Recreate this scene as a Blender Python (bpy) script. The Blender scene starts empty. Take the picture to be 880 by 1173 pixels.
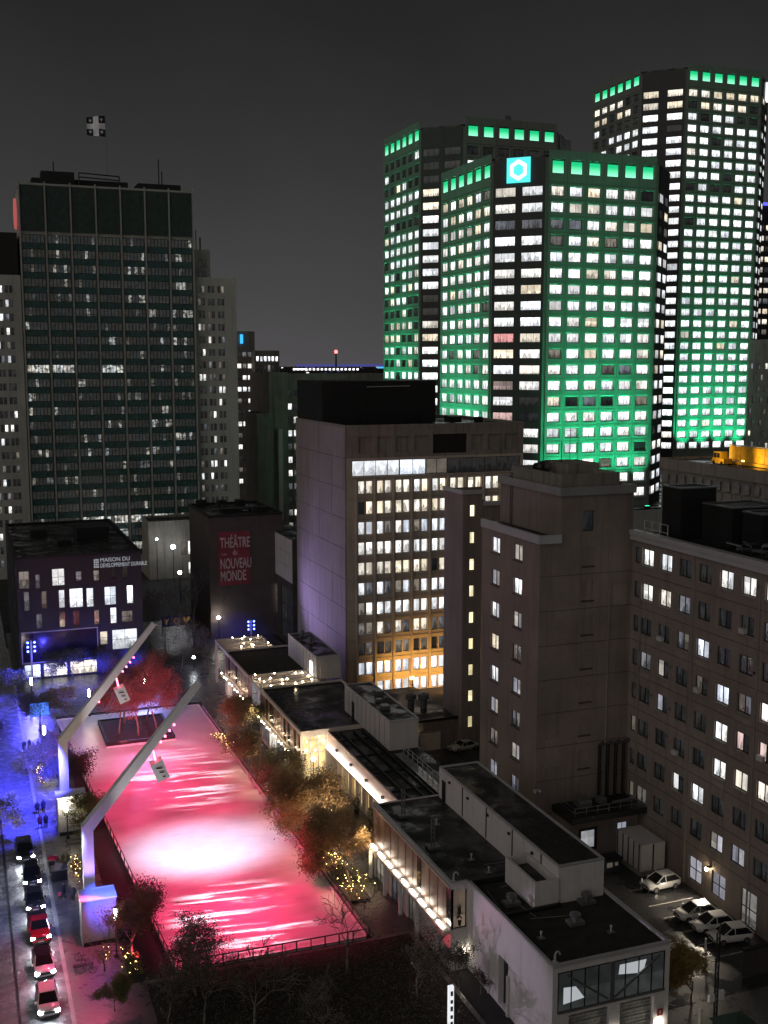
import bpy, bmesh, math, random
from mathutils import Vector, Matrix
R = math.radians
sc = bpy.context.scene
col = sc.collection
rng = random.Random(7)

# ------------------------------------------------------------------ camera
CAM_H = 55.0
FPX, HZ, PCX, PCY = 1280.0, 415.0, 440.0, 586.5
PITCH = math.atan((PCY - HZ) / FPX)
YAW = math.atan(490 / math.hypot(FPX, PCY - HZ))
cd = bpy.data.cameras.new('camera')
cd.sensor_fit = 'VERTICAL'
cd.sensor_height = 36.0
cd.lens = 36.0 * FPX / 1173.0
cd.clip_start = 0.5
cd.clip_end = 20000
cam = bpy.data.objects.new('camera', cd)
cam.location = (0, 0, CAM_H)
cam.rotation_euler = (R(90) - PITCH, 0, -YAW)
col.objects.link(cam)
sc.camera = cam

# ------------------------------------------------------------------ night sky: overcast cloud lit by the city
w = bpy.data.worlds.new('World'); sc.world = w
w.use_nodes = True
nt = w.node_tree; nt.nodes.clear()
wo = nt.nodes.new('ShaderNodeOutputWorld')
bg = nt.nodes.new('ShaderNodeBackground')
tc = nt.nodes.new('ShaderNodeTexCoord')
sep = nt.nodes.new('ShaderNodeSeparateXYZ')
ramp = nt.nodes.new('ShaderNodeValToRGB')
nt.links.new(tc.outputs['Generated'], sep.inputs[0])
nz = nt.nodes.new('ShaderNodeTexNoise'); nz.inputs['Scale'].default_value = 3.0; nz.inputs['Detail'].default_value = 6
nt.links.new(tc.outputs['Generated'], nz.inputs['Vector'])
ma = nt.nodes.new('ShaderNodeMath'); ma.operation = 'MULTIPLY_ADD'
nt.links.new(nz.outputs['Fac'], ma.inputs[0]); ma.inputs[1].default_value = 0.15
nt.links.new(sep.outputs['Z'], ma.inputs[2])
nt.links.new(ma.outputs[0], ramp.inputs[0])
e = ramp.color_ramp.elements
e[0].position = 0.03; e[0].color = (0.086, 0.081, 0.086, 1)
e[1].position = 0.55; e[1].color = (0.0145, 0.015, 0.0145, 1)
x = e.new(0.125); x.color = (0.060, 0.059, 0.060, 1)
x = e.new(0.225); x.color = (0.036, 0.037, 0.036, 1)
x = e.new(0.355); x.color = (0.0185, 0.0195, 0.0185, 1)
nt.links.new(ramp.outputs[0], bg.inputs['Color'])
bg.inputs['Strength'].default_value = 1.0
nt.links.new(bg.outputs[0], wo.inputs['Surface'])

# low soft sun added from behind left to brighten the facades
sl = bpy.data.lights.new('facade_fill_sun', 'SUN'); sl.energy = 0.5; sl.angle = R(70); sl.color = (1, .93, .84)
so = bpy.data.objects.new('facade_fill_sun', sl); so.rotation_euler = Vector((.80, .52, -.38)).to_track_quat('-Z', 'Y').to_euler(); col.objects.link(so)

sc.view_settings.view_transform = 'Standard'
sc.view_settings.look = 'None'
sc.view_settings.exposure = 0.0
sc.view_settings.gamma = 1.0
sc.render.engine = 'CYCLES'
cy = sc.cycles
cy.use_denoising = True
try: cy.denoiser = 'OPENIMAGEDENOISE'
except Exception: pass
cy.use_light_tree = True
cy.max_bounces = 5; cy.diffuse_bounces = 2; cy.glossy_bounces = 3; cy.transmission_bounces = 3; cy.transparent_max_bounces = 6
cy.sample_clamp_indirect = 2.0
cy.caustics_reflective = False; cy.caustics_refractive = False

# ------------------------------------------------------------------ photograph pixel -> point in the place
_fh = Vector((math.sin(YAW), math.cos(YAW), 0)); _r = Vector((math.cos(YAW), -math.sin(YAW), 0)); _z = Vector((0, 0, 1))
_fw = _fh * math.cos(PITCH) - _z * math.sin(PITCH); _up = _fh * math.sin(PITCH) + _z * math.cos(PITCH)
def ray(x, y): return _fw + _r * ((x - PCX) / FPX) - _up * ((y - PCY) / FPX)
def G(x, y, h=0.0):                       # where that pixel meets the level h
    d = ray(x, y); t = (h - CAM_H) / d.z
    return Vector((d.x * t, d.y * t, h))
def PY(x, y, Y):                          # where it meets a wall facing the camera
    d = ray(x, y); t = Y / d.y
    return Vector((d.x * t, Y, CAM_H + d.z * t))

# ------------------------------------------------------------------ materials
MATS = {}
def _nodes(name):
    m = bpy.data.materials.new(name); m.use_nodes = True
    t = m.node_tree; b = t.nodes['Principled BSDF']
    MATS[name] = m
    return m, t, b
def _noise(t, scale, detail=4, vec=None, rough=.55):
    n = t.nodes.new('ShaderNodeTexNoise'); n.inputs['Scale'].default_value = scale
    n.inputs['Detail'].default_value = detail; n.inputs['Roughness'].default_value = rough
    if vec is None:
        g = t.nodes.new('ShaderNodeNewGeometry'); vec = g.outputs['Position']
    t.links.new(vec, n.inputs['Vector'])
    return n
def _mapr(t, sock, a, b, c, d):
    n = t.nodes.new('ShaderNodeMapRange'); n.inputs[1].default_value = a; n.inputs[2].default_value = b
    n.inputs[3].default_value = c; n.inputs[4].default_value = d
    t.links.new(sock, n.inputs[0]); return n.outputs[0]
def _mix(t, fac, a, b, mode='MIX'):
    n = t.nodes.new('ShaderNodeMix'); n.data_type = 'RGBA'; n.blend_type = mode
    for s, v in ((n.inputs[0], fac), (n.inputs[6], a), (n.inputs[7], b)):
        if hasattr(v, 'links') or hasattr(v, 'is_linked'): t.links.new(v, s)
        elif isinstance(v, (int, float)): s.default_value = v
        else: s.default_value = (*v[:3], 1)
    return n.outputs[2]
def _math(t, op, a, b=0.0):
    n = t.nodes.new('ShaderNodeMath'); n.operation = op
    for s, v in ((n.inputs[0], a), (n.inputs[1], b)):
        if isinstance(v, (int, float)): s.default_value = v
        else: t.links.new(v, s)
    return n.outputs[0]
def mat(name, c, rough=.7, metal=0.0, var=.25, vscale=.5, bump=0.0, bscale=12, streak=0.0, wet=0.0, spec=.5, c2=None):
    """plain surface: colour broken by two noises, optional vertical rain streaks, wet film and fine relief"""
    m, t, b = _nodes(name)
    n1 = _noise(t, vscale, 5); n2 = _noise(t, vscale * 9, 3)
    f = _math(t, 'ADD', _math(t, 'MULTIPLY', n1.outputs[0], .65), _math(t, 'MULTIPLY', n2.outputs[0], .35))
    lo = [v * (1 - var) for v in c]; hi = [min(1, v * (1 + var)) for v in (c2 or c)]
    colr = _mix(t, _mapr(t, f, .32, .68, 0, 1), lo, hi)
    if streak:
        g = t.nodes.new('ShaderNodeNewGeometry'); mp = t.nodes.new('ShaderNodeMapping')
        mp.inputs['Scale'].default_value = (1.3, 1.3, .07)
        t.links.new(g.outputs['Position'], mp.inputs['Vector'])
        ns = _noise(t, 1.0, 6, mp.outputs[0], .65)
        colr = _mix(t, _mapr(t, ns.outputs[0], .5, .72, 0, streak), colr, [v * .3 for v in c])
    t.links.new(colr, b.inputs['Base Color'])
    b.inputs['Metallic'].default_value = metal
    b.inputs['Specular IOR Level'].default_value = spec
    if wet:
        nw = _noise(t, .35, 4)
        t.links.new(_mapr(t, nw.outputs[0], .42, .58, max(.06, rough - wet), rough), b.inputs['Roughness'])
    else:
        t.links.new(_mapr(t, n2.outputs[0], .3, .7, max(.03, rough - .1), min(1, rough + .1)), b.inputs['Roughness'])
    if bump:
        nb = _noise(t, bscale, 3); bp = t.nodes.new('ShaderNodeBump')
        bp.inputs['Strength'].default_value = bump; bp.inputs['Distance'].default_value = .05
        t.links.new(nb.outputs[0], bp.inputs['Height']); t.links.new(bp.outputs[0], b.inputs['Normal'])
    return m
def emit(name, c, s, sample=True):
    m, t, b = _nodes(name)
    b.inputs['Base Color'].default_value = (.02, .02, .02, 1)
    b.inputs['Emission Color'].default_value = (*c, 1); b.inputs['Emission Strength'].default_value = s
    if not sample: m.cycles.emission_sampling = 'NONE'
    return m
def winmat(name, warm, cool, s, clutter=.6, blind=.35, floor_=.1):
    """a lit room behind glass: light level, tint, furniture line, partition and blind differ from window to window"""
    m, t, b = _nodes(name)
    oi = t.nodes.new('ShaderNodeObjectInfo')
    def rnd(k):
        wn = t.nodes.new('ShaderNodeTexWhiteNoise'); wn.noise_dimensions = '1D'
        t.links.new(_math(t, 'MULTIPLY', oi.outputs['Random'], k), wn.inputs['W'])
        sp = t.nodes.new('ShaderNodeSeparateColor'); t.links.new(wn.outputs['Color'], sp.inputs[0]); return sp.outputs
    r1, r2 = rnd(91.7), rnd(173.3)
    tc = t.nodes.new('ShaderNodeTexCoord'); sx = t.nodes.new('ShaderNodeSeparateXYZ'); t.links.new(tc.outputs['Object'], sx.inputs[0])
    X, Z = sx.outputs['X'], sx.outputs['Z']
    cb = t.nodes.new('ShaderNodeCombineXYZ'); t.links.new(_math(t, 'MULTIPLY', X, 1.7), cb.inputs[0]); t.links.new(_math(t, 'MULTIPLY', oi.outputs['Random'], 313.0), cb.inputs[1])
    nf = _noise(t, 1.0, 2, cb.outputs[0], .4)                                   # skyline of desks, shelves, people
    cb2 = t.nodes.new('ShaderNodeCombineXYZ'); t.links.new(X, cb2.inputs[0]); t.links.new(_math(t, 'MULTIPLY', oi.outputs['Random'], 517.0), cb2.inputs[1]); t.links.new(Z, cb2.inputs[2])
    nr = _noise(t, .8, 2, cb2.outputs[0])
    room = _mapr(t, nr.outputs[0], .3, .65, .6, 1.05)
    top = _mapr(t, nf.outputs[0], .3, .7, -1.35, .55)                           # height of that skyline
    dark = _mapr(t, _math(t, 'SUBTRACT', top, Z), -.06, .06, 0, 1)
    n3 = _noise(t, 5.0, 2, cb2.outputs[0]); dark = _math(t, 'MULTIPLY', dark, _mapr(t, n3.outputs[0], .35, .6, .45, 1.0))
    has_blind = _math(t, 'LESS_THAN', r1[2], blind)
    bl = _math(t, 'MULTIPLY', has_blind, _math(t, 'GREATER_THAN', Z, _mapr(t, r2[0], 0, 1, -1.2, .7)))
    dark = _math(t, 'MULTIPLY', _math(t, 'MULTIPLY', dark, _math(t, 'SUBTRACT', 1.0, bl)), clutter)
    lev = _math(t, 'MULTIPLY', room, _math(t, 'SUBTRACT', 1.0, dark))
    lev = _math(t, 'MULTIPLY', lev, _math(t, 'SUBTRACT', 1.0, _math(t, 'MULTIPLY', bl, _mapr(t, r2[1], 0, 1, 0, .55))))
    side = _math(t, 'GREATER_THAN', _math(t, 'MULTIPLY', X, _math(t, 'SUBTRACT', r2[2], .5)), .0)      # one half of the room brighter
    lev = _math(t, 'MULTIPLY', lev, _math(t, 'SUBTRACT', 1.0, _math(t, 'MULTIPLY', side, _mapr(t, r1[0], .5, 1, 0, .45))))
    lev = _math(t, 'MULTIPLY', lev, _mapr(t, r1[1], 0, 1, .5, 1.3))
    lev = _math(t, 'ADD', lev, floor_)
    t.links.new(_mix(t, _mapr(t, r1[0], .25, .75, 0, 1), warm, cool), b.inputs['Emission Color'])
    t.links.new(_math(t, 'MULTIPLY', lev, s), b.inputs['Emission Strength'])
    b.inputs['Base Color'].default_value = (.015, .017, .02, 1)
    b.inputs['Roughness'].default_value = .12
    m.cycles.emission_sampling = 'NONE'
    return m

asphalt = mat('asphalt', (.035, .035, .037), .55, var=.3, vscale=.25, wet=.38, bump=.15, bscale=25)
roofmat = mat('roof_membrane', (.017, .017, .018), .75, var=.75, vscale=.3, wet=.55, bump=.2, bscale=6)
greenroof = mat('sedum_roof', (.022, .022, .017), .95, var=.6, vscale=.9, bump=.8, bscale=7)
concrete = mat('precast_concrete', (.46, .40, .35), .85, var=.14, vscale=.18, streak=.35, bump=.12, bscale=15)
concrete_dark = mat('stained_concrete', (.24, .22, .20), .85, var=.25, vscale=.3, streak=.75, bump=.12)
concrete_grey = mat('grey_concrete', (.43, .43, .40), .85, var=.15, vscale=.15, streak=.4)
brick_brown = mat('brown_brick', (.225, .185, .17), .85, var=.2, vscale=.16, streak=.42, bump=.3, bscale=9)
brick_dark = mat('dark_brick', (.05, .042, .04), .8, var=.25, vscale=.3, bump=.3, bscale=9)
zinc = mat('violet_grey_cladding', (.036, .034, .04), .55, var=.15, vscale=.3)
trim = mat('pale_metal_trim', (.50, .50, .52), .45, metal=.3, var=.1)
white_panel = mat('white_metal_panel', (.52, .50, .50), .5, var=.12, vscale=.25, streak=.3)
white_paint = mat('white_paint', (.72, .72, .72), .4, var=.06)
grey_metal = mat('grey_metal', (.22, .22, .23), .4, metal=.6, var=.2)
dark_metal = mat('dark_metal', (.02, .02, .022), .45, metal=.3, var=.2)
black_metal = mat('black_cladding', (.012, .012, .013), .55, var=.3)
teal = mat('teal_spandrel', (.045, .105, .10), .25, var=.3, vscale=.2, spec=.6)
louvre = mat('dark_green_louvre', (.035, .058, .05), .5, var=.5, vscale=.8, streak=.5)
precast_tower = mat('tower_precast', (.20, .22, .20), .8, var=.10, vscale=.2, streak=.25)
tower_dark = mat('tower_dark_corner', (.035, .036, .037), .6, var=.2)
frame_dark = mat('dark_window_frame', (.015, .014, .014), .5, var=.2)
frame_tan = mat('tan_window_frame', (.20, .165, .135), .6, var=.15)
glass_dark = winmat('faint_glow_window', (.5, .48, .47), (.46, .48, .52), .045, .7, .3, .02)  # dark panes still carry a faint glow of their own
glass_dim = winmat('dim_window', (1, .88, .72), (.8, .85, 1), .22, .8, .3, .03)
win_white = winmat('white_lit_window', (1, .96, .90), (.93, .96, 1), 1.5, .75, .3)
win_warm = winmat('warm_lit_window', (1, .86, .64), (1, .93, .82), 1.3, .8, .3)
win_cool = winmat('cool_lit_window', (.92, .95, 1), (.80, .87, 1), 1.6, .6, .3)
win_bright = winmat('bright_office_window', (.97, .99, 1), (.9, .94, 1), 1.9, .8, .45)
win_yellow = winmat('yellow_stair_window', (1, .85, .45), (1, .88, .55), 1.6, .2, .8)
win_red = winmat('reddish_window', (1, .35, .35), (1, .75, .7), .8, .7, .2)
ice = None
# ------------------------------------------------------------------ mesh building
class MB:
    def __init__(s): s.v = []; s.f = []; s.m = []
    def face(s, pts, m=0):
        i = len(s.v); s.v += [tuple(p) for p in pts]; s.f.append(tuple(range(i, i + len(pts)))); s.m.append(m); return s
    def box(s, x0, x1, y0, y1, z0, z1, m=0):
        i = len(s.v)
        s.v += [(x0, y0, z0), (x1, y0, z0), (x1, y1, z0), (x0, y1, z0), (x0, y0, z1), (x1, y0, z1), (x1, y1, z1), (x0, y1, z1)]
        for q in ((0, 3, 2, 1), (4, 5, 6, 7), (0, 1, 5, 4), (1, 2, 6, 5), (2, 3, 7, 6), (3, 0, 4, 7)):
            s.f.append(tuple(i + k for k in q)); s.m.append(m)
        return s
    def prism(s, poly, z0, z1, m=0, mt=None):
        n = len(poly); i = len(s.v)
        s.v += [(x, y, z0) for x, y in poly] + [(x, y, z1) for x, y in poly]
        for k in range(n):
            s.f.append((i + k, i + (k + 1) % n, i + n + (k + 1) % n, i + n + k)); s.m.append(m)
        s.f.append(tuple(i + n + k for k in range(n))); s.m.append(m if mt is None else mt)
        s.f.append(tuple(i + k for k in reversed(range(n)))); s.m.append(m)
        return s
    def tube(s, p, q, r0, r1=None, n=6, m=0):
        p, q = Vector(p), Vector(q); r1 = r0 if r1 is None else r1
        d = q - p
        if d.length < 1e-6: return s
        d.normalize()
        a = d.orthogonal().normalized(); b = d.cross(a); i = len(s.v)
        for c, r in ((p, r0), (q, r1)):
            for k in range(n):
                t = 2 * math.pi * k / n; s.v.append(tuple(c + (a * math.cos(t) + b * math.sin(t)) * r))
        for k in range(n):
            s.f.append((i + k, i + (k + 1) % n, i + n + (k + 1) % n, i + n + k)); s.m.append(m)
        s.f.append(tuple(i + n + k for k in range(n))); s.m.append(m)
        s.f.append(tuple(i + k for k in reversed(range(n)))); s.m.append(m)
        return s
    def beam(s, p, q, wd, ht, m=0):
        p, q = Vector(p), Vector(q); d = (q - p).normalized()
        sd = d.cross(Vector((0, 0, 1)))
        if sd.length < 1e-4: sd = Vector((1, 0, 0))
        sd.normalize(); u = sd.cross(d); i = len(s.v)
        for c in (p, q):
            for a, b in ((-1, -1), (1, -1), (1, 1), (-1, 1)):
                s.v.append(tuple(c + sd * (a * wd / 2) + u * (b * ht / 2)))
        for f in ((0, 1, 5, 4), (1, 2, 6, 5), (2, 3, 7, 6), (3, 0, 4, 7), (3, 2, 1, 0), (4, 5, 6, 7)):
            s.f.append(tuple(i + k for k in f)); s.m.append(m)
        return s
    def loft(s, rings, m=0, caps=True):
        n = len(rings[0]); i = len(s.v)
        for r in rings: s.v += [tuple(p) for p in r]
        for a in range(len(rings) - 1):
            for k in range(n):
                s.f.append((i + a * n + k, i + a * n + (k + 1) % n, i + (a + 1) * n + (k + 1) % n, i + (a + 1) * n + k)); s.m.append(m)
        if caps:
            s.f.append(tuple(i + k for k in reversed(range(n)))); s.m.append(m)
            e_ = i + (len(rings) - 1) * n; s.f.append(tuple(e_ + k for k in range(n))); s.m.append(m)
        return s
    def lathe(s, c, prof, n=10, m=0):
        c = Vector(c)
        return s.loft([[c + Vector((r * math.cos(2 * math.pi * k / n), r * math.sin(2 * math.pi * k / n), z)) for k in range(n)] for r, z in prof], m)
    def ball(s, c, r, m=0, n=6):
        return s.lathe(c, [(r * math.sin(math.pi * k / 4) + .001, -r * math.cos(math.pi * k / 4)) for k in range(5)], n, m)
    def ringwall(s, x0, x1, y0, y1, z0, z1, t, m=0):      # four butted parapet walls
        s.box(x0, x1, y0, y0 + t, z0, z1, m); s.box(x0, x1, y1 - t, y1, z0, z1, m)
        s.box(x0, x0 + t, y0 + t, y1 - t, z0, z1, m); s.box(x1 - t, x1, y0 + t, y1 - t, z0, z1, m); return s
    def mesh(s, name, mats, smooth=False, off=None):
        me = bpy.data.meshes.new(name)
        v = s.v if off is None else [(a - off[0], b - off[1], c - off[2]) for a, b, c in s.v]
        me.from_pydata(v, [], s.f)
        for m in (mats if isinstance(mats, (list, tuple)) else [mats]): me.materials.append(m)
        me.polygons.foreach_set('material_index', s.m)
        if smooth: me.polygons.foreach_set('use_smooth', [True] * len(s.f))
        me.update(); return me
    def build(s, name, mats, parent=None, smooth=False, local=False):
        """vertices are world points unless local; the part is shifted into its parent's frame"""
        off = None
        if parent is not None and not local: off = wloc(parent)
        return obj(name, s.mesh(name, mats, smooth, off), parent)

def wloc(o):
    v = Vector(o.location)
    while o.parent is not None: o = o.parent; v += Vector(o.location)
    return v
def obj(name, me, parent=None, loc=(0, 0, 0), rz=0.0):
    o = bpy.data.objects.new(name, me); col.objects.link(o)
    o.location = loc; o.rotation_euler = (0, 0, rz); o.parent = parent
    return o
def tag(o, label, cat=None, group=None, kind=None):
    o['label'] = label
    if cat: o['category'] = cat
    if group: o['group'] = group
    if kind: o['kind'] = kind
    return o
def thing(name, label, cat, loc=(0, 0, 0), rz=0.0, group=None):
    return tag(obj(name, None, None, loc, rz), label, cat, group)
def boxes(T, name, mt, lst):
    for q in lst: MB().box(*q).build(name, mt, T)
def struct(name, mb, mats):
    o = mb.build(name, mats); o['kind'] = 'structure'; return o
def setmat(o, i, m):
    o.material_slots[i].link = 'OBJECT'; o.material_slots[i].material = m
def copy_tree(o, parent=None):
    c = o.copy(); col.objects.link(c); c.parent = parent
    for ch in [k for k in o.children]: copy_tree(ch, c)
    return c
def spot(name, p, target, energy, c, ang, blend=.4, rad=.25, parent=None):
    l = bpy.data.lights.new(name, 'SPOT'); l.energy = energy; l.color = c; l.spot_size = R(ang); l.spot_blend = blend; l.shadow_soft_size = rad
    o = bpy.data.objects.new(name, l); o.location = p
    o.rotation_euler = (Vector(target) - Vector(p)).to_track_quat('-Z', 'Y').to_euler(); col.objects.link(o); return o
def area(name, p, target, energy, c, sx, sy, spread=120):
    l = bpy.data.lights.new(name, 'AREA'); l.shape = 'RECTANGLE'; l.size = sx; l.size_y = sy; l.energy = energy; l.color = c; l.spread = R(spread)
    o = bpy.data.objects.new(name, l); o.location = p
    o.rotation_euler = (Vector(target) - Vector(p)).to_track_quat('-Z', 'Y').to_euler(); col.objects.link(o); return o
def text_mesh(txt, size, align='LEFT', extrude=.01, sx=1.0, bold=0.0):
    cu = bpy.data.curves.new('txt', 'FONT'); cu.body = txt; cu.size = size; cu.extrude = extrude; cu.align_x = align; cu.offset = bold
    o = bpy.data.objects.new('txt', cu); col.objects.link(o)
    dg = bpy.context.evaluated_depsgraph_get()
    me = bpy.data.meshes.new_from_object(o.evaluated_get(dg))
    bpy.data.objects.remove(o)
    me.transform(Matrix.Rotation(R(90), 4, 'X') @ Matrix.Diagonal((sx, 1, 1, 1)))
    return me

class Face:
    """a wall plane: u runs to the viewer's right, v up, d outwards"""
    def __init__(s, o, rz): s.o = Vector(o); s.rz = rz; s.u = Vector((math.cos(rz), math.sin(rz), 0)); s.n = Vector((math.sin(rz), -math.cos(rz), 0))
    def P(s, u, v, d=0.0): return s.o + s.u * u + Vector((0, 0, v)) + s.n * d
    def wall(s, mb, W, H, rects, depth=.25, m=0, mr=None, v0=0.0):
        """wall sheet with openings cut out and reveals turned inwards"""
        us = sorted({0, W, *[round(a, 3) for r in rects for a in (r[0], r[2])]})
        vs = sorted({v0, H, *[round(a, 3) for r in rects for a in (r[1], r[3])]})
        us = [a for a in us if 0 <= a <= W]; vs = [a for a in vs if v0 <= a <= H]
        for j in range(len(vs) - 1):
            vm = (vs[j] + vs[j + 1]) / 2; row = [r for r in rects if r[1] < vm < r[3]]
            k = 0
            while k < len(us) - 1:
                um = (us[k] + us[k + 1]) / 2
                if any(r[0] < um < r[2] for r in row): k += 1; continue
                k2 = k
                while k2 < len(us) - 1 and not any(r[0] < (us[k2] + us[k2 + 1]) / 2 < r[2] for r in row): k2 += 1
                mb.face([s.P(us[k], vs[j]), s.P(us[k2], vs[j]), s.P(us[k2], vs[j + 1]), s.P(us[k], vs[j + 1])], m)
                k = k2
        for a, b, c, d in rects:
            q = [(a, b), (c, b), (c, d), (a, d)]
            for k in range(4):
                p0, p1 = q[k], q[(k + 1) % 4]
                mb.face([s.P(*p0), s.P(*p0, -depth), s.P(*p1, -depth), s.P(*p1)], m if mr is None else mr)
    def slab(s, mb, u0, u1, v0, v1, d0, d1, m=0):
        c = [s.P(u, v, d) for d in (d0, d1) for u, v in ((u0, v0), (u1, v0), (u1, v1), (u0, v1))]
        i = len(mb.v); mb.v += [tuple(p) for p in c]
        for f in ((0, 1, 2, 3), (4, 7, 6, 5), (0, 4, 5, 1), (1, 5, 6, 2), (2, 6, 7, 3), (3, 7, 4, 0)):
            mb.f.append(tuple(i + k for k in f)); mb.m.append(m)

_wm = {}
def window_mesh(wd, ht, nx=1, ny=1, fr=.07, mull=.05, panes=True):
    """frame bars and panes; local x right, z up, facing -y, centred; slot 0 frame, slot 1 pane"""
    key = (wd, ht, nx, ny, fr, mull, panes)
    if key in _wm: return _wm[key]
    mb = MB(); a, b = wd / 2, ht / 2
    mb.box(-a, a, -.05, .05, -b, -b + fr); mb.box(-a, a, -.05, .05, b - fr, b)
    mb.box(-a, -a + fr, -.05, .05, -b + fr, b - fr); mb.box(a - fr, a, -.05, .05, -b + fr, b - fr)
    for k in range(1, nx):
        x = -a + wd * k / nx; mb.box(x - mull / 2, x + mull / 2, -.045, .045, -b + fr, b - fr)
    for k in range(1, ny):
        z = -b + ht * k / ny; mb.box(-a + fr, a - fr, -.04, .04, z - mull / 2, z + mull / 2)
    if panes: mb.face([(-a + fr, .01, -b + fr), (a - fr, .01, -b + fr), (a - fr, .01, b - fr), (-a + fr, .01, b - fr)], 1)
    _wm[key] = mb.mesh('window', [frame_dark, glass_dark]); return _wm[key]
_pm = {}
def pane_mesh(wd, ht):
    k = (round(wd, 3), round(ht, 3))
    if k not in _pm:
        _pm[k] = MB().face([(-wd / 2, 0, -ht / 2), (wd / 2, 0, -ht / 2), (wd / 2, 0, ht / 2), (-wd / 2, 0, ht / 2)]).mesh('pane', [glass_dark])
    return _pm[k]
def put_window(parent, face, u, v, me, m, depth=.2, frame=None, name='window'):
    o = obj(name, me, parent, face.P(u, v, -depth) - wloc(parent), face.rz)
    setmat(o, 1, m)
    if frame: setmat(o, 0, frame)
    return o
def put_sash(parent, face, u, v, wd, ht, n, mats, depth=.2, frame=None, name='window'):
    """window with its panes as children"""
    me = window_mesh(wd, ht, n, 1, .09, .13, False)
    o = obj(name, me, parent, face.P(u, v, -depth) - wloc(parent), face.rz)
    if frame: setmat(o, 0, frame)
    pw = (wd - .18 - .13 * (n - 1)) / n
    for k in range(n):
        p = obj('pane', pane_mesh(pw, ht - .18), o, (-wd / 2 + .09 + pw / 2 + k * (pw + .13), .015, 0))
        setmat(p, 0, mats[k % len(mats)])
    return o
# ------------------------------------------------------------------ ground, street, rink
def paver_mat(name, c, wd, ht, rough, mortar=.35, tilt=0.0):
    m, t, b = _nodes(name)
    g = t.nodes.new('ShaderNodeNewGeometry'); mp = t.nodes.new('ShaderNodeMapping')
    mp.inputs['Rotation'].default_value = (0, 0, tilt)
    t.links.new(g.outputs['Position'], mp.inputs['Vector'])
    br = t.nodes.new('ShaderNodeTexBrick'); t.links.new(mp.outputs[0], br.inputs['Vector'])
    br.inputs['Scale'].default_value = 1.0; br.inputs['Brick Width'].default_value = wd; br.inputs['Row Height'].default_value = ht
    br.inputs['Mortar Size'].default_value = .012; br.inputs['Mortar Smooth'].default_value = .3
    br.inputs['Color1'].default_value = (*c, 1); br.inputs['Color2'].default_value = (*[v * .78 for v in c], 1)
    br.inputs['Mortar'].default_value = (*[v * mortar for v in c], 1)
    n = _noise(t, .25, 6)
    t.links.new(_mix(t, _mapr(t, n.outputs[0], .4, .7, 0, .25), br.outputs['Color'], [v * .4 for v in c]), b.inputs['Base Color'])
    n2 = _noise(t, .9, 6)
    t.links.new(_mapr(t, n2.outputs[0], .38, .62, rough - .09, rough + .07), b.inputs['Roughness'])
    bp = t.nodes.new('ShaderNodeBump'); bp.inputs['Strength'].default_value = .5; bp.inputs['Distance'].default_value = .03
    n3 = _noise(t, 14.0, 3)
    hh = _math(t, 'ADD', _math(t, 'MULTIPLY', br.outputs['Fac'], -.6), n3.outputs[0])
    t.links.new(hh, bp.inputs['Height']); t.links.new(bp.outputs[0], b.inputs['Normal'])
    return m
pav_road = paver_mat('wet_granite_setts', (.19, .19, .21), .9, .45, .27)
pav_walk = paver_mat('wet_walkway_pavers', (.14, .135, .14), .30, .30, .34)
pav_plaza = paver_mat('wet_plaza_slabs', (.075, .075, .08), .9, .45, .34)
kerb_m = mat('granite_kerb', (.30, .30, .31), .5, var=.2, vscale=1)
soil = mat('planting_soil', (.03, .026, .02), .95, var=.5, vscale=1.2, bump=.6, bscale=6)
earth = mat('city_ground', (.022, .022, .022), .9, var=.4, vscale=.02)

g_ = MB(); g_.face([(-7000, -300, -.02), (9000, -300, -.02), (9000, 14000, -.02), (-7000, 14000, -.02)])
struct('ground', g_, earth)
m_ = MB(); m_.face([(-5.5, 40, .004), (6.5, 40, .004), (6.5, 300, .004), (-5.5, 300, .004)])
struct('road', m_, pav_road)
m_ = MB(); m_.box(2.28, 2.52, 40, 280, -.01, .012)
for k in range(60): m_.box(2.33, 2.47, 70 + k * 2.2, 70.06 + k * 2.2, .012, .018)
tag(struct('gutter', m_, dark_metal), 'dark slot drain running along the wet stone street')
m_ = MB()
for k in range(74):
    y = 60 + k * 2.2; m_.box(6.5, 6.84 - .004 * (k % 3), y, y + 2.185, 0, .115 + .004 * (k % 2))
struct('kerb', m_, kerb_m)
m_ = MB(); m_.box(6.84, 38.9, 60, 95.0, -.01, .10); m_.box(6.84, 11.9, 95.0, 176, -.01, .101); struct('pavement', m_, [pav_walk])
m_ = MB(); m_.box(6.84, 57.5, 176, 236, -.01, .102); m_.box(34.9, 57.5, 95.0, 176, -.01, .099); struct('plaza', m_, [pav_plaza])
m_ = MB(); m_.box(13.2, 38.4, 74, 94.4, .10, .16)
struct('garden_bed', m_, soil)
m_ = MB(); m_.face([(52.2, 60, .004), (76.2, 60, .004), (76.2, 107.9, .004), (52.2, 107.9, .004)]); m_.face([(52.2, 108, .008), (63.4, 108, .008), (63.4, 150, .008), (52.2, 150, .008)])
struct('parking_lot', m_, asphalt)
m_ = MB(); m_.box(52.4, 80, 58, 74.6, 0, .12); struct('pavement', m_, pav_walk)
line_m = mat('worn_parking_paint', (.45, .43, .40), .7, var=.4, vscale=2.5)
for k, yy in enumerate((94.6, 91.0, 88.4, 85.4, 82.8, 80.4)):
    o = MB().box(63.4, 68.8, yy - .06, yy + .06, .004, .013).build('parking_line', line_m); o['kind'] = 'structure'

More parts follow.
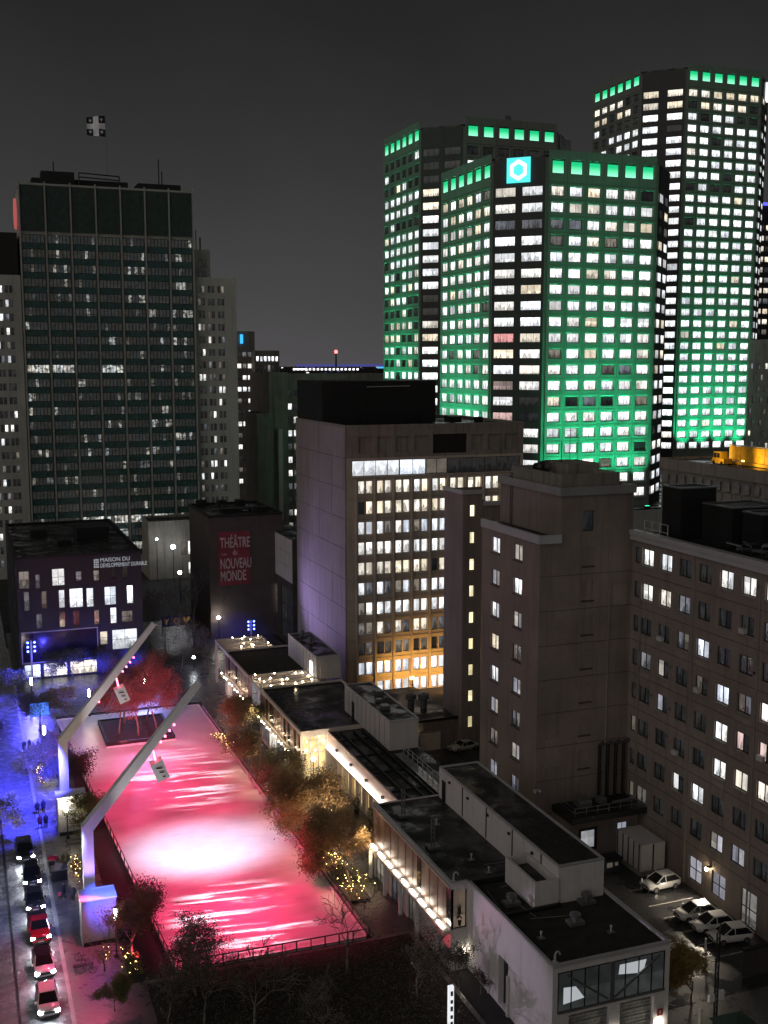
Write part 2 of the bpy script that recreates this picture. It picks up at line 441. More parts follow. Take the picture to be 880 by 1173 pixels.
# rink
ICE = [(16.2, 95.7), (34.3, 95.3), (33.9, 174.0), (12.0, 174.0)]
m, t, b = _nodes('rink_ice')
n1 = _noise(t, .35, 5); g = t.nodes.new('ShaderNodeNewGeometry'); mp = t.nodes.new('ShaderNodeMapping')
mp.inputs['Scale'].default_value = (.35, 3.2, 1); mp.inputs['Rotation'].default_value = (0, 0, R(8)); t.links.new(g.outputs['Position'], mp.inputs['Vector'])
n2 = _noise(t, 1.0, 5, mp.outputs[0]); n3 = _noise(t, 7.0, 4)
f = _math(t, 'ADD', _math(t, 'MULTIPLY', n1.outputs[0], .4), _math(t, 'ADD', _math(t, 'MULTIPLY', n2.outputs[0], .4), _math(t, 'MULTIPLY', n3.outputs[0], .2)))
t.links.new(_mix(t, _mapr(t, f, .35, .65, 0, 1), (.40, .42, .44), (.60, .62, .64)), b.inputs['Base Color'])
t.links.new(_mapr(t, n2.outputs[0], .35, .65, .28, .55), b.inputs['Roughness'])
ice = m
rink = thing('ice_rink', 'long pink-lit outdoor skating rink with white light patch in its middle', 'ice rink', (24, 95.5, 0))
MB().prism(ICE, 0, .20).build('ice', ice, rink)
cm = MB()
for a, b2 in zip(ICE, ICE[1:] + ICE[:1]):
    cm.beam((*a, .14), (*b2, .14), .30, .27)
cm.build('kerb', white_paint, rink)
rail_m = mat('rink_rail_steel', (.10, .10, .11), .35, metal=.7, var=.2)
for (a, b2, n, nm) in ((ICE[0], ICE[1], 13, 'front'), (ICE[1], (33.95, 172), 34, 'right'), ((12.9, 160), ICE[0], 30, 'left')):
    A, B = Vector((*a, 0)), Vector((*b2, 0)); off = (B - A).normalized().cross(Vector((0, 0, 1))) * .28
    A += off; B += off
    if nm == 'right': # low clear boards behind a steel rail
        MB().beam(A + Vector((0, 0, 1.08)), B + Vector((0, 0, 1.08)), .07, .07).build('rail', rail_m, rink)
        MB().beam(A + Vector((0, 0, .55)), B + Vector((0, 0, .55)), .03, .45).build('board', mat('rink_board', (.30, .24, .26), .35, var=.1), rink)
    else:
        MB().beam(A + Vector((0, 0, 1.1)), B + Vector((0, 0, 1.1)), .09, .09).build('rail', rail_m, rink)
        MB().beam(A + Vector((0, 0, .28)), B + Vector((0, 0, .28)), .06, .06).build('rail', rail_m, rink)
    pm = MB().box(-.05, .05, -.05, .05, 0, 1.12).mesh('post', rail_m)
    for k in range(n + 1):
        obj('post', pm, rink, A.lerp(B, k / n) - Vector(rink.location))
# island planter in the ice
isl = thing('island_planter', 'large black planter box standing on the ice with red-lit trees', 'planter', (22.5, 163.5, .2))
m_ = MB(); m_.ringwall(17.6, 27.4, 158.3, 169.5, .2, .95, .3); m_.build('planter_wall', black_metal, isl)
MB().box(17.9, 27.1, 158.6, 169.2, .2, .8).build('soil', soil, isl)
m_ = MB(); m_.box(17.5, 27.5, 158.15, 158.29, .2, .42); m_.build('bench_edge', white_paint, isl)
# ------------------------------------------------------------------ green-lit office towers
green_box = emit('green_crown_light', (.02, .80, .34), 1.0, False)
m, t, b = _nodes('green_crown_box')      # light box: brighter towards its tubes
tcn = t.nodes.new('ShaderNodeTexCoord'); sx = t.nodes.new('ShaderNodeSeparateXYZ'); t.links.new(tcn.outputs['Object'], sx.inputs[0])
fz = _mapr(t, sx.outputs['Z'], -1.0, 1.0, 1.3, .9)
t.links.new(_mix(t, _mapr(t, sx.outputs['Z'], -1.2, .6, 0, 1), (.30, 1, .62), (.015, .72, .27)), b.inputs['Emission Color'])
t.links.new(fz, b.inputs['Emission Strength']); b.inputs['Base Color'].default_value = (.02, .1, .05, 1)
m.cycles.emission_sampling = 'NONE'; green_box = m

PW = 4.67
def panel_mesh(pw, ph, ww, wh):
    """one precast facade panel with a splayed opening; centred, facing -y"""
    mb = MB(); a, b, c, d = pw / 2 - .04, ph / 2 - .05, ww / 2, wh / 2
    o = [(-a, -b), (a, -b), (a, b), (-a, b)]; i1 = [(-c - .22, -d - .18), (c + .22, -d - .18), (c + .22, d + .18), (-c - .22, d + .18)]
    i2 = [(-c, -d), (c, -d), (c, d), (-c, d)]
    for k in range(4):
        l = (k + 1) % 4
        mb.face([(o[k][0], -.30, o[k][1]), (o[l][0], -.30, o[l][1]), (i1[l][0], -.30, i1[l][1]), (i1[k][0], -.30, i1[k][1])])
        mb.face([(i1[k][0], -.30, i1[k][1]), (i1[l][0], -.30, i1[l][1]), (i2[l][0], .05, i2[l][1]), (i2[k][0], .05, i2[k][1])])
        mb.face([(o[k][0], -.30, o[k][1]), (o[k][0], .02, o[k][1]), (o[l][0], .02, o[l][1]), (o[l][0], -.30, o[l][1])])
    return mb.mesh('facade_panel', [precast_tower])
PANEL = {}
def tower(name, label, bx, by, roof, z_top, pitch, rows, lit, left_rows, front_rows, rows_chL, rows_chR, seed, c=8.5):
    rg = random.Random(seed)
    MG = .7; L = 6 * PW + 2 * MG
    x0, y0 = bx - c, by; x1, y1 = bx + L + c, by + L + 2 * c
    T = thing(name, label, 'tower', (bx + L / 2, by + L / 2 + c, 0), group='green-lit office towers')
    poly = [(bx, by), (bx + L, by), (x1, by + c), (x1, y1 - c), (bx + L, y1), (bx, y1), (x0, y1 - c), (x0, by + c)]
    MB().prism(poly, 0, roof - .6).build('wall', precast_tower, T)
    cen = Vector((bx + L / 2, (by + y1) / 2, 0))
    q = [tuple((Vector((*p, 0)) - cen) * .985 + cen)[:2] for p in poly]
    MB().prism(q, roof - .6, roof).build('roof', roofmat, T)
    MB().prism([tuple((Vector((*p, 0)) - cen) * .55 + cen)[:2] for p in poly], roof, roof + 1.6).build('penthouse', black_metal, T)
    FF = Face((bx, by, 0), 0); FL = Face((x0, by + c + L, 0), R(-90))
    CL = Face((x0, by + c, 0), R(-45)); CR = Face((bx + L, by, 0), R(45))
    key = pitch
    if key not in PANEL: PANEL[key] = panel_mesh(PW, pitch, 3.05, 2.0)
    wm = window_mesh(3.05, 2.0, 2, 1, .05, .05)
    gm = window_mesh(2.9, 2.7, 1, 1, .06)
    top_h = z_top + pitch * .5
    for F, rs in ((FF, front_rows), (FL, left_rows)):
        # crown band with green light boxes
        for k in range(6):
            if rs <= 0: continue
            pc = PANEL.setdefault('crown', panel_mesh(PW, roof - top_h - .1 if False else 7.0, 2.9, 2.7))
            p = obj('facade_panel', pc, T, F.P(MG + (k + .5) * PW, top_h + 3.5) - wloc(T), F.rz)
            o = obj('light_box', gm, p, (0, -.12, -.15 + .0)); setmat(o, 1, green_box)
        for r in range(rs):
            z = z_top - r * pitch
            rl = lit(F is FL, r, rg)
            for k in range(6):
                p = obj('facade_panel', PANEL[key], T, F.P(MG + (k + .5) * PW, z) - wloc(T), F.rz)
                o = obj('window', wm, p, (0, -.02, 0)); setmat(o, 1, rl(k))
    rw = window_mesh(4.7, 2.0, 3, 1, .06, .06)
    for F, rs in ((CL, rows_chL), (CR, rows_chR)):
        W = c * math.sqrt(2); mb = MB(); rects = []
        for r in range(rs):
            z = z_top - r * pitch
            rects += [(.55, z - 1.0, 5.25, z + 1.0), (W - 5.25, z - 1.0, W - .55, z + 1.0)]
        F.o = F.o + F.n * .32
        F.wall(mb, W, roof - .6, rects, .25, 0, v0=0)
        mb.build('corner_wall', tower_dark, T)  # less green light on these facets; shade put into their colour
        for r in range(rs):
            z = z_top - r * pitch; rl = lit(False, r, rg)
            for u in (2.9, W - 2.9): put_window(T, F, u, z, rw, win_red if (F is CL and u < 3 and r in (9, 12, 14, 16) and seed == 3) else rl(rg.randrange(6)), .2, name='ribbon_window')
    T['x'] = 0; del T['x']
    return T, FF, FL, CL
def lit_front(left, r, rg):
    dark = .5 if r in (2, 13) and not left else (.07 if r > 0 else .15)
    def f(k):
        q = rg.random()
        if q < dark: return glass_dark if rg.random() < .5 else glass_dim
        if q < dark + (.3 if r < 4 else .10): return win_warm
        return win_white if q < .75 else win_bright
    return f
def lit_back(left, r, rg):
    dark = .85 if r in (0, 1, 2) else (.6 if r in (5, 11, 12, 16) else .1)
    warm = r in (13, 14)
    def f(k):
        q = rg.random()
        if q < dark: return glass_dark
        return win_warm if warm or q > .93 else win_bright
    return f
def lit_right(left, r, rg):
    dark = .35 if (r in (0, 2, 8) or (left and r < 4)) else (.12 if r < 9 else .01)
    def f(k):
        q = rg.random()
        if q < dark: return glass_dark
        if r < 2: return win_warm
        return win_bright if q < .97 else win_warm
    return f
TF, FFf, FFl, FCl = tower('office_tower', 'nearest green-lit office tower carrying a square white hexagon sign', 123.5, 225, 100.4, 92.7, 3.58, 19, lit_front, 19, 20, 19, 20, 3)
TB, FBf, FBl, _ = tower('office_tower', 'green-lit tower behind, left, partly hidden by the tower with the hexagon sign', 130.9, 285, 118.8, 112.0, 3.58, 24, lit_back, 22, 3, 22, 1, 4)
TR, FRf, FRl, _ = tower('office_tower', 'tallest green-lit tower at right, nearly all its windows white', 215.8, 305, 145.8, 138.3, 3.55, 32, lit_right, 10, 32, 32, 32, 5, 9.4)
# hexagon sign on the nearest tower's cut corner
cyan = emit('sign_cyan', (.10, .92, .88), 1.1, False); sign_white = emit('sign_white', (1, 1, 1), 1.3, False)
Fc = Face((115.0, 233.5, 0), R(-45)); W = 8.5 * math.sqrt(2)
sg = thing('corner_sign', 'square turquoise light sign with white hexagon on the tower corner', 'sign', Fc.P(W / 2, 94.6, .9))
mb = MB(); Fc.slab(mb, W / 2 - 2.7, W / 2 + 2.7, 94.6, 100.0, .5, .85); mb.build('sign_box', cyan, sg)
mb = MB(); N = 6
for k in range(N):
    a0, a1 = R(90 + 60 * k), R(150 + 60 * k)
    def hp(a, r, d): return Fc.P(W / 2 + r * math.cos(a) * .95, 97.3 + r * math.sin(a), d)
    mb.face([hp(a0, 2.35, .88), hp(a1, 2.35, .88), hp(a1, 1.35, .88), hp(a0, 1.35, .88)])
mb.build('hexagon', sign_white, sg)
# side sign on the right tower (seen edge-on)
s2 = MB(); Fq = Face((215.8 + 29.42, 305, 0), R(45))
Fq.slab(s2, 4, 8, 139, 144.5, .5, 1.0)
s2 = s2.build('corner_sign', sign_white); tag(s2, 'white light sign seen edge-on at the top right corner of the tallest tower', 'sign')
# antenna mast on the back tower
am = thing('roof_mast', 'small lattice mast on the roof of the left green tower', 'mast', (152, 300, 118.8)); mb = MB()
for dx, dy in ((-.5, -.5), (.5, -.5), (.5, .5), (-.5, .5)): mb.tube((152 + dx, 300 + dy, 118.8), (152 + dx, 300 + dy, 125.5), .07, n=4)
for k in range(7):
    z = 119.3 + k * .95; mb.box(151.5, 152.5, 299.46, 299.54, z, z + .08); mb.box(151.46, 151.54, 299.5, 300.5, z, z + .08)
    mb.tube((151.5, 299.5, z), (152.5, 299.5, z + .95), .04, n=4)
mb.build('lattice', dark_metal, am)
mb = MB()
for k in range(3): mb.box(151.2, 152.8, 299.3, 299.42, 121 + k * 1.6, 121.7 + k * 1.6)
mb.build('panel_antenna', grey_metal, am)
# podium under the towers
pod = thing('podium', 'low dark podium block at the foot of the green towers', 'building', (180, 260, 0))
MB().box(106, 270, 219, 352, 0, 21.0).build('wall', concrete_grey, pod); MB().box(106.3, 269.7, 219.3, 351.7, 21.0, 21.3).build('roof', roofmat, pod)
# flood lights that wash the faces green from the podium roof
GREEN = (.03, 1.0, .42)
fl_mesh = MB().box(-.6, .6, -.3, .3, 0, .5).box(-.5, .5, -.2, .2, .5, .56, 1).mesh('floodlight', [dark_metal, emit('green_flood_glass', GREEN, 3, False)])
def wash(F, n, zmax, e1, e2, name, cols=6):
    for k in range(n):
        u = (k + .5) * cols * PW / n
        p = F.P(u, 21.4, 5.0)
        o = obj('floodlight', fl_mesh, None, F.P(u, 21.3, 5.0), F.rz)
        tag(o, 'green floodlight on the podium roof under the %s' % name, 'floodlight', 'green floodlights under the ' + name)
        spot('green_beam', p + Vector((0, 0, .4)), F.P(u, 60, 0), e1, GREEN, 60, .9, .3)
        spot('green_beam', p + Vector((0, 0, .4)), F.P(u, zmax, 0), e2, GREEN, 32, .9, .3)
wash(FFf, 6, 84, 150000, 640000, 'front of the signed tower'); wash(FFl, 6, 84, 150000, 640000, 'left side of the signed tower')
wash(FRf, 4, 88, 280000, 760000, 'front of the tallest tower'); wash(FBl, 4, 92, 230000, 1200000, 'side of the hidden left tower')
# ------------------------------------------------------------------ glass slab with white fins, left
hy = thing('glass_tower', 'tall dark teal glass slab with white vertical fins, at left', 'tower', (37.6, 296, 0))
HX0, HX1, HY, HT = 16.2, 59.0, 295.0, 98.2
BW = (HX1 - HX0) / 7; F = Face((HX0, HY, 0), 0)
MB().box(HX0, HX1, HY + .6, HY + 22, 0, HT).build('wall', concrete_grey, hy)
lm = MB().box(-BW / 2 + .35, BW / 2 - .35, -.2, .1, -5.4, 5.4).mesh('louvre_panel', [louvre])
band = MB(); npn = 6
for k in range(npn):
    a = -BW / 2 + .45 + k * (BW - .9) / npn; b_ = a + (BW - .9) / npn
    band.face([(a + .05, 0, -.95), (b_ - .05, 0, -.95), (b_ - .05, 0, .95), (a + .05, 0, .95)], 1)
    band.box(b_ - .07, b_ + .07, -.12, .02, -1.0, 1.0, 0)
band.box(-BW / 2 + .35, BW / 2 - .35, -.1, .02, .95, 1.08, 0); band.box(-BW / 2 + .35, BW / 2 - .35, -.1, .02, -1.08, -.95, 0)
hyw = winmat('teal_tower_window', (1, .95, .82), (.9, .97, 1), 1.0, .9, .2, .02)
# lit patch pattern: some panes carry room light, the rest a faint painted-in glow
def panes_mat(name, s, thr, base):
    m, t, b = _nodes(name)
    oi = t.nodes.new('ShaderNodeObjectInfo'); tc = t.nodes.new('ShaderNodeTexCoord')
    sx = t.nodes.new('ShaderNodeSeparateXYZ'); t.links.new(tc.outputs['Object'], sx.inputs[0])
    cell = _math(t, 'FLOOR', _math(t, 'DIVIDE', _math(t, 'ADD', sx.outputs['X'], BW / 2 - .45), (BW - .9) / npn))
    wn = t.nodes.new('ShaderNodeTexWhiteNoise'); wn.noise_dimensions = '2D'
    cb = t.nodes.new('ShaderNodeCombineXYZ'); t.links.new(cell, cb.inputs[0]); t.links.new(_math(t, 'MULTIPLY', oi.outputs['Random'], 77.3), cb.inputs[1])
    t.links.new(cb.outputs[0], wn.inputs['Vector'])
    on = _math(t, 'LESS_THAN', wn.outputs['Value'], thr)
    va = t.nodes.new('ShaderNodeVectorMath'); va.operation = 'ADD'; t.links.new(tc.outputs['Object'], va.inputs[0]); t.links.new(oi.outputs['Location'], va.inputs[1])
    n = _noise(t, 1.1, 4, va.outputs[0]); n2 = _noise(t, .45, 2, va.outputs[0])
    lv = _math(t, 'MULTIPLY', _mapr(t, n.outputs[0], .42, .6, 0.05, 1), _mapr(t, n2.outputs[0], .35, .6, .25, 1))
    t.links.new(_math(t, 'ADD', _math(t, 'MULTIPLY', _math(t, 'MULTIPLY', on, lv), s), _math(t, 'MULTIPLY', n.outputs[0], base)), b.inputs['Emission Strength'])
    sp = t.nodes.new('ShaderNodeSeparateColor'); t.links.new(wn.outputs['Color'], sp.inputs[0])
    t.links.new(_mix(t, sp.outputs[1], (1, .93, .78), (.88, .96, 1)), b.inputs['Emission Color'])
    b.inputs['Base Color'].default_value = (.015, .03, .03, 1); b.inputs['Roughness'].default_value = .1
    m.cycles.emission_sampling = 'NONE'; return m
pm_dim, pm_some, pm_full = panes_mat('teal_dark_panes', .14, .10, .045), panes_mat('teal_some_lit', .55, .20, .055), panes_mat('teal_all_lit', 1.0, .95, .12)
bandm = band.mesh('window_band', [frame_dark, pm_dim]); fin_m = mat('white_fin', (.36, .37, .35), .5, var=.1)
spm = MB().box(-BW / 2 + .35, BW / 2 - .35, -.08, .1, -.70, .70).mesh('spandrel', [teal])
rg = random.Random(11)
full = {(9, 0): 1, (9, 1): 1, (9, 3): 1, (20, 2): 1, (20, 3): 1, (20, 4): 1, (20, 5): 1}
for k in range(7):
    obj('louvre_panel', lm, hy, F.P((k + .5) * BW, 92.6, -.3) - wloc(hy))
    for r in range(23):
        z = 85.3 - r * 3.55
        o = obj('window_band', bandm, hy, F.P((k + .5) * BW, z, -.35) - wloc(hy))
        q = rg.random()
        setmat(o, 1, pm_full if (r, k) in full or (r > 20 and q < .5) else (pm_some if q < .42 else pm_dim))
        obj('spandrel', spm, hy, F.P((k + .5) * BW, z - 1.78, -.3) - wloc(hy))
fm = MB().box(-.17, .17, -.6, .12, 3, HT + .9).mesh('fin', [fin_m])
for k in range(8): obj('fin', fm, hy, F.P(k * BW, 0, -.4) - wloc(hy))
MB().box(HX0 - .1, HX1 + .1, HY - .05, HY + 22, HT, HT + .5).build('parapet', fin_m, hy)
boxes(hy, 'plant_room', black_metal, [(20, 44, HY + 9.1, HY + 16, HT + .5, HT + 3.2), (46, 57, HY + 5, HY + 12, HT + .5, HT + 2.6), (22, 30, HY + 4, HY + 9, HT + .5, HT + 4.2)])
mb = MB()
for a, b2 in (((31, HY + 3, HT + .5), (31, HY + 3, HT + 4)), ((41, HY + 3, HT + .5), (41, HY + 3, HT + 3.6)), ((31, HY + 3, HT + 4), (41, HY + 3, HT + 3.6)), ((31, HY + 3, HT + 3), (41, HY + 3, HT + 2.6)), ((25, HY + 4, HT + 4), (25, HY + 4, HT + 6.5)), ((51.5, HY + 6, HT + 2), (51.5, HY + 6, HT + 9)), ((52.3, HY + 6, HT + 2), (52.3, HY + 6, HT + 6))): mb.tube(a, b2, .16, n=5)
mb.build('roof_rail', dark_metal, hy)
# ring logo on its west flank
red_ring = emit('red_ring_light', (1, .22, .2), .4, False); rgm = MB(); n = 24
for k in range(n):
    a0, a1 = 2 * math.pi * k / n, 2 * math.pi * (k + 1) / n
    for r0, r1 in ((3.0, 3.7),):
        pts = []
        for a, r in ((a0, r0), (a1, r0), (a1, r1), (a0, r1)): pts.append((HX0 - .9, HY + 7 + r * math.cos(a), 92 + r * math.sin(a)))
        rgm.face(pts); rgm.face([(x + .5, y, z) for x, y, z in pts])
        rgm.face([pts[3], pts[2], (pts[2][0] + .5, *pts[2][1:]), (pts[3][0] + .5, *pts[3][1:])])
rgm.beam((HX0 - .7, HY + 6.2, 90.5), (HX0 - .7, HY + 4.2, 88.0), .4, .7)
rs = rgm.build('ring_sign', red_ring); tag(rs, 'dim red ring sign on the left flank of the teal glass slab', 'sign')
# flag above the slab
fx = PY(110, 144, 300)
fp = thing('flag', 'blue flag with a white cross flying above the glass slab', 'flag', (fx.x + 2.4, 300, HT + .5))
mb = MB(); mb.tube((fx.x + 2.45, 300, HT + .5), (fx.x + 2.45, 300, fx.z + 3), .03, .02, 6); mb.build('pole', dark_metal, fp)
fb = mat('flag_blue', (.006, .009, .02), .8); fwm = mat('flag_white', (.75, .75, .78), .8)
def wav(u, v): return (fx.x - 2.3 + u * 4.6, 300 + .5 * math.sin(u * 7) * (1 - u * .3), fx.z - 2.6 + v * 5.2 - .8 * (1 - u) * (v - .5) - .25 * (1 - u))
mb = MB(); mw = MB(); N = 14
for i in range(N):
    for j in range(N):
        u0, u1, v0, v1 = i / N, (i + 1) / N, j / N, (j + 1) / N; um, vm = (u0 + u1) / 2, (v0 + v1) / 2
        c = abs(um - .5) < .12 or abs(vm - .5) < .14
        for dq in ((0, 1) if c else (0,)):
            (mw if c else mb).face([(p[0], p[1] - .02 - .02 * dq, p[2]) for p in (wav(u0, v0), wav(u1, v0), wav(u1, v1), wav(u0, v1))])
for cu, cv in ((.2, .2), (.8, .2), (.2, .8), (.8, .8)):        # a lily in each quarter
    for pts in (((0, -.10), (.035, .02), (0, .12), (-.035, .02)), ((.03, -.02), (.085, .03), (.07, .075), (.035, .03)), ((-.03, -.02), (-.085, .03), (-.07, .075), (-.035, .03)), ((-.05, -.045), (.05, -.045), (.05, -.02), (-.05, -.02))):
        mw.face([(lambda p: (p[0], p[1] - .06, p[2]))(wav(cu + a, cv + b2)) for a, b2 in pts])
mb.build('cloth', fb, fp); mw.build('cross_and_lilies', fwm, fp)
spot('flag_light', (fx.x, 290, HT + .6), (fx.x, 300, fx.z), 900, (1, 1, 1), 30)

# ------------------------------------------------------------------ generic block with a window grid
def block(name, label, cat, x0, x1, y0, y1, h, wallm, fronts, roof=roofmat, parapet=.5, group=None):
    """fronts: list of (side, rects-with-material list, frame material, mullions)"""
    T = thing(name, label, cat, ((x0 + x1) / 2, (y0 + y1) / 2, 0), group=group)
    mb = MB()
    sides = {f[0] for f in fronts}
    FS = {'S': (Face((x0, y0, 0), 0), x1 - x0), 'W': (Face((x0, y1, 0), R(-90)), y1 - y0)}
    for s in ('S', 'W'):
        fr = [f for f in fronts if f[0] == s]
        Fc, Wd = FS[s]
        Fc.wall(mb, Wd, h, [q[:4] for f in fr for q in f[1]], .22)
    mb.face([(x1, y0, 0), (x1, y1, 0), (x1, y1, h), (x1, y0, h)]); mb.face([(x0, y1, 0), (x1, y1, 0), (x1, y1, h), (x0, y1, h)])
    mb.build('wall', wallm, T)
    MB().face([(x0, y0, h - .02), (x1, y0, h - .02), (x1, y1, h - .02), (x0, y1, h - .02)]).build('roof', roof, T)
    if parapet: MB().ringwall(x0 + .003, x1 - .003, y0 + .003, y1 - .003, h - .02, h + parapet, .35).build('parapet', wallm, T)
    for s, rects, fm_, nx in fronts:
        Fc, Wd = FS[s]
        for a, b2, c, d, wm_ in rects:
            put_window(T, Fc, (a + c) / 2, (b2 + d) / 2, window_mesh(round(c - a, 2), round(d - b2, 2), nx, 1, .06, .07), wm_, .18, fm_)
    return T
def pick(rg, table):
    q = rg.random(); s = 0
    for p, m in table:
        s += p
        if q < s: return m
    return table[-1][1]
rg = random.Random(21); rects = []
for r in range(21):
    z = 74.1 - r * 3.3
    for x in (61.2, 63.8, 66.4):
        for dx in (-.5, .5): rects.append((x - 59.6 + dx - .38, z - .9, x - 59.6 + dx + .38, z + .9, pick(rg, ((.68, glass_dark), (.2, glass_dim), (1, win_white)))))
block('stone_wing', 'pale stone wing right of the teal glass slab', 'building', 59.6, 70.6, 297, 320, 76.7, concrete_grey, [('S', rects, frame_dark, 1)])
o = block('stone_block', 'narrow stone rooftop block beside the teal glass slab', 'building', 59.6, 64.6, 301, 318, 84.2, concrete_grey, [('S', [(2.0, 80, 2.8, 82, glass_dark), (3.2, 80, 4.0, 82, glass_dark), (2.0, 77, 2.8, 79, glass_dark), (3.2, 77, 4.0, 79, glass_dark)], frame_dark, 1)])
tubes = MB(); tubes.tube((61.3, 303, 84.5), (61.3, 303, 90), .12, n=5).tube((62.4, 303, 84.5), (62.4, 303, 88), .2, n=5); tag(tubes.build('roof_mast', dark_metal), 'twin mast on the narrow stone block beside the glass slab', 'mast')
rg = random.Random(22); rects = []
for r in range(21):
    z = 73.0 - r * 3.45
    for x in (8.2, 10.6, 13.0):
        for dx in (-.5, .5): rects.append((x + 8 + dx - .4, z - .9, x + 8 + dx + .4, z + .9, pick(rg, ((.68, glass_dark), (.15, glass_dim), (1, win_white)))))
block('stone_wing', 'pale stone wing left of the teal glass slab, at the photo edge', 'building', -8, 15.9, 297, 320, 76.0, concrete_grey, [('S', rects, frame_dark, 1)])
block('roof_block', 'black rooftop block on the stone wing at the left edge', 'building', -8, 15.6, 299, 318, 86.5, black_metal, [])

# ------------------------------------------------------------------ middle distance
rg = random.Random(31); rects = []
for r in range(12):
    z = 45.4 - r * 4.2
    for k in range(3):
        rects.append((.8 + k * 2.6, z - 1.0, 2.9 + k * 2.6, z + 1.0, pick(rg, ((.3, glass_dark), (.3, glass_dim), (1, win_white)))))
for k in range(4): rects.append((9.8 + k * 7.2, 45.2, 15.8 + k * 7.2, 48.3, glass_dim if k == 3 else winmat('pale_ribbon_%d' % k, (.8, .8, .76), (.75, .78, .74), .26, .2, .8)))
block('slab_building', 'long grey slab building behind the concrete office block', 'building', 95.2, 133.2, 340, 365, 50.9, concrete_dark, [('S', rects, frame_dark, 1)])
block('stair_tower', 'blank grey stair tower joining the long slab building', 'building', 89.1, 95.1, 334, 358, 51.4, concrete_dark, [])
block('blank_block', 'dark blank block left of the grey stair tower', 'building', 84.1, 89.0, 330, 345, 39.2, concrete_dark, [])
pst = MB().box(91.6, 93.0, 333.1, 333.95, 6, 34.6); tag(pst.build('wall_pipe', trim), 'tall pale duct running up the grey stair tower', 'duct')
rg = random.Random(32)
def bandrects(x0, n, wd, gap, z, nr, dz, hh, table): return [(x0 + k * (wd + gap), z - r * dz - hh / 2, x0 + k * (wd + gap) + wd, z - r * dz + hh / 2, pick(rg, table)) for r in range(nr) for k in range(n)]
X = PY(276, 400, 420).x
block('far_office', 'far dark office block with a small blue sign', 'building', X - 10, PY(292, 400, 420).x, 420, 450, PY(280, 381, 420).z, concrete_dark, [('S', bandrects(8.6, 3, 1.5, .5, 58, 12, 4.4, 1.8, ((.2, glass_dark), (.3, glass_dim), (1, win_white))), frame_dark, 1)])
p = PY(276, 388, 419)
bs = MB().box(p.x - .1, p.x + .9, 419.2, 419.8, p.z - 1.8, p.z + 1.6).build('wall_sign', emit('blue_sign', (.05, .45, 1), 1.4, False)); tag(bs, 'small bright blue sign on the far dark office block', 'sign')
x0 = PY(292, 400, 415).x; x1 = PY(320, 400, 415).x
block('far_office', 'far flat-topped office block with a bright top row of windows', 'building', x0, x1, 415, 440, PY(300, 403, 415).z, concrete_dark, [('S', bandrects(.5, 6, 1.0, .5, PY(300, 411, 415).z, 1, 4, 1.9, ((1, win_bright),)) + bandrects(.5, 6, 1.0, .5, PY(300, 422, 415).z, 6, 4.2, 2.6, ((.8, glass_dark), (1, glass_dim))), frame_dark, 1)])
# right edge of the view
rg = random.Random(33); rects = []
for r in range(14):
    for k in range(9):
        if rg.random() < .85: rects.append((1.0 + k * 3.4 + (r % 2) * 1.5, 53.8 - r * 3.5 - .9, 2.2 + k * 3.4 + (r % 2) * 1.5, 53.8 - r * 3.5 + .9, pick(rg, ((.45, glass_dark), (.3, glass_dim), (1, win_warm)))))
hx_ = PY(856, 450, 292).x
block('hotel_block', 'dark block with small scattered lit windows at the right edge', 'building', hx_, hx_ + 30, 255, 292, 61.5, concrete_dark, [('W', rects, frame_dark, 1)])
block('roof_block', 'dark rooftop block on the small-windowed building at right edge', 'building', hx_ + 2, hx_ + 26, 258, 282, 66.0, black_metal, [])
x0 = PY(859, 300, 400).x; rects = bandrects(1.0, 8, 2.6, .8, 112, 22, 4.4, 2.2, ((.4, glass_dark), (.25, glass_dim), (1, win_warm)))
block('glass_block', 'tall dark glass block with blue roof light, right edge', 'building', x0, x0 + 40, 400, 430, 121, tower_dark, [('S', rects, frame_dark, 1)])
o = MB().box(x0 + .3, x0 + 40, 399.2, 399.8, 121.2, 122.4).build('roof_light_strip', emit('blue_strip', (.12, .12, 1), 1.6, False)); tag(o, 'glowing blue light strip on the roof edge of the tall glass block', 'light strip')
# horizon lights: a city too far to count
hz = MB(); rg = random.Random(41)
for k in range(260):
    a = rg.uniform(250, 520); D = rg.uniform(2600, 4200)
    q = PY(a, 430, D); hgt = rg.uniform(10, 40); wd = rg.uniform(20, 70)
    hz.box(q.x, q.x + wd, D, D + 30, 0, hgt, 0)
    if rg.random() < .8:
        for j in range(rg.randrange(1, 5)):
            xx = q.x + rg.uniform(0, wd); zz = rg.uniform(3, hgt + 3); s = rg.uniform(2.0, 5); hz.box(xx, xx + s * 1.4, D - 2, D - 1, zz, zz + s, rg.choice((1, 1, 2, 2, 3)))
for k in range(17):
    q = PY(337 + k * 4.55, 423, 2500); hz.box(q.x - 2.2, q.x + 2.2, 2499, 2501, q.z - 2.2, q.z + 2.2, 1)
q0 = PY(338, 423, 2510); q1 = PY(348, 423, 2510); hz.box(q0.x, q1.x + 8, 2508, 2510, q0.z - 1.5, q0.z + 1.5, 1)
q0 = PY(340, 418, 2600); q1 = PY(440, 419, 2600); hz.box(q0.x, q1.x, 2600, 2606, q1.z - 2, q1.z + 4, 2)
q0 = PY(432, 421, 2520); q1 = PY(447, 421, 2520); hz.box(q0.x, q1.x, 2518, 2520, q0.z - 2, q0.z + 2, 4)
hz = hz.build('distant_city', [earth, emit('far_white_light', (1, .98, 1), 2.2, False), emit('far_blue_light', (.25, .25, 1), .25, False), emit('far_warm_light', (1, .75, .5), .8, False), emit('far_cyan_light', (.1, .55, 1), 1.0, False)])
tag(hz, 'row of tiny white and blue lights of the far city on the horizon', 'city lights', kind='stuff')
bq = PY(385, 403, 2550)
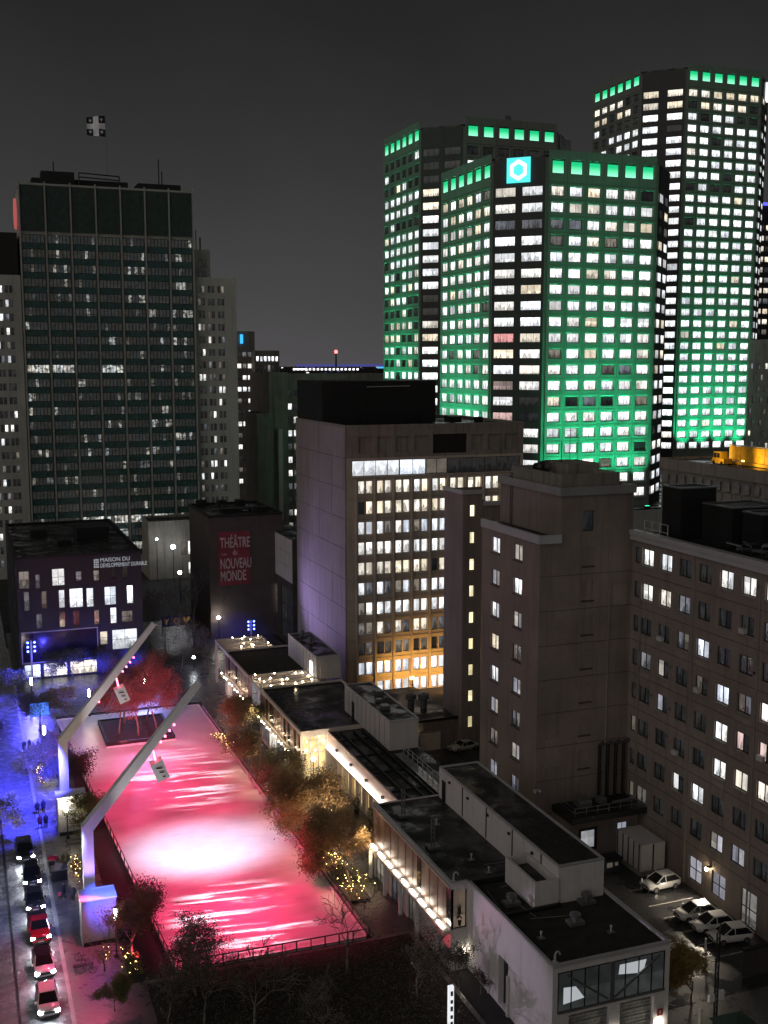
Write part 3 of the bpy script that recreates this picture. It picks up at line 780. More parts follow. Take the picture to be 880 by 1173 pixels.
bt = thing('beacon_tower', 'thin far tower topped by a glowing red beacon on the horizon', 'tower', (bq.x, 2550, 0))
MB().tube((bq.x, 2550, 0), (bq.x, 2550, bq.z), 3, 1.5, 6).build('mast', dark_metal, bt)
MB().ball((bq.x, 2550, bq.z), 4.6).build('beacon', emit('red_beacon', (1, .10, .10), 6, False), bt)
# ------------------------------------------------------------------ violet-dark office house, left
md = thing('dark_office_house', 'low dark violet office house lit blue at its foot, left', 'building', (18.4, 220, 0))
MX0, MX1, MY0, MY1, MH = 7.9, 29.2, 199.0, 243.0, 21.4
F = Face((MX0, MY0, 0), 0); FW = Face((MX0, MY1, 0), R(-90))
RD = [(.4, 16.2, 2.1, 19.3, glass_dim), (3.1, 16.1, 3.9, 18.6, glass_dim), (5.9, 16.4, 8.0, 19.4, win_white), (9.9, 17.0, 10.9, 18.7, glass_dim), (12.9, 16.8, 13.9, 18.7, glass_dim), (15.8, 17.0, 16.8, 19.3, glass_dark), (17.9, 16.8, 18.9, 19.2, glass_dark),
      (1.1, 12.3, 2.0, 15.7, glass_dim), (4.0, 12.6, 4.9, 15.6, glass_dim), (6.9, 12.4, 7.9, 15.6, win_cool), (8.7, 12.3, 11.0, 15.7, win_bright), (11.6, 12.2, 12.8, 15.6, win_bright), (14.7, 12.3, 16.7, 15.6, win_cool), (18.6, 12.3, 19.7, 15.6, win_bright),
      (3.0, 9.0, 4.0, 11.6, glass_dim), (6.9, 8.9, 7.9, 11.7, glass_dark), (9.2, 8.9, 10.3, 11.7, glass_dark), (12.8, 8.9, 13.7, 11.6, glass_dim), (15.6, 8.9, 16.7, 11.8, win_cool), (17.6, 8.9, 19.5, 11.0, glass_dim),
      (13.7, 5.2, 15.0, 7.6, win_warm), (15.8, 4.1, 20.2, 7.7, win_cool)]
shop = [(.5, 3.1, 13.2, 8.4, None), (.7, .3, 3.4, 2.7, win_cool), (3.9, .3, 7.9, 2.7, win_white), (8.4, .3, 13.0, 2.7, win_warm)]
WD = [(3 + k * 3.9 + (r % 2) * 1.2, 4.5 + r * 4.0, 4.3 + k * 3.9 + (r % 2) * 1.2, 7.6 + r * 4.0, glass_dim if (k * 7 + r * 3) % 4 else win_white) for r in range(4) for k in range(10)]
mb = MB(); F.wall(mb, MX1 - MX0, MH, [q[:4] for q in RD + shop], .3); FW.wall(mb, MY1 - MY0, MH, [q[:4] for q in WD], .3)
mb.face([(MX1, MY0, 0), (MX1, MY1, 0), (MX1, MY1, MH), (MX1, MY0, MH)]); mb.face([(MX0, MY1, 0), (MX1, MY1, 0), (MX1, MY1, MH), (MX0, MY1, MH)])
mb.build('wall', zinc, md)
for a, b2, c, d, wm_ in RD + shop[1:]: put_window(md, F, (a + c) / 2, (b2 + d) / 2, window_mesh(round(c - a, 2), round(d - b2, 2), 2 if c - a > 1.5 else 1, 2, .06, .06), wm_, .22)
for a, b2, c, d, wm_ in WD: put_window(md, FW, (a + c) / 2, (b2 + d) / 2, window_mesh(1.3, 3.1, 1, 2, .06, .06), wm_, .22)
mb = MB(); F.slab(mb, .52, 13.18, 3.12, 8.38, -.28, -.2); mb.build('screen', mat('dark_screen', (.01, .01, .03), .15, var=.1), md)
mb = MB()
for q in ((.35, 13.35, 2.95, 3.12), (.35, 13.35, 8.38, 8.55), (.35, .52, 3.12, 8.38), (13.18, 13.35, 3.12, 8.38)): F.slab(mb, *q, -.1, .12)
mb.build('screen_frame', trim, md)
MB().face([(MX0, MY0, MH - .1), (MX1, MY0, MH - .1), (MX1, MY1, MH - .1), (MX0, MY1, MH - .1)]).build('roof', roofmat, md)
MB().ringwall(MX0 + .004, MX1 - .004, MY0 + .004, MY1 - .004, MH - .1, MH + .35, .4).build('parapet', black_metal, md)
boxes(md, 'roof_unit', black_metal, [(20, 26, 218, 226, MH - .1, MH + 2.2), (12, 15, 225, 229, MH - .1, MH + 1.2), (16, 18.4, 212, 214, MH - .1, MH + .9)])
letter = emit('soft_white_letters', (.82, .85, .95), .42, False)
me = text_mesh('MAISON DU', 1.0, sx=.95); me.materials.append(letter); obj('lettering', me, md, F.P(14.1, 20.15, .05) - wloc(md))
me = text_mesh('DÉVELOPPEMENT DURABLE', 1.0, sx=.66); me.materials.append(letter); obj('lettering', me, md, F.P(14.1, 19.15, .05) - wloc(md))
mb = MB()
for i in range(3):
    for j in range(4): F.slab(mb, 13.05 + i * .3, 13.27 + i * .3, 19.15 + j * .42, 19.45 + j * .42 - .05 * ((i + j) % 2), .0, .04)
mb.build('leaf_logo', letter, md)

# ------------------------------------------------------------------ theatre
th = thing('theatre_house', 'dark brick theatre house with a red painted banner', 'building', (52.5, 225, 0))
mb = MB(); mb.box(45, 60, 216, 236, 0, 24.6); mb.build('wall', mat('theatre_brick', (.085, .07, .065), .85, var=.2, bump=.3, bscale=9), th)
MB().ringwall(44.9, 60.1, 215.9, 236.1, 24.6, 25.1, .4).build('parapet', black_metal, th)
MB().box(45.3, 59.7, 216.3, 235.7, 24.6, 24.75).build('roof', roofmat, th)
mb = MB()
boxes(th, 'roof_unit', black_metal, [(*q[:4], 24.75, 24.75 + q[4]) for q in ((46, 48, 232, 234, 1.4), (50.5, 52, 231, 233, 1.3), (54.2, 56, 231, 233, 1.3), (49, 55, 221, 224, .8), (50, 51, 226, 229, .7), (55.5, 58, 219, 222, 1.1))])
mb = MB(); mb.tube((48, 225, 25.1), (58, 224.4, 25.3), .18, n=6).tube((48.2, 227, 25), (54, 220, 25.2), .15, n=6); mb.build('duct', grey_metal, th)
bn = MB().box(46.8, 53.2, 215.86, 215.97, 10.9, 21.7).build('banner', mat('red_banner', (.24, .04, .055), .8, var=.2, vscale=.6), th)
bl = mat('banner_letters', (.55, .47, .47), .8, var=.3, vscale=1.2)
for s, x, z, size, sx in (('THÉÂTRE', 47.15, 18.5, 2.9, .50), ('du', 49.7, 17.0, 1.5, .6), ('NOUVEAU', 47.1, 14.3, 2.9, .46), ('MONDE', 47.1, 11.8, 2.9, .50)):
    me = text_mesh(s, size, sx=sx, bold=.045); me.materials.append(bl); o = obj('lettering', me, th, Vector((x, 215.84, z)) - wloc(th))
me = text_mesh('TNM', .7, sx=.7); me.materials.append(bl); obj('lettering', me, th, Vector((47.35, 215.84, 16.9)) - wloc(th))
# lower wing of the theatre with white panels over brick
tw = thing('theatre_wing', 'theatre side wing with white panels above a glazed brick wall', 'building', (61, 212, 0))
Fw = Face((58.6, 224, 0), R(-90)); LW = 20.0
mb = MB(); rects = [(1.5 + k * 1.5, 4.5, 2.6 + k * 1.5, 10.5) for k in range(5)] + [(11.5, .5, 19, 11)]
Fw.wall(mb, LW, 12.6, rects, .25, 0); mb.face([(58.6, 204, 0), (64, 204, 0), (64, 204, 21.2), (58.6, 204, 21.2)], 0); mb.face([(58.605, 204, 12.6), (58.605, 224, 12.6), (58.605, 224, 21.2), (58.605, 204, 21.2)], 0)
mb.face([(58.6, 204, 21.2), (64, 204, 21.2), (64, 224, 21.2), (58.6, 224, 21.2)], 1); mb.build('wall', [brick_dark, roofmat], tw)
pmh = MB().box(-1.22, 1.22, -.16, .0, -1.38, 1.38).mesh('white_panel', [white_panel])
for i in range(8):
    for j in range(3): obj('white_panel', pmh, tw, Fw.P(1.25 + i * 2.5, 14.1 + j * 2.82, -.005) - wloc(tw), Fw.rz)
for a, b2, c, d in rects[:5]: put_window(tw, Fw, (a + c) / 2, (b2 + d) / 2, window_mesh(1.1, 6.0, 1, 3, .06, .06), win_warm if a > 5 else glass_dim, .2)
put_window(tw, Fw, 15.25, 5.75, window_mesh(7.5, 10.5, 4, 3, .08, .08), glass_dark, .2)

# ------------------------------------------------------------------ concrete office block
cb_ = thing('concrete_office_block', 'concrete office block with paired lit windows and a violet-lit blank side', 'building', (74, 184, 0))
CX0, CX1, CY0, CY1, CH = 58.0, 90.0, 170.0, 198.0, 44.6
F = Face((CX0, CY0, 0), 0); rg = random.Random(51); rects = []; cols = [61.3 - CX0 + 3.27 * k for k in range(9)]
rowz = [34.8 - 3.37 * r for r in range(11)]
for z in rowz:
    for u in cols:
        for s in (-1, 1): rects.append((u + s * .68 - .57, z - 1.05, u + s * .68 + .57, z + 1.05))
rib = (1.0, 36.6, 31.6, 39.2)
tops = [(2.1 + k * 3.27, 40.4, 4.6 + k * 3.27, 43.0) for k in range(4)] + [(15.2, 40.0, 21.4, 43.2)] + [(22.2 + k * 3.1, 40.4, 24.6 + k * 3.1, 43.0) for k in range(3)]
mb = MB(); F.wall(mb, CX1 - CX0, 39.6, rects + [rib], .45); F.wall(mb, CX1 - CX0, CH, tops, .3, 1, v0=39.6)
mb.face([(CX1, CY0, 0), (CX1, CY1, 0), (CX1, CY1, CH), (CX1, CY0, CH)]); mb.face([(CX0, CY1, 0), (CX1, CY1, 0), (CX1, CY1, CH), (CX0, CY1, CH)])
mb.face([(CX0 + .02, CY0 + .02, 0), (CX0 + .02, CY1, 0), (CX0 + .02, CY1, CH), (CX0 + .02, CY0 + .02, CH)], 1)
mb.build('wall', [concrete, concrete_dark], cb_)
colour = {0: ((.15, glass_dim), (.75, win_warm), (1, win_white)), 1: ((.15, glass_dark), (.85, win_warm), (1, win_white)), 2: ((.2, glass_dim), (.75, win_cool), (1, win_white)), 3: ((.05, glass_dim), (1, win_white)),
          4: ((.15, glass_dark), (1, win_warm)), 5: ((.5, glass_dim), (1, win_cool)), 6: ((.1, glass_dim), (1, win_white)), 7: ((.3, glass_dim), (1, win_warm)), 8: ((.5, glass_dark), (.45, glass_dim), (1, win_white)), 9: ((.0, glass_dim), (1, win_cool)), 10: ((.05, glass_dim), (1, win_cool))}
k_ = 0
for r, z in enumerate(rowz):
    for u in cols:
        for s in (-1, 1): put_window(cb_, F, u + s * .68, z, window_mesh(1.14, 2.1, 1, 1, .06, .05), pick(rg, colour[r]), .40, frame_tan)
put_window(cb_, F, 5.2, 37.9, window_mesh(8.2, 2.5, 4, 1, .06, .08), win_cool, .40, name='ribbon_window'); put_window(cb_, F, 11.7, 37.9, window_mesh(4.6, 2.5, 2, 1, .06, .08), win_cool, .40, name='ribbon_window')
put_window(cb_, F, 16.0, 37.9, window_mesh(3.8, 2.5, 2, 1, .06, .08), glass_dim, .40, name='ribbon_window')
put_window(cb_, F, 24.8, 37.9, window_mesh(13.6, 2.5, 6, 1, .06, .08), glass_dark, .40, name='ribbon_window')
for a, b2, c, d in tops:
    mb = MB(); F.slab(mb, a + .02, c - .02, b2 + .02, d - .02, -.34, -.26); mb.build('recessed_panel', black_metal if c - a > 4 else concrete_dark, cb_)
fmh = MB().box(-.16, .16, -.32, .0, 0, 36).mesh('mullion_rib', [concrete])
for k in range(10): obj('mullion_rib', fmh, cb_, F.P(cols[0] - 1.635 + 3.27 * k, .2, 0) - wloc(cb_))
for z in rowz: # floor ledges
    mb = MB(); F.slab(mb, .2, 31.8, z + 1.62, z + 1.72, .0, .14); mb.build('floor_ledge', concrete, cb_)
# blank side: precast panels with open joints
Fs = Face((CX0, CY1, 0), R(-90)); pch = CH / 9
pn = MB().box(-3.46, 3.46, -.22, .0, -pch / 2 + .035, pch / 2 - .035).mesh('wall_panel', [mat('side_panel_concrete', (.30, .27, .275), .85, var=.16, vscale=.13, streak=.5, bump=.12)])
for i in range(4):
    for j in range(9): obj('wall_panel', pn, cb_, Fs.P(3.5 + 7 * i, pch * (j + .5), .0 + .012 * ((i + j * 2) % 3)) - wloc(cb_), Fs.rz)
MB().face([(CX0, CY0, CH - .15), (CX1, CY0, CH - .15), (CX1, CY1, CH - .15), (CX0, CY1, CH - .15)]).build('roof', roofmat, cb_)
MB().ringwall(CX0 - .24, CX1, CY0 - .06, CY1, CH - .1, CH + .35, .5).build('parapet', concrete_dark, cb_)
MB().box(58.0, 79.0, 182.5, 197.6, CH - .1, 51.8).build('penthouse', black_metal, cb_)
boxes(cb_, 'roof_unit', dark_metal, [(64.5, 72, 179.0, 180.3, CH, CH + 1.4), (75.5, 77, 179, 180, CH, CH + 2.0), (80, 82, 178, 181, CH, CH + 1.1), (84, 85.2, 176, 177.2, CH, CH + 1.0)])
MB().tube((66, 182.3, 50.8), (74, 182.3, 50.9), .08, n=5).build('light_rail', trim, cb_)

# ------------------------------------------------------------------ stepped brown brick house and long brick wing
BZ = -4.97          # the brick blocks are drawn in units of 0.917 m, with their ground at this level
def to_metres(o, k, z0):  # drawing units -> metres, standing on the ground (storeys come out at 3.8 to 3.9 m)
    p = o.location; o.location = (p.x * k, p.y * k, (p.z - z0) * k); o.scale = (k, k, k)
KB = .9171
br = thing('brown_brick_house', 'stepped brown brick block with a taller tower, windows in columns', 'building', (68, 122, BZ))
RZ = [31.8 - 4.23 * r for r in range(8)]
F = Face((63.5, 115.4, 0), 0); FW = Face((63.5, 131, 0), R(-90))
wr = [(131 - y - 1.15, z - 1.0, 131 - y + 1.15, z + 1.0) for y in (127.0, 120.9) for z in RZ]
mb = MB(); FW.wall(mb, 15.6, 34.2, wr, .28, v0=BZ)
bl_ = [(6.0, z - 1.2, 7.2, z + 1.2) for z in RZ[0:1]]
F.wall(mb, 12.8, 34.2, [(5.9, z - 1.15, 7.4, z + 1.15) for z in RZ], .18, v0=BZ)
mb.face([(63.5, 131, BZ), (76.3, 131, BZ), (76.3, 131, 34.2), (63.5, 131, 34.2)]); mb.build('wall', brick_brown, br)
T2 = Face((66.3, 115.4, 0), 0); mb = MB(); T2.wall(mb, 10.0, 40.0, [(3.0, 34.9, 4.5, 37.4)], .25, v0=34.2)
mb.face([(66.3, 115.4, 34.2), (66.3, 131.4, 34.2), (66.3, 131.4, 40), (66.3, 115.4, 40)]); mb.face([(76.3, 115.4, 34.2), (76.3, 131.4, 34.2), (76.3, 131.4, 40), (76.3, 115.4, 40)]); mb.face([(66.3, 131.4, 34.2), (76.3, 131.4, 34.2), (76.3, 131.4, 40), (66.3, 131.4, 40)])
mb.build('tower_wall', brick_brown, br)
put_window(br, T2, 3.75, 36.15, window_mesh(1.5, 2.5, 1, 1, .08), glass_dark, .2)
for k, z in enumerate(RZ):
    mb = MB(); F.slab(mb, 5.92, 7.38, z - 1.13, z + 1.13, -.15, -.1); mb.build('blocked_window', brick_brown, br)
    mb = MB(); F.slab(mb, 5.75, 7.55, z - 1.33, z - 1.152, -.05, .08); mb.build('sill', brick_dark, br)
rg = random.Random(61)
cm_ = {0: [win_white, glass_dim, win_white, win_warm, win_white, glass_dim, glass_dim, glass_dim], 1: [glass_dim, win_white, glass_dim, glass_dim, glass_dim, glass_dim, glass_dim, glass_dim]}
win_curtain = winmat('curtained_window', (1, .9, .8), (.85, .85, 1), .55, .15, .8, .05)
for ci, y in enumerate((127.0, 120.9)):
    for k, z in enumerate(RZ):
        m1 = cm_[ci][k]; m1 = win_curtain if m1 is glass_dim and (k + ci) % 2 else m1
        put_sash(br, FW, 131 - y, z, 2.3, 2.0, 2, [m1, m1 if rg.random() < .7 else win_curtain], .22)
        mb = MB(); FW.slab(mb, 131 - y - 1.25, 131 - y + 1.25, z - 1.15, z - 1.005, -.1, .1); mb.build('sill', brick_dark, br)
MB().box(63.55, 66.25, 115.6, 130.9, 33.9, 34.05).build('roof', roofmat, br); MB().box(66.5, 76.1, 115.7, 131.2, 39.4, 39.6).build('roof', roofmat, br)
mb = MB(); mb.box(63.25, 66.3, 115.1, 115.6, 33.7, 34.7); mb.box(63.25, 63.75, 115.6, 131, 33.7, 34.7); mb.build('cornice', trim, br)
cornice_g = mat('grey_cornice', (.26, .26, .26), .6, var=.15)
mb = MB(); mb.ringwall(66.0, 76.5, 115.1, 131.6, 39.3, 40.3, .5); mb.build('cornice', cornice_g, br)
mb = MB(); mb.ringwall(67.4, 75.6, 117.5, 130.6, 39.6, 41.6, .35); mb.build('parapet', concrete_dark, br)
mb = MB(); mb.box(71.5, 76, 123, 129, 39.6, 42.3); mb.build('roof_unit', concrete_dark, br)
# side stair shaft with a column of yellow windows
ss = thing('stair_shaft', 'narrow brown stair shaft with one column of yellow lit windows', 'building', (62, 134, 3.6))
Fs2 = Face((60.7, 131.0, 0), 0); YZ = [35.8 - 3.56 * k for k in range(10)]
mb = MB(); Fs2.wall(mb, 2.78, 38.2, [(1.0, z - .8, 1.75, z + .8) for z in YZ], .22)
mb.face([(60.7, 131, 0), (60.7, 137, 0), (60.7, 137, 38.2), (60.7, 131, 38.2)]); mb.face([(60.7, 137, 0), (66.3, 137, 0), (66.3, 137, 38.2), (60.7, 137, 38.2)]); mb.face([(63.48, 131.05, 34.2), (66.3, 131.05, 34.2), (66.3, 131.05, 36.6), (63.48, 131.05, 36.6)]); mb.face([(60.7, 131, 38), (63.48, 131, 38), (63.48, 137, 38), (60.7, 137, 38)]); mb.face([(63.48, 131, 38), (63.48, 137, 38), (63.48, 137, 36), (63.48, 131, 36)]); mb.face([(63.48, 131.05, 36.4), (66.3, 131.05, 36.4), (66.3, 137, 36.4), (63.48, 137, 36.4)])
mb.build('wall', brick_brown, ss)
for z in YZ: put_window(ss, Fs2, 1.375, z, window_mesh(.75, 1.6, 1, 1, .08), win_yellow, .18)
mb = MB(); mb.box(60.5, 63.6, 130.8, 131.2, 38.0, 38.5); mb.box(60.5, 60.9, 131.2, 137.2, 38.0, 38.5); mb.build('cornice', trim, ss); mb = MB(); mb.box(63.62, 66.3, 130.8, 131.2, 36.4, 36.95); mb.build('cornice', trim, ss)
# concrete flank between shaft and office block
# long wing to the right
rw = thing('long_brick_wing', 'long brown brick wing along the parking lot, rows of paired windows', 'building', (82, 93, BZ))
FW = Face((76.3, 115.4, 0), R(-90)); WL = 47.4; ys = [1.2 if k == 0 else 3.4 + 3.67 * (k - 1) for k in range(12)]
wr = []
for k, u in enumerate(ys):
    for r, z in enumerate(RZ): wr.append((u - (.55 if k == 0 else 1.12), z - 1.0, u + (.55 if k == 0 else 1.12), z + 1.0))
gl = [(13.4, -4.0, 15.8, -1.2), (17.6, -4.0, 20.0, -1.2), (22.6, -4.9, 25.2, -.9), (28.0, -4.0, 30.4, -1.2)]
mb = MB(); FW.wall(mb, WL, 34.3, wr + gl, .28, v0=BZ); mb.face([(76.3, 68, BZ), (90, 68, BZ), (90, 68, 34.3), (76.3, 68, 34.3)]); mb.face([(76.3, 115.4, 34), (76.3, 68, 34), (96, 68, 34), (96, 115.4, 34)], 1); mb.face([(76.3, 115.45, BZ), (96, 115.45, BZ), (96, 115.45, 34.3), (76.3, 115.45, 34.3)])
mb.build('wall', [brick_brown, roofmat], rw)
rg = random.Random(63); sure = {(1, 0): win_white, (2, 0): win_white, (5, 0): win_white, (6, 0): win_white, (7, 0): win_white, (1, 1): win_white, (2, 1): win_warm, (3, 1): glass_dim, (5, 2): glass_dark, (4, 3): glass_dim,
        (5, 3): win_cool, (6, 3): glass_dim, (7, 3): win_white, (5, 4): win_white, (6, 4): win_red, (7, 4): win_red, (5, 5): win_white, (6, 5): win_warm, (7, 5): win_warm, (3, 6): win_white, (4, 6): win_white, (3, 2): glass_dim, (4, 2): win_cool, (8, 2): win_white}
for k, u in enumerate(ys):
    for r, z in enumerate(RZ):
        m1 = sure.get((k, r)) or pick(rg, ((.55, glass_dark), (.25, win_curtain), (.1, glass_dim), (1, glass_dark)))
        put_sash(rw, FW, u, z, 1.1 if k == 0 else 2.24, 2.0, 1 if k == 0 else 2, [m1, m1 if rg.random() < .8 else glass_dark], .22)
        if k: mb = MB(); FW.slab(mb, u - 1.2, u + 1.2, z - 1.15, z - 1.005, -.1, .09); mb.build('sill', concrete_dark, rw)
for a, b2, c, d in gl: put_window(rw, FW, (a + c) / 2, (b2 + d) / 2, window_mesh(round(c - a, 2), round(d - b2, 2), 2, 2, .09, .1), win_curtain if a < 22 else glass_dim, .2)
mb = MB(); FW.slab(mb, 0, WL, 33.6, 34.25, .004, .35); FW.slab(mb, 0, WL, 34.25, 34.8, -.5, .5); mb.build('cornice', trim, rw)
for k, u in enumerate((2.3, 12.6, 23.7, 34.6)):      # rainwater pipes
    mb = MB(); FW.slab(mb, u - .07, u + .07, BZ, 33.5, .01, .16)
    for z in range(0, 33, 4): FW.slab(mb, u - .12, u + .12, z, z + .1, .005, .19)
    mb.build('downpipe', concrete_dark, rw)
for k in range(13):                                   # wall vents and patched brick
    u, z = 4.9 + 3.67 * rg.randrange(0, 9) + rg.uniform(-.2, .2), RZ[rg.randrange(0, 7)] + rg.uniform(-.6, .8)
    mb = MB(); FW.slab(mb, u - .18, u + .18, z - .14, z + .14, .003, .07); mb.build('wall_vent', grey_metal, rw)
patch_m = mat('patched_brick', (.25, .21, .185), .85, var=.2, vscale=.5, bump=.3)
for k in range(9):
    u, z = 3.4 + 3.67 * rg.randrange(0, 9), RZ[rg.randrange(0, 7)]; wd = rg.uniform(.9, 1.3); mb = MB(); FW.slab(mb, u - wd, u + wd, z - 2.2, z - 1.5, .001, .012); mb.build('brick_patch', patch_m, rw)
for u, z in ((7.07, 23.34), (14.4, 19.1), (21.7, 27.6), (10.7, 10.6), (25.4, 14.9)):
    mb = MB(); FW.slab(mb, u - .95, u - .1, z - .95, z - .4, -.1, .35); mb.build('window_unit', white_panel, rw)
for r in range(8): mb = MB(); FW.slab(mb, .02, WL - .02, RZ[r] - 2.15, RZ[r] - 2.09, .002, .02); mb.build('course_line', brick_dark, rw)
mb = MB(); F.slab(mb, 9.6, 9.72, BZ, 33.6, .01, .14); mb.build('downpipe', concrete_dark, br)
for r in range(8): mb = MB(); F.slab(mb, .05, 12.75, RZ[r] - 2.15, RZ[r] - 2.09, .002, .02); mb.build('course_line', brick_dark, br)
for u0, u1, z0, z1 in ((1.2, 3.4, 6, 9.5), (8.3, 9.4, 17, 20.2), (10.3, 12.2, 25.5, 28), (2.2, 4.4, 24, 25.8)): mb = MB(); F.slab(mb, u0, u1, z0, z1, .001, .012); mb.build('brick_patch', patch_m, br)
# plant on the wing's roof
def roof_unit(label, x0, x1, y0, y1, z0, h, mt, extra=None):
    T = thing('rooftop_unit', label, 'rooftop unit', ((x0 + x1) / 2, (y0 + y1) / 2, z0), group='rooftop plant on the brick wing')
    MB().box(x0, x1, y0, y1, z0, z0 + h).build('casing', mt, T)
    MB().ringwall(x0 - .08, x1 + .08, y0 - .08, y1 + .08, z0 + h, z0 + h + .18, .25).build('rim', grey_metal, T)
    m2 = MB()
    for k in range(5): m2.box(x0 + .3, x1 - .3, y0 - .06, y0 - .005, z0 + .4 + k * (h - .6) / 5, z0 + .55 + k * (h - .6) / 5)
    m2.build('grille', dark_metal, T); return T
roof_unit('tall black plant box on the wing roof beside the brick tower', 80, 85, 111, 114.8, 34, 6.0, black_metal)
roof_unit('stepped black plant box in the middle of the wing roof', 82, 89, 104, 109.5, 34, 4.4, black_metal)
roof_unit('smaller grey-sided plant box in front of the black ones', 82.5, 87.5, 99.5, 102.8, 34, 4.2, dark_metal)
roof_unit('large black plant box at the right edge of the wing roof', 86, 92, 78, 90.5, 34, 3.6, black_metal)
dt = thing('roof_ducts', 'tangle of shiny pipes and ducts on the wing roof', 'ducts', (82, 98, 34)); mb = MB(); rg = random.Random(64)
for k in range(16):
    x0, y0 = rg.uniform(79, 85), rg.uniform(92, 101); a = rg.uniform(0, 6.3); l = rg.uniform(1, 3.5)
    z = rg.uniform(34.4, 35.6); mb.tube((x0, y0, z), (x0 + math.cos(a) * l, y0 + math.sin(a) * l, z + rg.uniform(-.3, .3)), rg.uniform(.1, .3), n=7); mb.tube((x0, y0, 34), (x0, y0, z), .12, n=6)
mb.build('pipe', mat('shiny_duct', (.45, .46, .48), .22, metal=1, var=.2), dt)
rl = thing('roof_railing', 'short grey guard rail on the wing roof edge', 'railing', (77.6, 113, 34)); mb = MB()
for k in range(4): mb.tube((77.4, 114.6 - k * 1.6, 34), (77.4, 114.6 - k * 1.6, 36.0), .05, n=5)
for z in (35.0, 35.95): mb.tube((77.4, 114.6, z), (77.4, 109.8, z), .05, n=5)
mb.build('rail', trim, rl)
# aerials on the brick tower
def dish(x, y, z, r, label):
    T = thing('satellite_dish', label, 'dish', (x, y, z), group='aerials on the brick tower'); mb = MB(); mb.tube((x, y, z), (x, y, z + 1.8), .07, n=6); mb.build('post', dark_metal, T)
    m2 = MB(); c = Vector((x, y - .1, z + 2.0)); d = Vector((-.3, -.8, .5)).normalized(); a = d.orthogonal().normalized(); b2 = d.cross(a)
    m2.loft([[c + d * q[1] + (a * math.cos(t_) + b2 * math.sin(t_)) * q[0] for t_ in [2 * math.pi * k / 14 for k in range(14)]] for q in ((.05, 0), (r * .6, .12), (r, .35), (r * .97, .37), (.05, .06))], caps=False)
    m2.build('reflector', dark_metal, T)
dish(70.0, 126.5, 39.6, .9, 'larger satellite dish on the brick tower roof'); dish(68.9, 126.5, 39.6, .6, 'smaller satellite dish left of the larger one')
for k, (x, y, h, lb) in enumerate(((72.2, 126, 3.6, 'thin whip aerial in the middle of the brick tower roof'), (74.3, 127.5, 5.2, 'tallest aerial pole on the brick tower roof'), (75.2, 127, 4.3, 'aerial pole with crossbar on the brick tower roof'))):
    T = thing('aerial', lb, 'aerial', (x, y, 41.5), group='aerials on the brick tower'); MB().tube((x, y, 39.6), (x, y, 41.5 + h), .06, .035, 5).build('pole', dark_metal, T)
    mb = MB(); mb.tube((x - .5, y, 41 + h), (x + .5, y, 41 + h), .035, n=4); mb.box(x - .18, x + .18, y - .15, y + .15, 41.6, 42.4); mb.build('crossbar', dark_metal, T)
ld = thing('roof_ladder', 'dark metal ladder on the side of the brick tower', 'ladder', (66.1, 128, 34.2)); mb = MB()
for dy in (-.25, .25): mb.tube((66.12, 128 + dy, 34.2), (66.12, 128 + dy, 41), .04, n=5)
for k in range(16): mb.tube((66.12, 127.75, 34.6 + k * .4), (66.12, 128.25, 34.6 + k * .4), .025, n=4)
mb.build('rungs', dark_metal, ld)
for o_ in [o_ for o_ in col.objects if o_.parent is None and (o_ in (br, rw, dt, rl, ld) or o_.get('group') in ('rooftop plant on the brick wing', 'aerials on the brick tower'))]: to_metres(o_, KB, BZ)
to_metres(ss, 1.07, 3.6)
# building with fluted wall behind the wing
fb_ = thing('fluted_wall_building', 'dark building with fluted wall and row of small vents, right', 'building', (125, 150, 0))
MB().box(103.6, 150, 95, 149, 0, 39.6).build('wall', concrete_dark, fb_); MB().box(104, 149.6, 95.4, 148.6, 39.6, 39.75).build('roof', roofmat, fb_)
MB().ringwall(103.2, 150.2, 94.8, 149.2, 38.4, 40.1, .45).build('parapet', concrete_dark, fb_)
fm1 = MB().box(-.35, 0, -.95, .95, 20, 36.2).mesh('flute', [concrete_dark]); vm = MB().box(-.18, 0, -.5, .5, 36.5, 37.8).mesh('vent', [grey_metal])
for k in range(24): obj('flute', fm1, fb_, Vector((103.6, 98 + k * 2.15, 0)) - wloc(fb_)); obj('vent', vm, fb_, Vector((103.42, 98 + k * 2.15, 0)) - wloc(fb_))
yel = mat('yellow_tarpaulin', (.75, .42, .03), .6, var=.35, vscale=1.2, streak=.3)
hq = G(835, 531, 39.75); hx = hq.x
yh = thing('roof_hoarding', 'yellow-lit hoarding on the roof of the fluted building', 'hoarding', (hx, hq.y - 9, 39.75))
for k in range(9): MB().box(hx, hx + .2, hq.y - 2.6 - k * 2.7, hq.y - k * 2.7, 40.3, 42.5 + .05 * (k % 2)).build('board', yel, yh)
MB().beam((hx + .1, hq.y + .1, 42.65), (hx + .1, hq.y - 24.5, 42.65), .3, .14).build('top_rail', trim, yh); MB().beam((hx - .2, hq.y + .1, 40.05), (hx - .2, hq.y - 24.5, 40.05), .5, .4).build('kicker', yel, yh)
vq = G(825, 532, 39.75); vx, vy = vq.x, vq.y
vh = thing('roof_machine', 'small yellow maintenance vehicle beside the roof hoarding', 'vehicle', (vx, vy, 39.75))
MB().box(vx - .6, vx + .9, vy - 1.6, vy + 1.2, 40.0, 40.7).build('body', yel, vh); MB().box(vx - .5, vx + .8, vy - .6, vy + 1.0, 40.7, 41.7).build('cab', yel, vh)
for d in (-.5, .25): MB().box(vx - .56, vx - .505, vy + d, vy + d + .6, 40.8, 41.5).build('window', dark_metal, vh)
for y in (-1.1, .8):
    for x in (-.5, .8): MB().tube((vx + x - .12, vy + y, 40.05), (vx + x + .12, vy + y, 40.05), .3, n=10).build('wheel', dark_metal, vh)
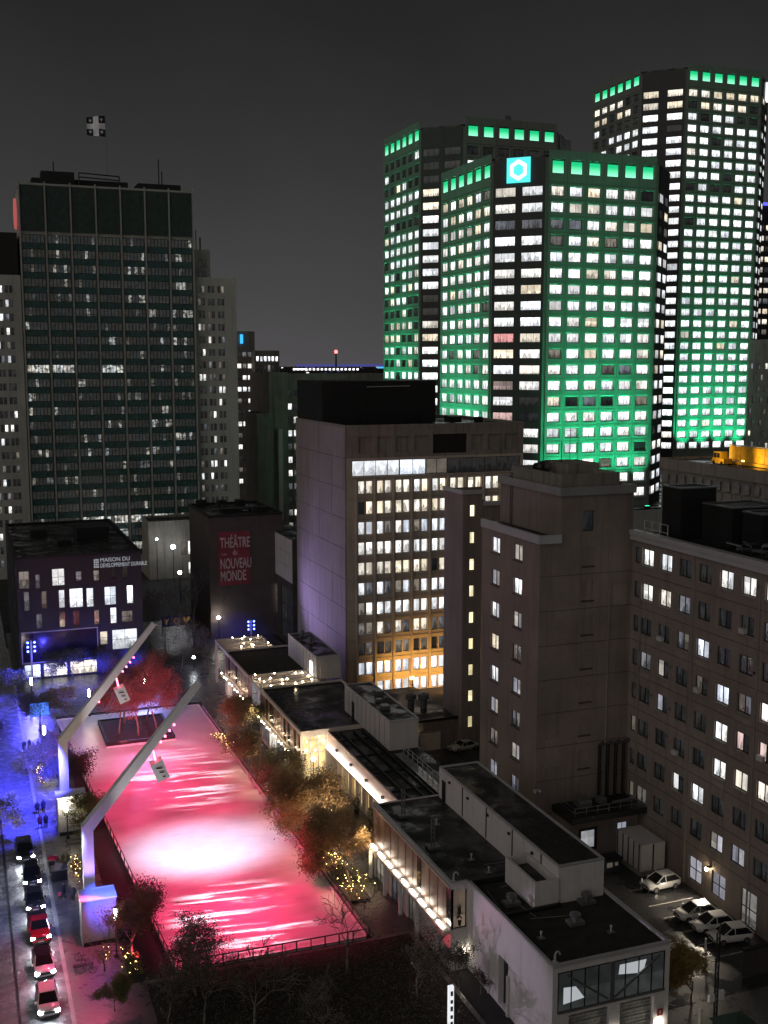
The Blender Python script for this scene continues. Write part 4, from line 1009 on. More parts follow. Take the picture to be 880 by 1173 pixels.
lx, ly = hx - 2.2, hq.y - 6
wl = thing('work_light', 'yellow work light beside the hoarding on the fluted roof', 'lamp', (lx, ly, 39.75)); MB().tube((lx, ly, 39.75), (lx, ly, 40.6), .05, n=5).build('stand', dark_metal, wl); MB().box(lx - .08, lx + .08, ly - .2, ly + .2, 40.6, 40.8).build('lamp_head', emit('sodium_lamp', (1, .62, .12), 8), wl)
for d in (1.0, -7, -14): spot('work_light_beam', (hx - 2.2, hq.y + d, 40.9), (hx, hq.y + d - 2, 41.5), 420, (1, .66, .18), 165, .6)
spot('work_light_beam', (vx - 2.5, vy - 1.5, 41.2), (vx, vy, 40.8), 260, (1, .66, .18), 120, .6)
def PX(x, y, X):
    d = ray(x, y); t = X / d.x
    return Vector((X, d.y * t, CAM_H + d.z * t))
# ------------------------------------------------------------------ long low pavilion beside the rink
render_w = mat('pale_render', (.62, .59, .60), .75, var=.12, vscale=.2, streak=.25, bump=.1)
bronze = mat('bronze_panel', (.20, .13, .095), .35, metal=.35, var=.35, vscale=.5)
bronze2 = mat('light_bronze_panel', (.30, .21, .16), .35, metal=.25, var=.3, vscale=.5)
cream = mat('cream_metal', (.62, .55, .50), .45, var=.08)
glass_pale = mat('dusky_glass', (.045, .05, .05), .08, var=.2, spec=.8)
strip_e = emit('warm_white_strip', (1, .90, .76), 17)
bulb_e = emit('warm_bulb', (1, .80, .52), 60)
pv = thing('rink_pavilion', 'long low pavilion with dark roof beside the rink, near end block', 'building', (46, 90, 0))
RH = 8.2
FWs = Face((41.2, 87, 0), R(-90)); FN = Face((39.5, 107.3, 0), R(-90)); FS_ = Face((41.2, 71.5, 0), 0)
mb = MB()
FWs.wall(mb, 15.5, RH, [(6.2, 0.1, 8.0, 4.6)], .6)                                   # blank west wall with a tall door recess
FS_.wall(mb, 10.8, RH, [(.45, 4.35, 10.35, 7.75), (1.5, 0, 5.2, 4.0), (6.2, 0, 9.4, 4.0)], .5)
FN.wall(mb, 20.3, RH, [(0, 3.95, 20.3, 7.85), (.5, 0, 4.0, 3.3), (5.2, 0, 8.6, 3.3), (9.8, 0, 12.0, 3.3)], .25)
Fsh = Face((39.5, 87, 0), 0); Fsh.wall(mb, 1.7, RH, [(.22, 3.95, 1.6, 7.7)], .25)
mb.face([(52, 71.5, 0), (52, 107.3, 0), (52, 107.3, RH), (52, 71.5, RH)]); mb.face([(39.5, 107.3, 0), (52, 107.3, 0), (52, 107.3, RH), (39.5, 107.3, RH)])
mb.build('wall', render_w, pv)
mb = MB(); mb.face([(41.2, 71.5, RH - .25), (52, 71.5, RH - .25), (52, 87, RH - .25), (41.2, 87, RH - .25)], 1); mb.face([(39.5, 87, RH - .2), (52, 87, RH - .2), (52, 107.3, RH - .2), (39.5, 107.3, RH - .2)], 0); mb.build('roof', [roofmat, greenroof], pv)
mb = MB()
mb.box(41.17, 52.03, 71.47, 71.8, RH, RH + .22); mb.box(41.17, 41.45, 71.8, 86.97, RH, RH + .22); mb.box(39.47, 41.17, 86.97, 87.3, RH, RH + .22); mb.box(39.47, 39.75, 87.3, 107.33, RH, RH + .22); mb.box(51.75, 52.03, 71.8, 107.33, RH, RH + .22)
mb.build('coping', trim, pv)
mb = MB(); mb.box(41.5, 51.7, 86.6, 87.0, RH - .2, RH + .35); mb.box(41.5, 47, 80.4, 80.7, RH - .24, RH + .1); mb.build('roof_upstand', dark_metal, pv)
# upper facade of upright panels
pm1 = MB().box(-.47, .47, -.06, .02, -1.88, 1.88).mesh('facade_panel', [bronze])
rg = random.Random(71)
for k in range(20):
    o = obj('facade_panel', pm1, pv, FN.P(.55 + k * 1.01, 5.9, -.06 - .03 * (k % 2)) - wloc(pv), FN.rz)
    setmat(o, 0, rg.choice((bronze, bronze, bronze2, glass_pale)))
mb = MB(); FN.slab(mb, 0, 20.3, 3.62, 3.9, .004, .75); FN.slab(mb, 0, 20.3, 8.0, 8.15, .004, .25); mb.build('ledge', cream, pv)
mb = MB()
for k in range(9): FN.slab(mb, .6 + k * 2.2, 2.0 + k * 2.2, 3.92, 4.02, .3, .5)
mb.build('light_strip', strip_e, pv)
for k in range(4):
    mb = MB(); FN.slab(mb, .2 + k * 4.3, .5 + k * 4.3, 0, 3.6, .3, .6); mb.build('column', white_paint, pv)
for a, c in ((.5, 4.0), (5.2, 8.6), (9.8, 12.0)): put_window(pv, FN, (a + c) / 2, 1.65, window_mesh(round(c - a, 2), 3.3, 3, 1, .08, .08), glass_dim, .22)
put_window(pv, Fsh, .91, 5.82, window_mesh(1.38, 3.75, 1, 1, .10), winmat('dim_amber_room', (.9, .65, .42), (.85, .62, .45), .22, .2, .8), .22, name='corner_window')
mb = MB(); mb.lathe((40.4, 87.1, 4.2), [(.12, 0), (.2, .5), (.02, .5)], 8); c = Vector((40.4, 87.12, 5.2))
for k in range(26):
    a, e_ = rg.uniform(0, 6.28), rg.uniform(-.4, 1.2); d = Vector((math.cos(a) * math.cos(e_) * .45, math.sin(a) * .05, math.sin(e_) * 1.3)); s_ = Vector((-math.sin(a), 0, .4)) * .1
    mb.face([c, c + d * .5 + s_, c + d, c + d * .5 - s_], 1)
mb.build('window_plant', [dark_metal, mat('dark_leaf', (.02, .03, .015), .7)], pv)
# door recess on the blank wall
mb = MB(); FWs.slab(mb, 6.25, 7.95, .1, 4.55, -.58, -.5); mb.build('door', dark_metal, pv); mb = MB(); FWs.slab(mb, 8.02, 8.35, 0, 3.6, .004, .2); FWs.slab(mb, 4.3, 4.5, 0, 3.0, .004, .12); mb.build('downpipe', white_panel, pv)
# front: trussed glass box over two grille shutters
put_window(pv, FS_, 5.4, 6.05, window_mesh(9.9, 3.4, 8, 1, .10, .10), winmat('gallery_glass', (.5, .55, .5), (.45, .5, .5), .07, .1, .9, .03), .05, frame_dark, 'truss_window')
room = winmat('gallery_light', (.9, .9, .9), (.8, .85, .9), .42, .8, .1, .02)
mb = MB()
for a, b2 in (((1.2, 7.5), (5.0, 4.7)), ((5.6, 4.7), (9.8, 7.5))): mb.beam(FS_.P(a[0], a[1], .08), FS_.P(b2[0], b2[1], .08), .12, .16)
mb.box(41.65, 51.55, 71.40, 71.44, 4.30, 4.48); mb.box(46.4, 46.75, 71.36, 71.46, 4.4, 7.75); mb.build('truss', grey_metal, pv)
for u0, u1 in ((1.0, 2.9), (6.0, 8.3)):
    mb = MB(); mb.face([FS_.P(u0, 6.5, -.03), FS_.P(u1, 6.2, -.03), FS_.P(u1 + .3, 7.3, -.03), FS_.P(u0 + .1, 7.3, -.03)] if u0 > 3 else [FS_.P(u0, 5.0, -.03), FS_.P(u1, 5.2, -.03), FS_.P(u1 - .8, 6.3, -.03), FS_.P(u0, 6.4, -.03)]); mb.build('lit_ceiling', emit('gallery_glow_%d' % u0, (.9, .95, 1), .45, False), pv)
grille = mat('perforated_shutter', (.30, .30, .30), .5, metal=.2, var=.5, vscale=4)
for a, c in ((1.5, 5.2), (6.2, 9.4)):
    for k in range(13):
        mb = MB(); FS_.slab(mb, a + .05, c - .05, .05 + k * .305, .31 + k * .305, -.4, -.33 + .03 * (k % 2)); mb.build('shutter_slat', grille, pv)
lamp_e = emit('wall_lamp_warm', (1, .90, .72), 45)
for u in (5.7, 9.9):
    mb = MB(); FS_.slab(mb, u - .14, u + .14, 1.1, 1.75, .02, .22); mb.build('wall_lamp', lamp_e, pv)
mb = MB(); FS_.slab(mb, 9.75, 10.25, 2.15, 2.75, .02, .06); o = mb.build('red_notice', mat('red_notice', (.35, .02, .03), .5), pv)
mb = MB(); FS_.slab(mb, 9.95, 10.05, 2.3, 2.6, .065, .07); mb.build('notice_mark', white_paint, pv)
o = MB().box(40.7, 40.85, 86.75, 86.95, 1.5, 2.1).build('wall_lamp', emit('corner_lamp_warm', (1, .9, .7), 22), pv)
# raised white volumes on the roof
mb = MB(); mb.box(47.0, 51.6, 81.0, 106.9, RH - .2, 11.3); mb.build('raised_wall', render_w, pv); MB().box(47.25, 51.4, 81.2, 106.7, 11.3, 11.36).build('raised_roof', roofmat, pv)
mb = MB(); mb.ringwall(46.97, 51.63, 80.97, 106.93, 11.36, 11.5, .22); mb.build('raised_coping', trim, pv)
mb = MB(); mb.ringwall(44.6, 46.98, 80.8, 86.4, RH - .2, 10.4, .25); mb.box(44.85, 46.9, 81.05, 86.1, RH - .2, 9.6, 1); mb.build('lift_housing', [render_w, roofmat], pv)
for k in range(4): MB().box(46.9, 46.995, 84 + k * 5.6, 84.06 + k * 5.6, RH, 11.3).build('panel_joint', dark_metal, pv)
o = MB().box(46.9, 47.05, 105.2, 106.0, RH - .1, 10.3).build('roof_door', dark_metal, pv)
for k in range(5): MB().box(46.8, 46.99, 85.5 + k * 4.6, 85.8 + k * 4.6, 10.6, 10.8).build('wall_light', dark_metal, pv)
def vent(label, p, kind):
    T = thing('roof_vent', label, 'roof vent', p, group='vents and masts on the pavilion roof'); x, y, z = p
    if kind == 'mast':
        MB().box(x - .6, x + .6, y - .6, y + .6, z, z + .25).build('base', grey_metal, T); mb = MB()
        for dx in (-.16, .16): mb.box(x + dx - .06, x + dx + .06, y - .06, y + .06, z + .25, z + 2.9)
        for k in range(5): mb.box(x - .12, x + .12, y - .04, y + .04, z + .5 + k * .5, z + .58 + k * .5)
        mb.build('mast', grey_metal, T)
    elif kind == 'curb':
        MB().box(x - .7, x + .7, y - .5, y + .5, z, z + .3).build('curb', grey_metal, T); MB().lathe((x, y, z + .3), [(.25, 0), (.25, .35), (.5, .4), (.5, .6), (.05, .8)], 10).build('cowl', grey_metal, T)
    elif kind == 'hook':
        MB().lathe((x, y, z), [(.3, 0), (.3, .15), (.1, .2), (.1, .7)], 8).build('base', trim, T); mb = MB(); pr = None
        for k in range(9):
            a = math.pi * k / 8; q = (x + .22 - .22 * math.cos(a), y, z + .7 + .3 * math.sin(a))
            if pr: mb.tube(pr, q, .07, n=6)
            pr = q
        mb.build('gooseneck', trim, T)
z8 = RH - .2
vent('paired mast stub on the roof near the pink-lit canopy', (*G(462, 935, z8)[:2], z8), 'mast'); vent('paired mast stub in the middle of the near black roof', (*G(496, 971, z8)[:2], z8), 'mast')
vent('gooseneck vent at the corner above the plant window', (39.95, 87.5, z8 + .2), 'hook'); vent('gooseneck vent at the near left roof corner', (41.7, 72.1, z8 + .2), 'hook')
vent('square vent in the middle of the near green roof', (*G(659, 1058, z8)[:2], z8), 'curb'); vent('vent beside the white raised volume on the near roof', (*G(672, 1034, z8)[:2], z8), 'curb'); vent('small vent left on the near green roof', (*G(586, 1036, z8)[:2], z8), 'curb')
rgc = random.Random(77)
for k in range(9): # welded membrane seams
    y = 88.5 + k * 2.05; MB().box(39.9, 46.9, y, y + .07, RH - .2, RH - .19 + .004 * (k % 2)).build('roof_seam', dark_metal, pv)
cl = thing('roof_cable_run', 'cables and thin conduits lying across the near pavilion roofs', 'conduit', (44, 92, z8)); 
for k in range(6):
    x0_, y0_ = rgc.uniform(41.8, 45), rgc.uniform(73, 104); pr = None; mb = MB(); a_ = rgc.choice((0, math.pi / 2)) + rgc.uniform(-.2, .2)
    for j in range(7):
        q = (x0_ + math.cos(a_) * j * .6, min(104, y0_ + math.sin(a_) * j * .6) + rgc.uniform(-.08, .08), z8 + .05)
        if pr: mb.tube(pr, q, .04, n=5)
        pr = q
    mb.build('conduit', grey_metal, cl)
for k, (px, py, lb) in enumerate(((540, 985, 'small paver pad with pipe stub on the near black roof'), (560, 1000, 'second pipe stub on the near black roof'), (700, 1068, 'low pipe stub at the right of the near green roof'), (620, 1075, 'pipe stub at the left of the near green roof'), (500, 945, 'pipe stub beside the walkway end on the black roof'))):
    q = G(px, py, z8); T = thing('roof_pipe', lb, 'pipe stub', (q.x, q.y, z8)); MB().box(q.x - .3, q.x + .3, q.y - .25, q.y + .25, z8, z8 + .07).build('pad', grey_metal, T); MB().tube((q.x, q.y, z8 + .07), (q.x, q.y, z8 + .55), .07, n=8).build('pipe', trim, T); MB().lathe((q.x, q.y, z8 + .55), [(.13, 0), (.13, .06), (.02, .12)], 8).build('cap', trim, T)
# ---- recessed middle part with the lit canopy
pm_ = thing('canopy_hall', 'recessed middle hall with pink-lit canopy band, light strip and warm niches', 'building', (47, 120, 0))
Fm = Face((43.0, 134, 0), R(-90)); LM = 26.6
mb = MB(); Fb = Face((44.2, 134, 0), R(-90)); nich = [(1.2 + k * 2.5, .6, 2.4 + k * 2.5, 3.6) for k in range(10)]
Fb.wall(mb, LM, 5.3, nich, .35); mb.face([(44.2, 134, 5.3), (44.2, 107.4, 5.3), (43, 107.4, 5.3), (43, 134, 5.3)]); mb.build('wall', cream, pm_)
niche_e = winmat('amber_niche_glow', (1, .66, .24), (1, .74, .36), 1.3, .4, .4)
for a, b2, c, d in nich: put_window(pm_, Fb, (a + c) / 2, (b2 + d) / 2, window_mesh(1.2, 3.0, 1, 1, .07), niche_e, .3, cream, 'niche')  # panes glow in place of the sconces that light the niches
mb = MB(); Fm.slab(mb, 0, LM, 5.3, 7.3, -.2, 0); mb.build('canopy_band', mat('pink_lit_canopy', (.66, .48, .46), .5, var=.08), pm_)  # pale metal band; pink of the light put into its colour
mb = MB(); Fm.slab(mb, .2, LM - .2, 5.05, 5.28, -.05, .35); mb.build('canopy_edge', cream, pm_); mb = MB(); Fm.slab(mb, .2, LM - .2, 5.3, 5.42, .05, .33); mb.build('light_strip', strip_e, pm_)
for k in range(4): mb = MB(); Fm.slab(mb, 4 + k * 5.5, 4.35 + k * 5.5, 6.0, 6.3, .02, .35); mb.build('spotlight', dark_metal, pm_)
mb = MB(); mb.face([(43.0, 107.35, 7.2), (52, 107.35, 7.2), (52, 134, 7.2), (43.0, 134, 7.2)]); mb.build('roof', roofmat, pm_)
mb = MB()
for x in (44.5, 46.2, 47.4): mb.beam((x, 107.6, 7.35), (x, 133, 7.35), .18, .22)
for y in (112, 118, 124, 130): mb.beam((43.4, y, 7.3), (47.4, y, 7.3), .14, .12)
mb.build('roof_rail', dark_metal, pm_)
gw = thing('roof_walkway', 'metal walkway with guard rails across the dark roof', 'walkway', (49, 114, 7.2)); mb = MB(); mb.box(48.0, 49.2, 105.9 + 1.6, 123, 7.25, 7.4); mb.build('grating', mat('wet_grating', (.3, .3, .31), .18, metal=.8, var=.5, vscale=3), gw)
mb = MB()
for z in (7.9, 8.4): mb.beam((49.2, 107.6, z), (49.2, 123, z), .05, .05)
mb.build('rail', trim, gw); po = MB().box(-.04, .04, -.04, .04, 0, 1.0).mesh('post', [trim])
for k in range(11): obj('post', po, gw, Vector((49.2, 107.7 + k * 1.52, 7.4)) - wloc(gw))
# pots with clipped bushes along the niches
def topiary(x, y, h, label):
    T = thing('potted_bush', label, 'potted plant', (x, y, .1)); MB().lathe((x, y, .1), [(.28, 0), (.38, .6), (.3, .62)], 10).build('pot', dark_metal, T); mb = MB(); rg = random.Random(int(y * 10))
    for k in range(420):
        a = rg.uniform(0, 6.283); f_ = rg.random(); rr = .42 * math.sin(math.pi * min(1, .15 + .85 * (1 - f_))) * rg.uniform(.7, 1.05); p = Vector((x + rr * math.cos(a), y + rr * math.sin(a), .7 + f_ * h)); d = Vector((rg.uniform(-1, 1), rg.uniform(-1, 1), rg.uniform(-.3, 1))).normalized() * .14; s_ = d.orthogonal().normalized() * .05
        mb.face([p - s_, p + s_, p + d])
    mb.build('leaves', mat('topiary_leaf_%d' % int(y), (.05, .075, .03), .7, var=.4, vscale=3), T)
topiary(43.3, 130.4, 1.9, 'tall clipped bush at the lit doors of the canopy hall'); topiary(43.3, 123.6, 1.4, 'round clipped bush between the glowing niches'); topiary(43.3, 118.6, 2.1, 'slim clipped bush right of the round one by the niches'); topiary(43.3, 113.2, 1.3, 'small bush where the niches meet the near block')
# ---- far blocks of the pavilion
def lowblock(label, y0, y1, roofm, seed):
    T = thing('pavilion_block', label, 'building', (45.6, (y0 + y1) / 2, 0)); L_ = y1 - y0; Fq = Face((39.3, y1, 0), R(-90)); mb = MB(); h = 7.5; rg = random.Random(seed)
    Fq.wall(mb, L_, h, [(.2, 4.0, L_ - .2, 7.2), (.6, .2, L_ - .6, 3.3)], .25); Fe = Face((39.3, y0, 0), 0); Fe.wall(mb, 12.7, h, [(.35, .2, 3.55, 6.9)], .3)
    mb.face([(39.3, y1, 0), (52, y1, 0), (52, y1, h), (39.3, y1, h)]); mb.face([(52, y0, 0), (52, y1, 0), (52, y1, h), (52, y0, h)]); mb.build('wall', cream, T)
    n = int((L_ - .4) / 1.0)
    for k in range(n):
        o = obj('facade_panel', pm1, T, Fq.P(.2 + (k + .5) * (L_ - .4) / n, 5.6, -.12 - .03 * (k % 2)) - wloc(T), Fq.rz); o.scale = (1.03, 1, .84); setmat(o, 0, rg.choice((bronze2, bronze, glass_pale, bronze2)))
    nw = max(2, int(L_ / 4)); ww = (L_ - 1.2) / nw
    for k in range(nw): put_window(T, Fq, .6 + (k + .5) * ww, 1.75, window_mesh(round(ww - .05, 2), 3.1, 3, 1, .08, .08), win_warm if (k + seed) % 2 else glass_dim, .22, cream)
    put_window(T, Fe, 1.95, 3.55, window_mesh(3.2, 6.7, 3, 3, .12, .12), niche_e if y0 < 140 else glass_dim, .25, cream, 'glass_doors')
    MB().face([(39.3, y0, h - .15), (52, y0, h - .15), (52, y1, h - .15), (39.3, y1, h - .15)]).build('roof', roofm, T)
    mb = MB(); mb.ringwall(39.27, 52.03, y0 - .03, y1 + .03, h, h + .2, .28); mb.build('coping', cream, T)
    mb = MB(); Fq.slab(mb, 0, L_, 3.45, 3.65, .004, .5); mb.build('ledge', cream, T); return T
lowblock('pavilion block with black roof and glazed lit end above the terrace', 134, 155, roofmat, 2); lowblock('farther pavilion block with planted roof between the two pergolas', 162, 178, greenroof, 3)
bulb_me = MB().ball((0, 0, 0), .10, 0, 6).mesh('bulb', [bulb_e])
def bulbs(T, pts, jitter=0.0):
    for p in pts: obj('bulb', bulb_me, T, Vector(p) - wloc(T))
def pergola(label, y0, y1, x0, x1, z, nb):
    T = thing('pergola', label, 'pergola', ((x0 + x1) / 2, (y0 + y1) / 2, 0)); mb = MB()
    for x in (x0, x1):
        for y in (y0 + .15, y1 - .15): mb.box(x - .16, x + .16, y - .16, y + .16, 0, z)
    mb.build('post', cream, T); mb = MB(); mb.ringwall(x0 - .2, x1 + .2, y0, y1, z, z + .45, .3); mb.build('frame', cream, T)
    for k in range(1, 5): y = y0 + (y1 - y0) * k / 5; MB().box(x0 + .1, x1 - .1, y - .1, y + .1, z + .05, z + .4).build('beam', cream, T)
    rg = random.Random(int(y0)); bulbs(T, [(x0 + (x1 - x0) * (k + rg.uniform(.1, .9)) / nb, y + rg.uniform(-.9, .9), z + .62 + rg.uniform(-.3, .3)) for k in range(nb) for y in (y0 + .5, (y0 + y1) / 2, y1 - .5) if rg.random() < .85])
    return T
pergola('cream pergola hung with many warm bulbs between the pavilion blocks', 155.3, 161.7, 39.6, 48.6, 7.2, 6)
pergola('far cream pergola with warm bulbs at the end of the pavilion', 178.4, 186, 39.6, 47.5, 7.2, 5)
for nm, yy0, yy1, zz, n in (('string of warm bulbs along the ledge of the glazed pavilion block', 134.5, 154.5, 3.9, 13), ('string of warm bulbs along the planted pavilion block', 162.5, 177.5, 3.9, 8)):
    T = thing('string_lights', nm, 'string lights', (38.6, (yy0 + yy1) / 2, 3.6), group='bulb strings along the pavilion'); mb = MB(); pr = None; pts = []
    for k in range(n + 1):
        y = yy0 + (yy1 - yy0) * k / n; q = (38.62, y, zz + .25 - .2 * (k % 2)); pts.append((38.62, y, q[2] - .12))
        if pr: mb.tube(pr, q, .015, n=4)
        pr = q
    mb.build('wire', dark_metal, T); bulbs(T, pts)
T = thing('string_lights', 'warm bulbs hanging in the glazed end of the pavilion block', 'string lights', (41, 133.4, 6)); MB().tube((39.6, 133.5, 6.6), (42.8, 133.5, 6.6), .015, n=4).build('wire', dark_metal, T); bulbs(T, [(40, 133.5, 6.45), (41.1, 133.5, 5.2), (42.2, 133.5, 6.4)])
pend = thing('pendant_lamp', 'bright globe lamp before the glazed end of the pavilion block', 'lamp', (40.6, 132.6, 0)); MB().tube((40.6, 132.6, 0), (40.6, 132.6, 4.2), .05, n=6).build('post', dark_metal, pend); MB().ball((40.6, 132.6, 4.4), .28, n=10).build('globe', emit('globe_light', (1, .86, .62), 45), pend)
# roof structures behind
def roofbox(label, x0, x1, y0, y1, z0, z1, mt, door=True):
    T = thing('roof_cabin', label, 'roof cabin', ((x0 + x1) / 2, (y0 + y1) / 2, z0)); MB().box(x0, x1, y0, y1, z0, z1).build('wall', mt, T); MB().box(x0 + .2, x1 - .2, y0 + .2, y1 - .2, z1, z1 + .06).build('roof', roofmat, T)
    mb = MB(); mb.ringwall(x0 - .04, x1 + .04, y0 - .04, y1 + .04, z1 - .02, z1 + .18, .2); mb.build('coping', trim, T)
    n = int((y1 - y0) / 1.6)
    for k in range(1, n): MB().box(x0 - .03, x0 - .002, y0 + k * (y1 - y0) / n - .03, y0 + k * (y1 - y0) / n + .03, z0, z1 - .05).build('seam', grey_metal, T)
    return T
A = roofbox('violet-lit metal roof cabin with a glowing door at its side', 48.7, 52.5, 157.2, 172.6, 7.35, 10.8, white_panel)
MB().box(48.6, 48.69, 159.0, 160.3, 7.5, 9.6).build('lit_door', emit('lit_door', (1, .98, 1), 3.0), A)
MB().lathe((50.4, 166.0, 10.86), [(.7, 0), (.7, .15), (.35, .2), (.35, .6), (.55, .7), (.1, 1.1)], 10).build('fan_cowl', grey_metal, A); MB().lathe((50.6, 171.0, 10.86), [(.5, 0), (.25, .2), (.25, .6), (.4, .7), (.1, 1.0)], 10).build('fan_cowl', grey_metal, A)
mb = MB(); mb.box(49.0, 49.1, 156.0, 156.1, 7.4, 10.6); mb.box(52.2, 52.3, 156.0, 156.1, 7.4, 10.6); mb.box(49.0, 52.3, 156.0, 156.1, 10.6, 10.7); mb.build('door_frame', trim, A)
B = roofbox('pale metal roof cabin with yellow-lit end in front of the office block', 47.9, 51.8, 124.4, 141.5, 7.25, 10.9, white_panel)
MB().box(47.82, 47.9, 137.5, 138.4, 7.4, 9.6).build('door', dark_metal, B)
mb = MB(); mb.box(48.8, 49.8, 129, 130.2, 10.96, 11.5); mb.box(50.2, 51.2, 135, 136, 10.96, 11.6); mb.box(49.3, 50.1, 132.4, 133.2, 10.96, 11.35); mb.build('roof_unit', grey_metal, B)
# alley: garage annex and loading bay
ga = thing('garage_annex', 'low brick garage with a pale roller door in the alley', 'building', (60, 150, 0)); Fg = Face((54, 141.2, 0), 0); mb = MB(); Fg.wall(mb, 10.9, 4.4, [(5.0, 0.05, 8.3, 2.9)], .25); mb.face([(54, 141.2, 4.4), (64.9, 141.2, 4.4), (64.9, 158, 4.4), (54, 158, 4.4)], 1); mb.face([(54, 141.2, 0), (54, 158, 0), (54, 158, 4.4), (54, 141.2, 4.4)]); mb.build('wall', [brick_brown, roofmat], ga)
slat = MB().box(-1.63, 1.63, -.04, .02, -.16, .16).mesh('door_slat', [cream])
for k in range(8): obj('door_slat', slat, ga, Fg.P(6.65, .25 + k * .355, -.2) - wloc(ga))
MB().box(53.9, 64.9, 141.05, 141.4, 4.4, 4.75).build('coping', dark_metal, ga)
MB().box(57.9, 58.2, 140.9, 141.2, 3.3, 3.6).build('wall_lamp', emit('garage_lamp', (1, .75, .4), 25), ga)
for k, (x, y) in enumerate(((60.4, 148), (62.2, 147.4))):
    T = thing('roof_vent', ('round vent drum on the garage roof, left one', 'round vent drum on the garage roof, right one')[k], 'roof vent', (x, y, 4.4)); MB().lathe((x, y, 4.4), [(.5, 0), (.5, 1.2), (.8, 1.4), (.8, 2.1), (.2, 2.4)], 12).build('drum', grey_metal, T)
lb = thing('loading_bay', 'low loading bay with railed roof at the foot of the brick tower', 'building', (65, 104, 0)); Fl = Face((60.6, 103.0, 0), 0); mb = MB(); Fl.wall(mb, 9.3, 5.0, [(1.6, .9, 4.0, 3.6), (6.6, 1.6, 7.9, 3.6)], .3); mb.face([(60.6, 103, 0), (60.6, 105.8, 0), (60.6, 105.8, 5), (60.6, 103, 5)]); mb.build('wall', brick_brown, lb)
mb = MB(); mb.box(60.3, 69.9, 101.3, 105.75, 5.0, 5.7); mb.build('roof_slab', dark_metal, lb); put_window(lb, Fl, 2.8, 2.25, window_mesh(2.4, 2.7, 1, 1, .35), winmat('bay_door_light', (.8, .8, .8), (.75, .77, .8), .42, .1, .9), .05, name='lit_bay_door'); put_window(lb, Fl, 7.25, 2.6, window_mesh(1.3, 2.0, 2, 1, .08), winmat('bay_window_light', (.8, .85, 1), (.8, .85, 1), .55, .4, .4), .1)
mb = MB()
for z in (6.1, 6.6): mb.beam((60.9, 101.7, z), (69.6, 101.7, z), .05, .05); mb.beam((60.9, 101.7, z), (60.9, 105.6, z), .05, .05)
for k in range(7): mb.box(60.88 + k * 1.44, 60.94 + k * 1.44, 101.67, 101.73, 5.7, 6.65)
mb.build('rail', grey_metal, lb); boxes(lb, 'roof_unit', grey_metal, [(62.6, 64.2, 103.6, 105.0, 5.7, 6.5), (65.4, 66.3, 103.8, 104.9, 5.7, 6.3)]); MB().tube((66.6, 103.2, 6), (69.6, 103.4, 6), .15, n=6).build('pipe', grey_metal, lb)
for k in range(4): 
    T = MB(); x = 66.2 + k * 1.05; T.tube((x, 105.45, 5.6), (x, 105.45, 12.0), .2, n=8); T.tube((x, 105.45, 12.0), (x + .45, 105.2, 12.3), .2, n=8); T.build('exhaust_pipe', dark_metal, lb)
ct = thing('container', 'grey box container standing against the brick wing', 'container', (68, 99, 0)); MB().box(66.4, 69.4, 97.0, 101.8, .5, 3.5).build('box', white_panel, ct); MB().box(66.3, 69.5, 96.9, 101.9, 0.0, .48).build('plinth', concrete_dark, ct)
for k in range(5): MB().box(66.32, 66.395, 97.3 + k * 1.05, 97.4 + k * 1.05, .5, 3.5).build('seam', dark_metal, ct)
for x in (67.85, 67.95): MB().box(x - .02, x + .02, 96.93, 96.995, .55, 3.45).build('seam', dark_metal, ct)
bn_ = thing('waste_container', 'dark blue waste container with white stickers by the loading bay', 'container', (63.6, 99.5, 0)); MB().box(62.6, 65.2, 98.8, 100.3, .1, 1.5).build('body', mat('dark_blue_steel', (.01, .015, .03), .5), bn_); MB().box(62.5, 65.3, 98.7, 100.4, 1.5, 1.6).build('lid', dark_metal, bn_); MB().box(63.3, 64.0, 98.77, 98.795, .7, 1.25).build('sticker', white_paint, bn_); MB().box(64.3, 64.7, 98.77, 98.795, .8, 1.2).build('sticker', white_paint, bn_)
# wall lamp on the brick wing, sodium flood behind cabin B
p = PX(811, 993, 69.6)
wl2 = thing('wall_lamp', 'bright wall lamp on the brick wing above the parked cars', 'lamp', (69.7, p.y, p.z)); MB().box(69.4, 69.95, p.y - .15, p.y + .15, p.z - .1, p.z + .05).build('bracket', dark_metal, wl2); MB().ball((69.45, p.y, p.z - .2), .2, n=10).build('lamp_head', emit('warm_wall_lamp', (1, .80, .5), 60), wl2); spot('wall_lamp_beam', (69.2, p.y, p.z - .3), (64, p.y - 1, 0), 2200, (1, .86, .66), 150, .9)
p = PY(614, 905, 105.6)
sec = thing('security_light', 'unlit double security light on the brick house corner', 'lamp', (p.x, 105.6, p.z)); mb = MB(); mb.box(p.x - .3, p.x + .3, 105.3, 105.75, p.z - .05, p.z + .05); mb.build('bracket', trim, sec)
for dx in (-.3, .3): MB().lathe((p.x + dx, 105.2, p.z - .1), [(.05, .25), (.2, 0), (.18, .02)], 8).build('lamp_head', trim, sec)
sf = thing('sodium_floodlight', 'orange floodlight low in front of the concrete office block', 'lamp', (66, 161, 4.4)); MB().tube((66, 161, 0), (66, 161, 4.6), .08, n=6).build('post', dark_metal, sf); MB().box(65.7, 66.3, 161.1, 161.5, 4.6, 5.0).build('lamp_head', emit('sodium_flood', (1, .55, .12), 12), sf)
spot('sodium_beam', (67, 164.5, 3.5), (69, 170, 3), 2600, (1, .50, .10), 165, .8); spot('sodium_beam', (74, 164.5, 2), (76, 170, 3), 2200, (1, .50, .10), 165, .8)
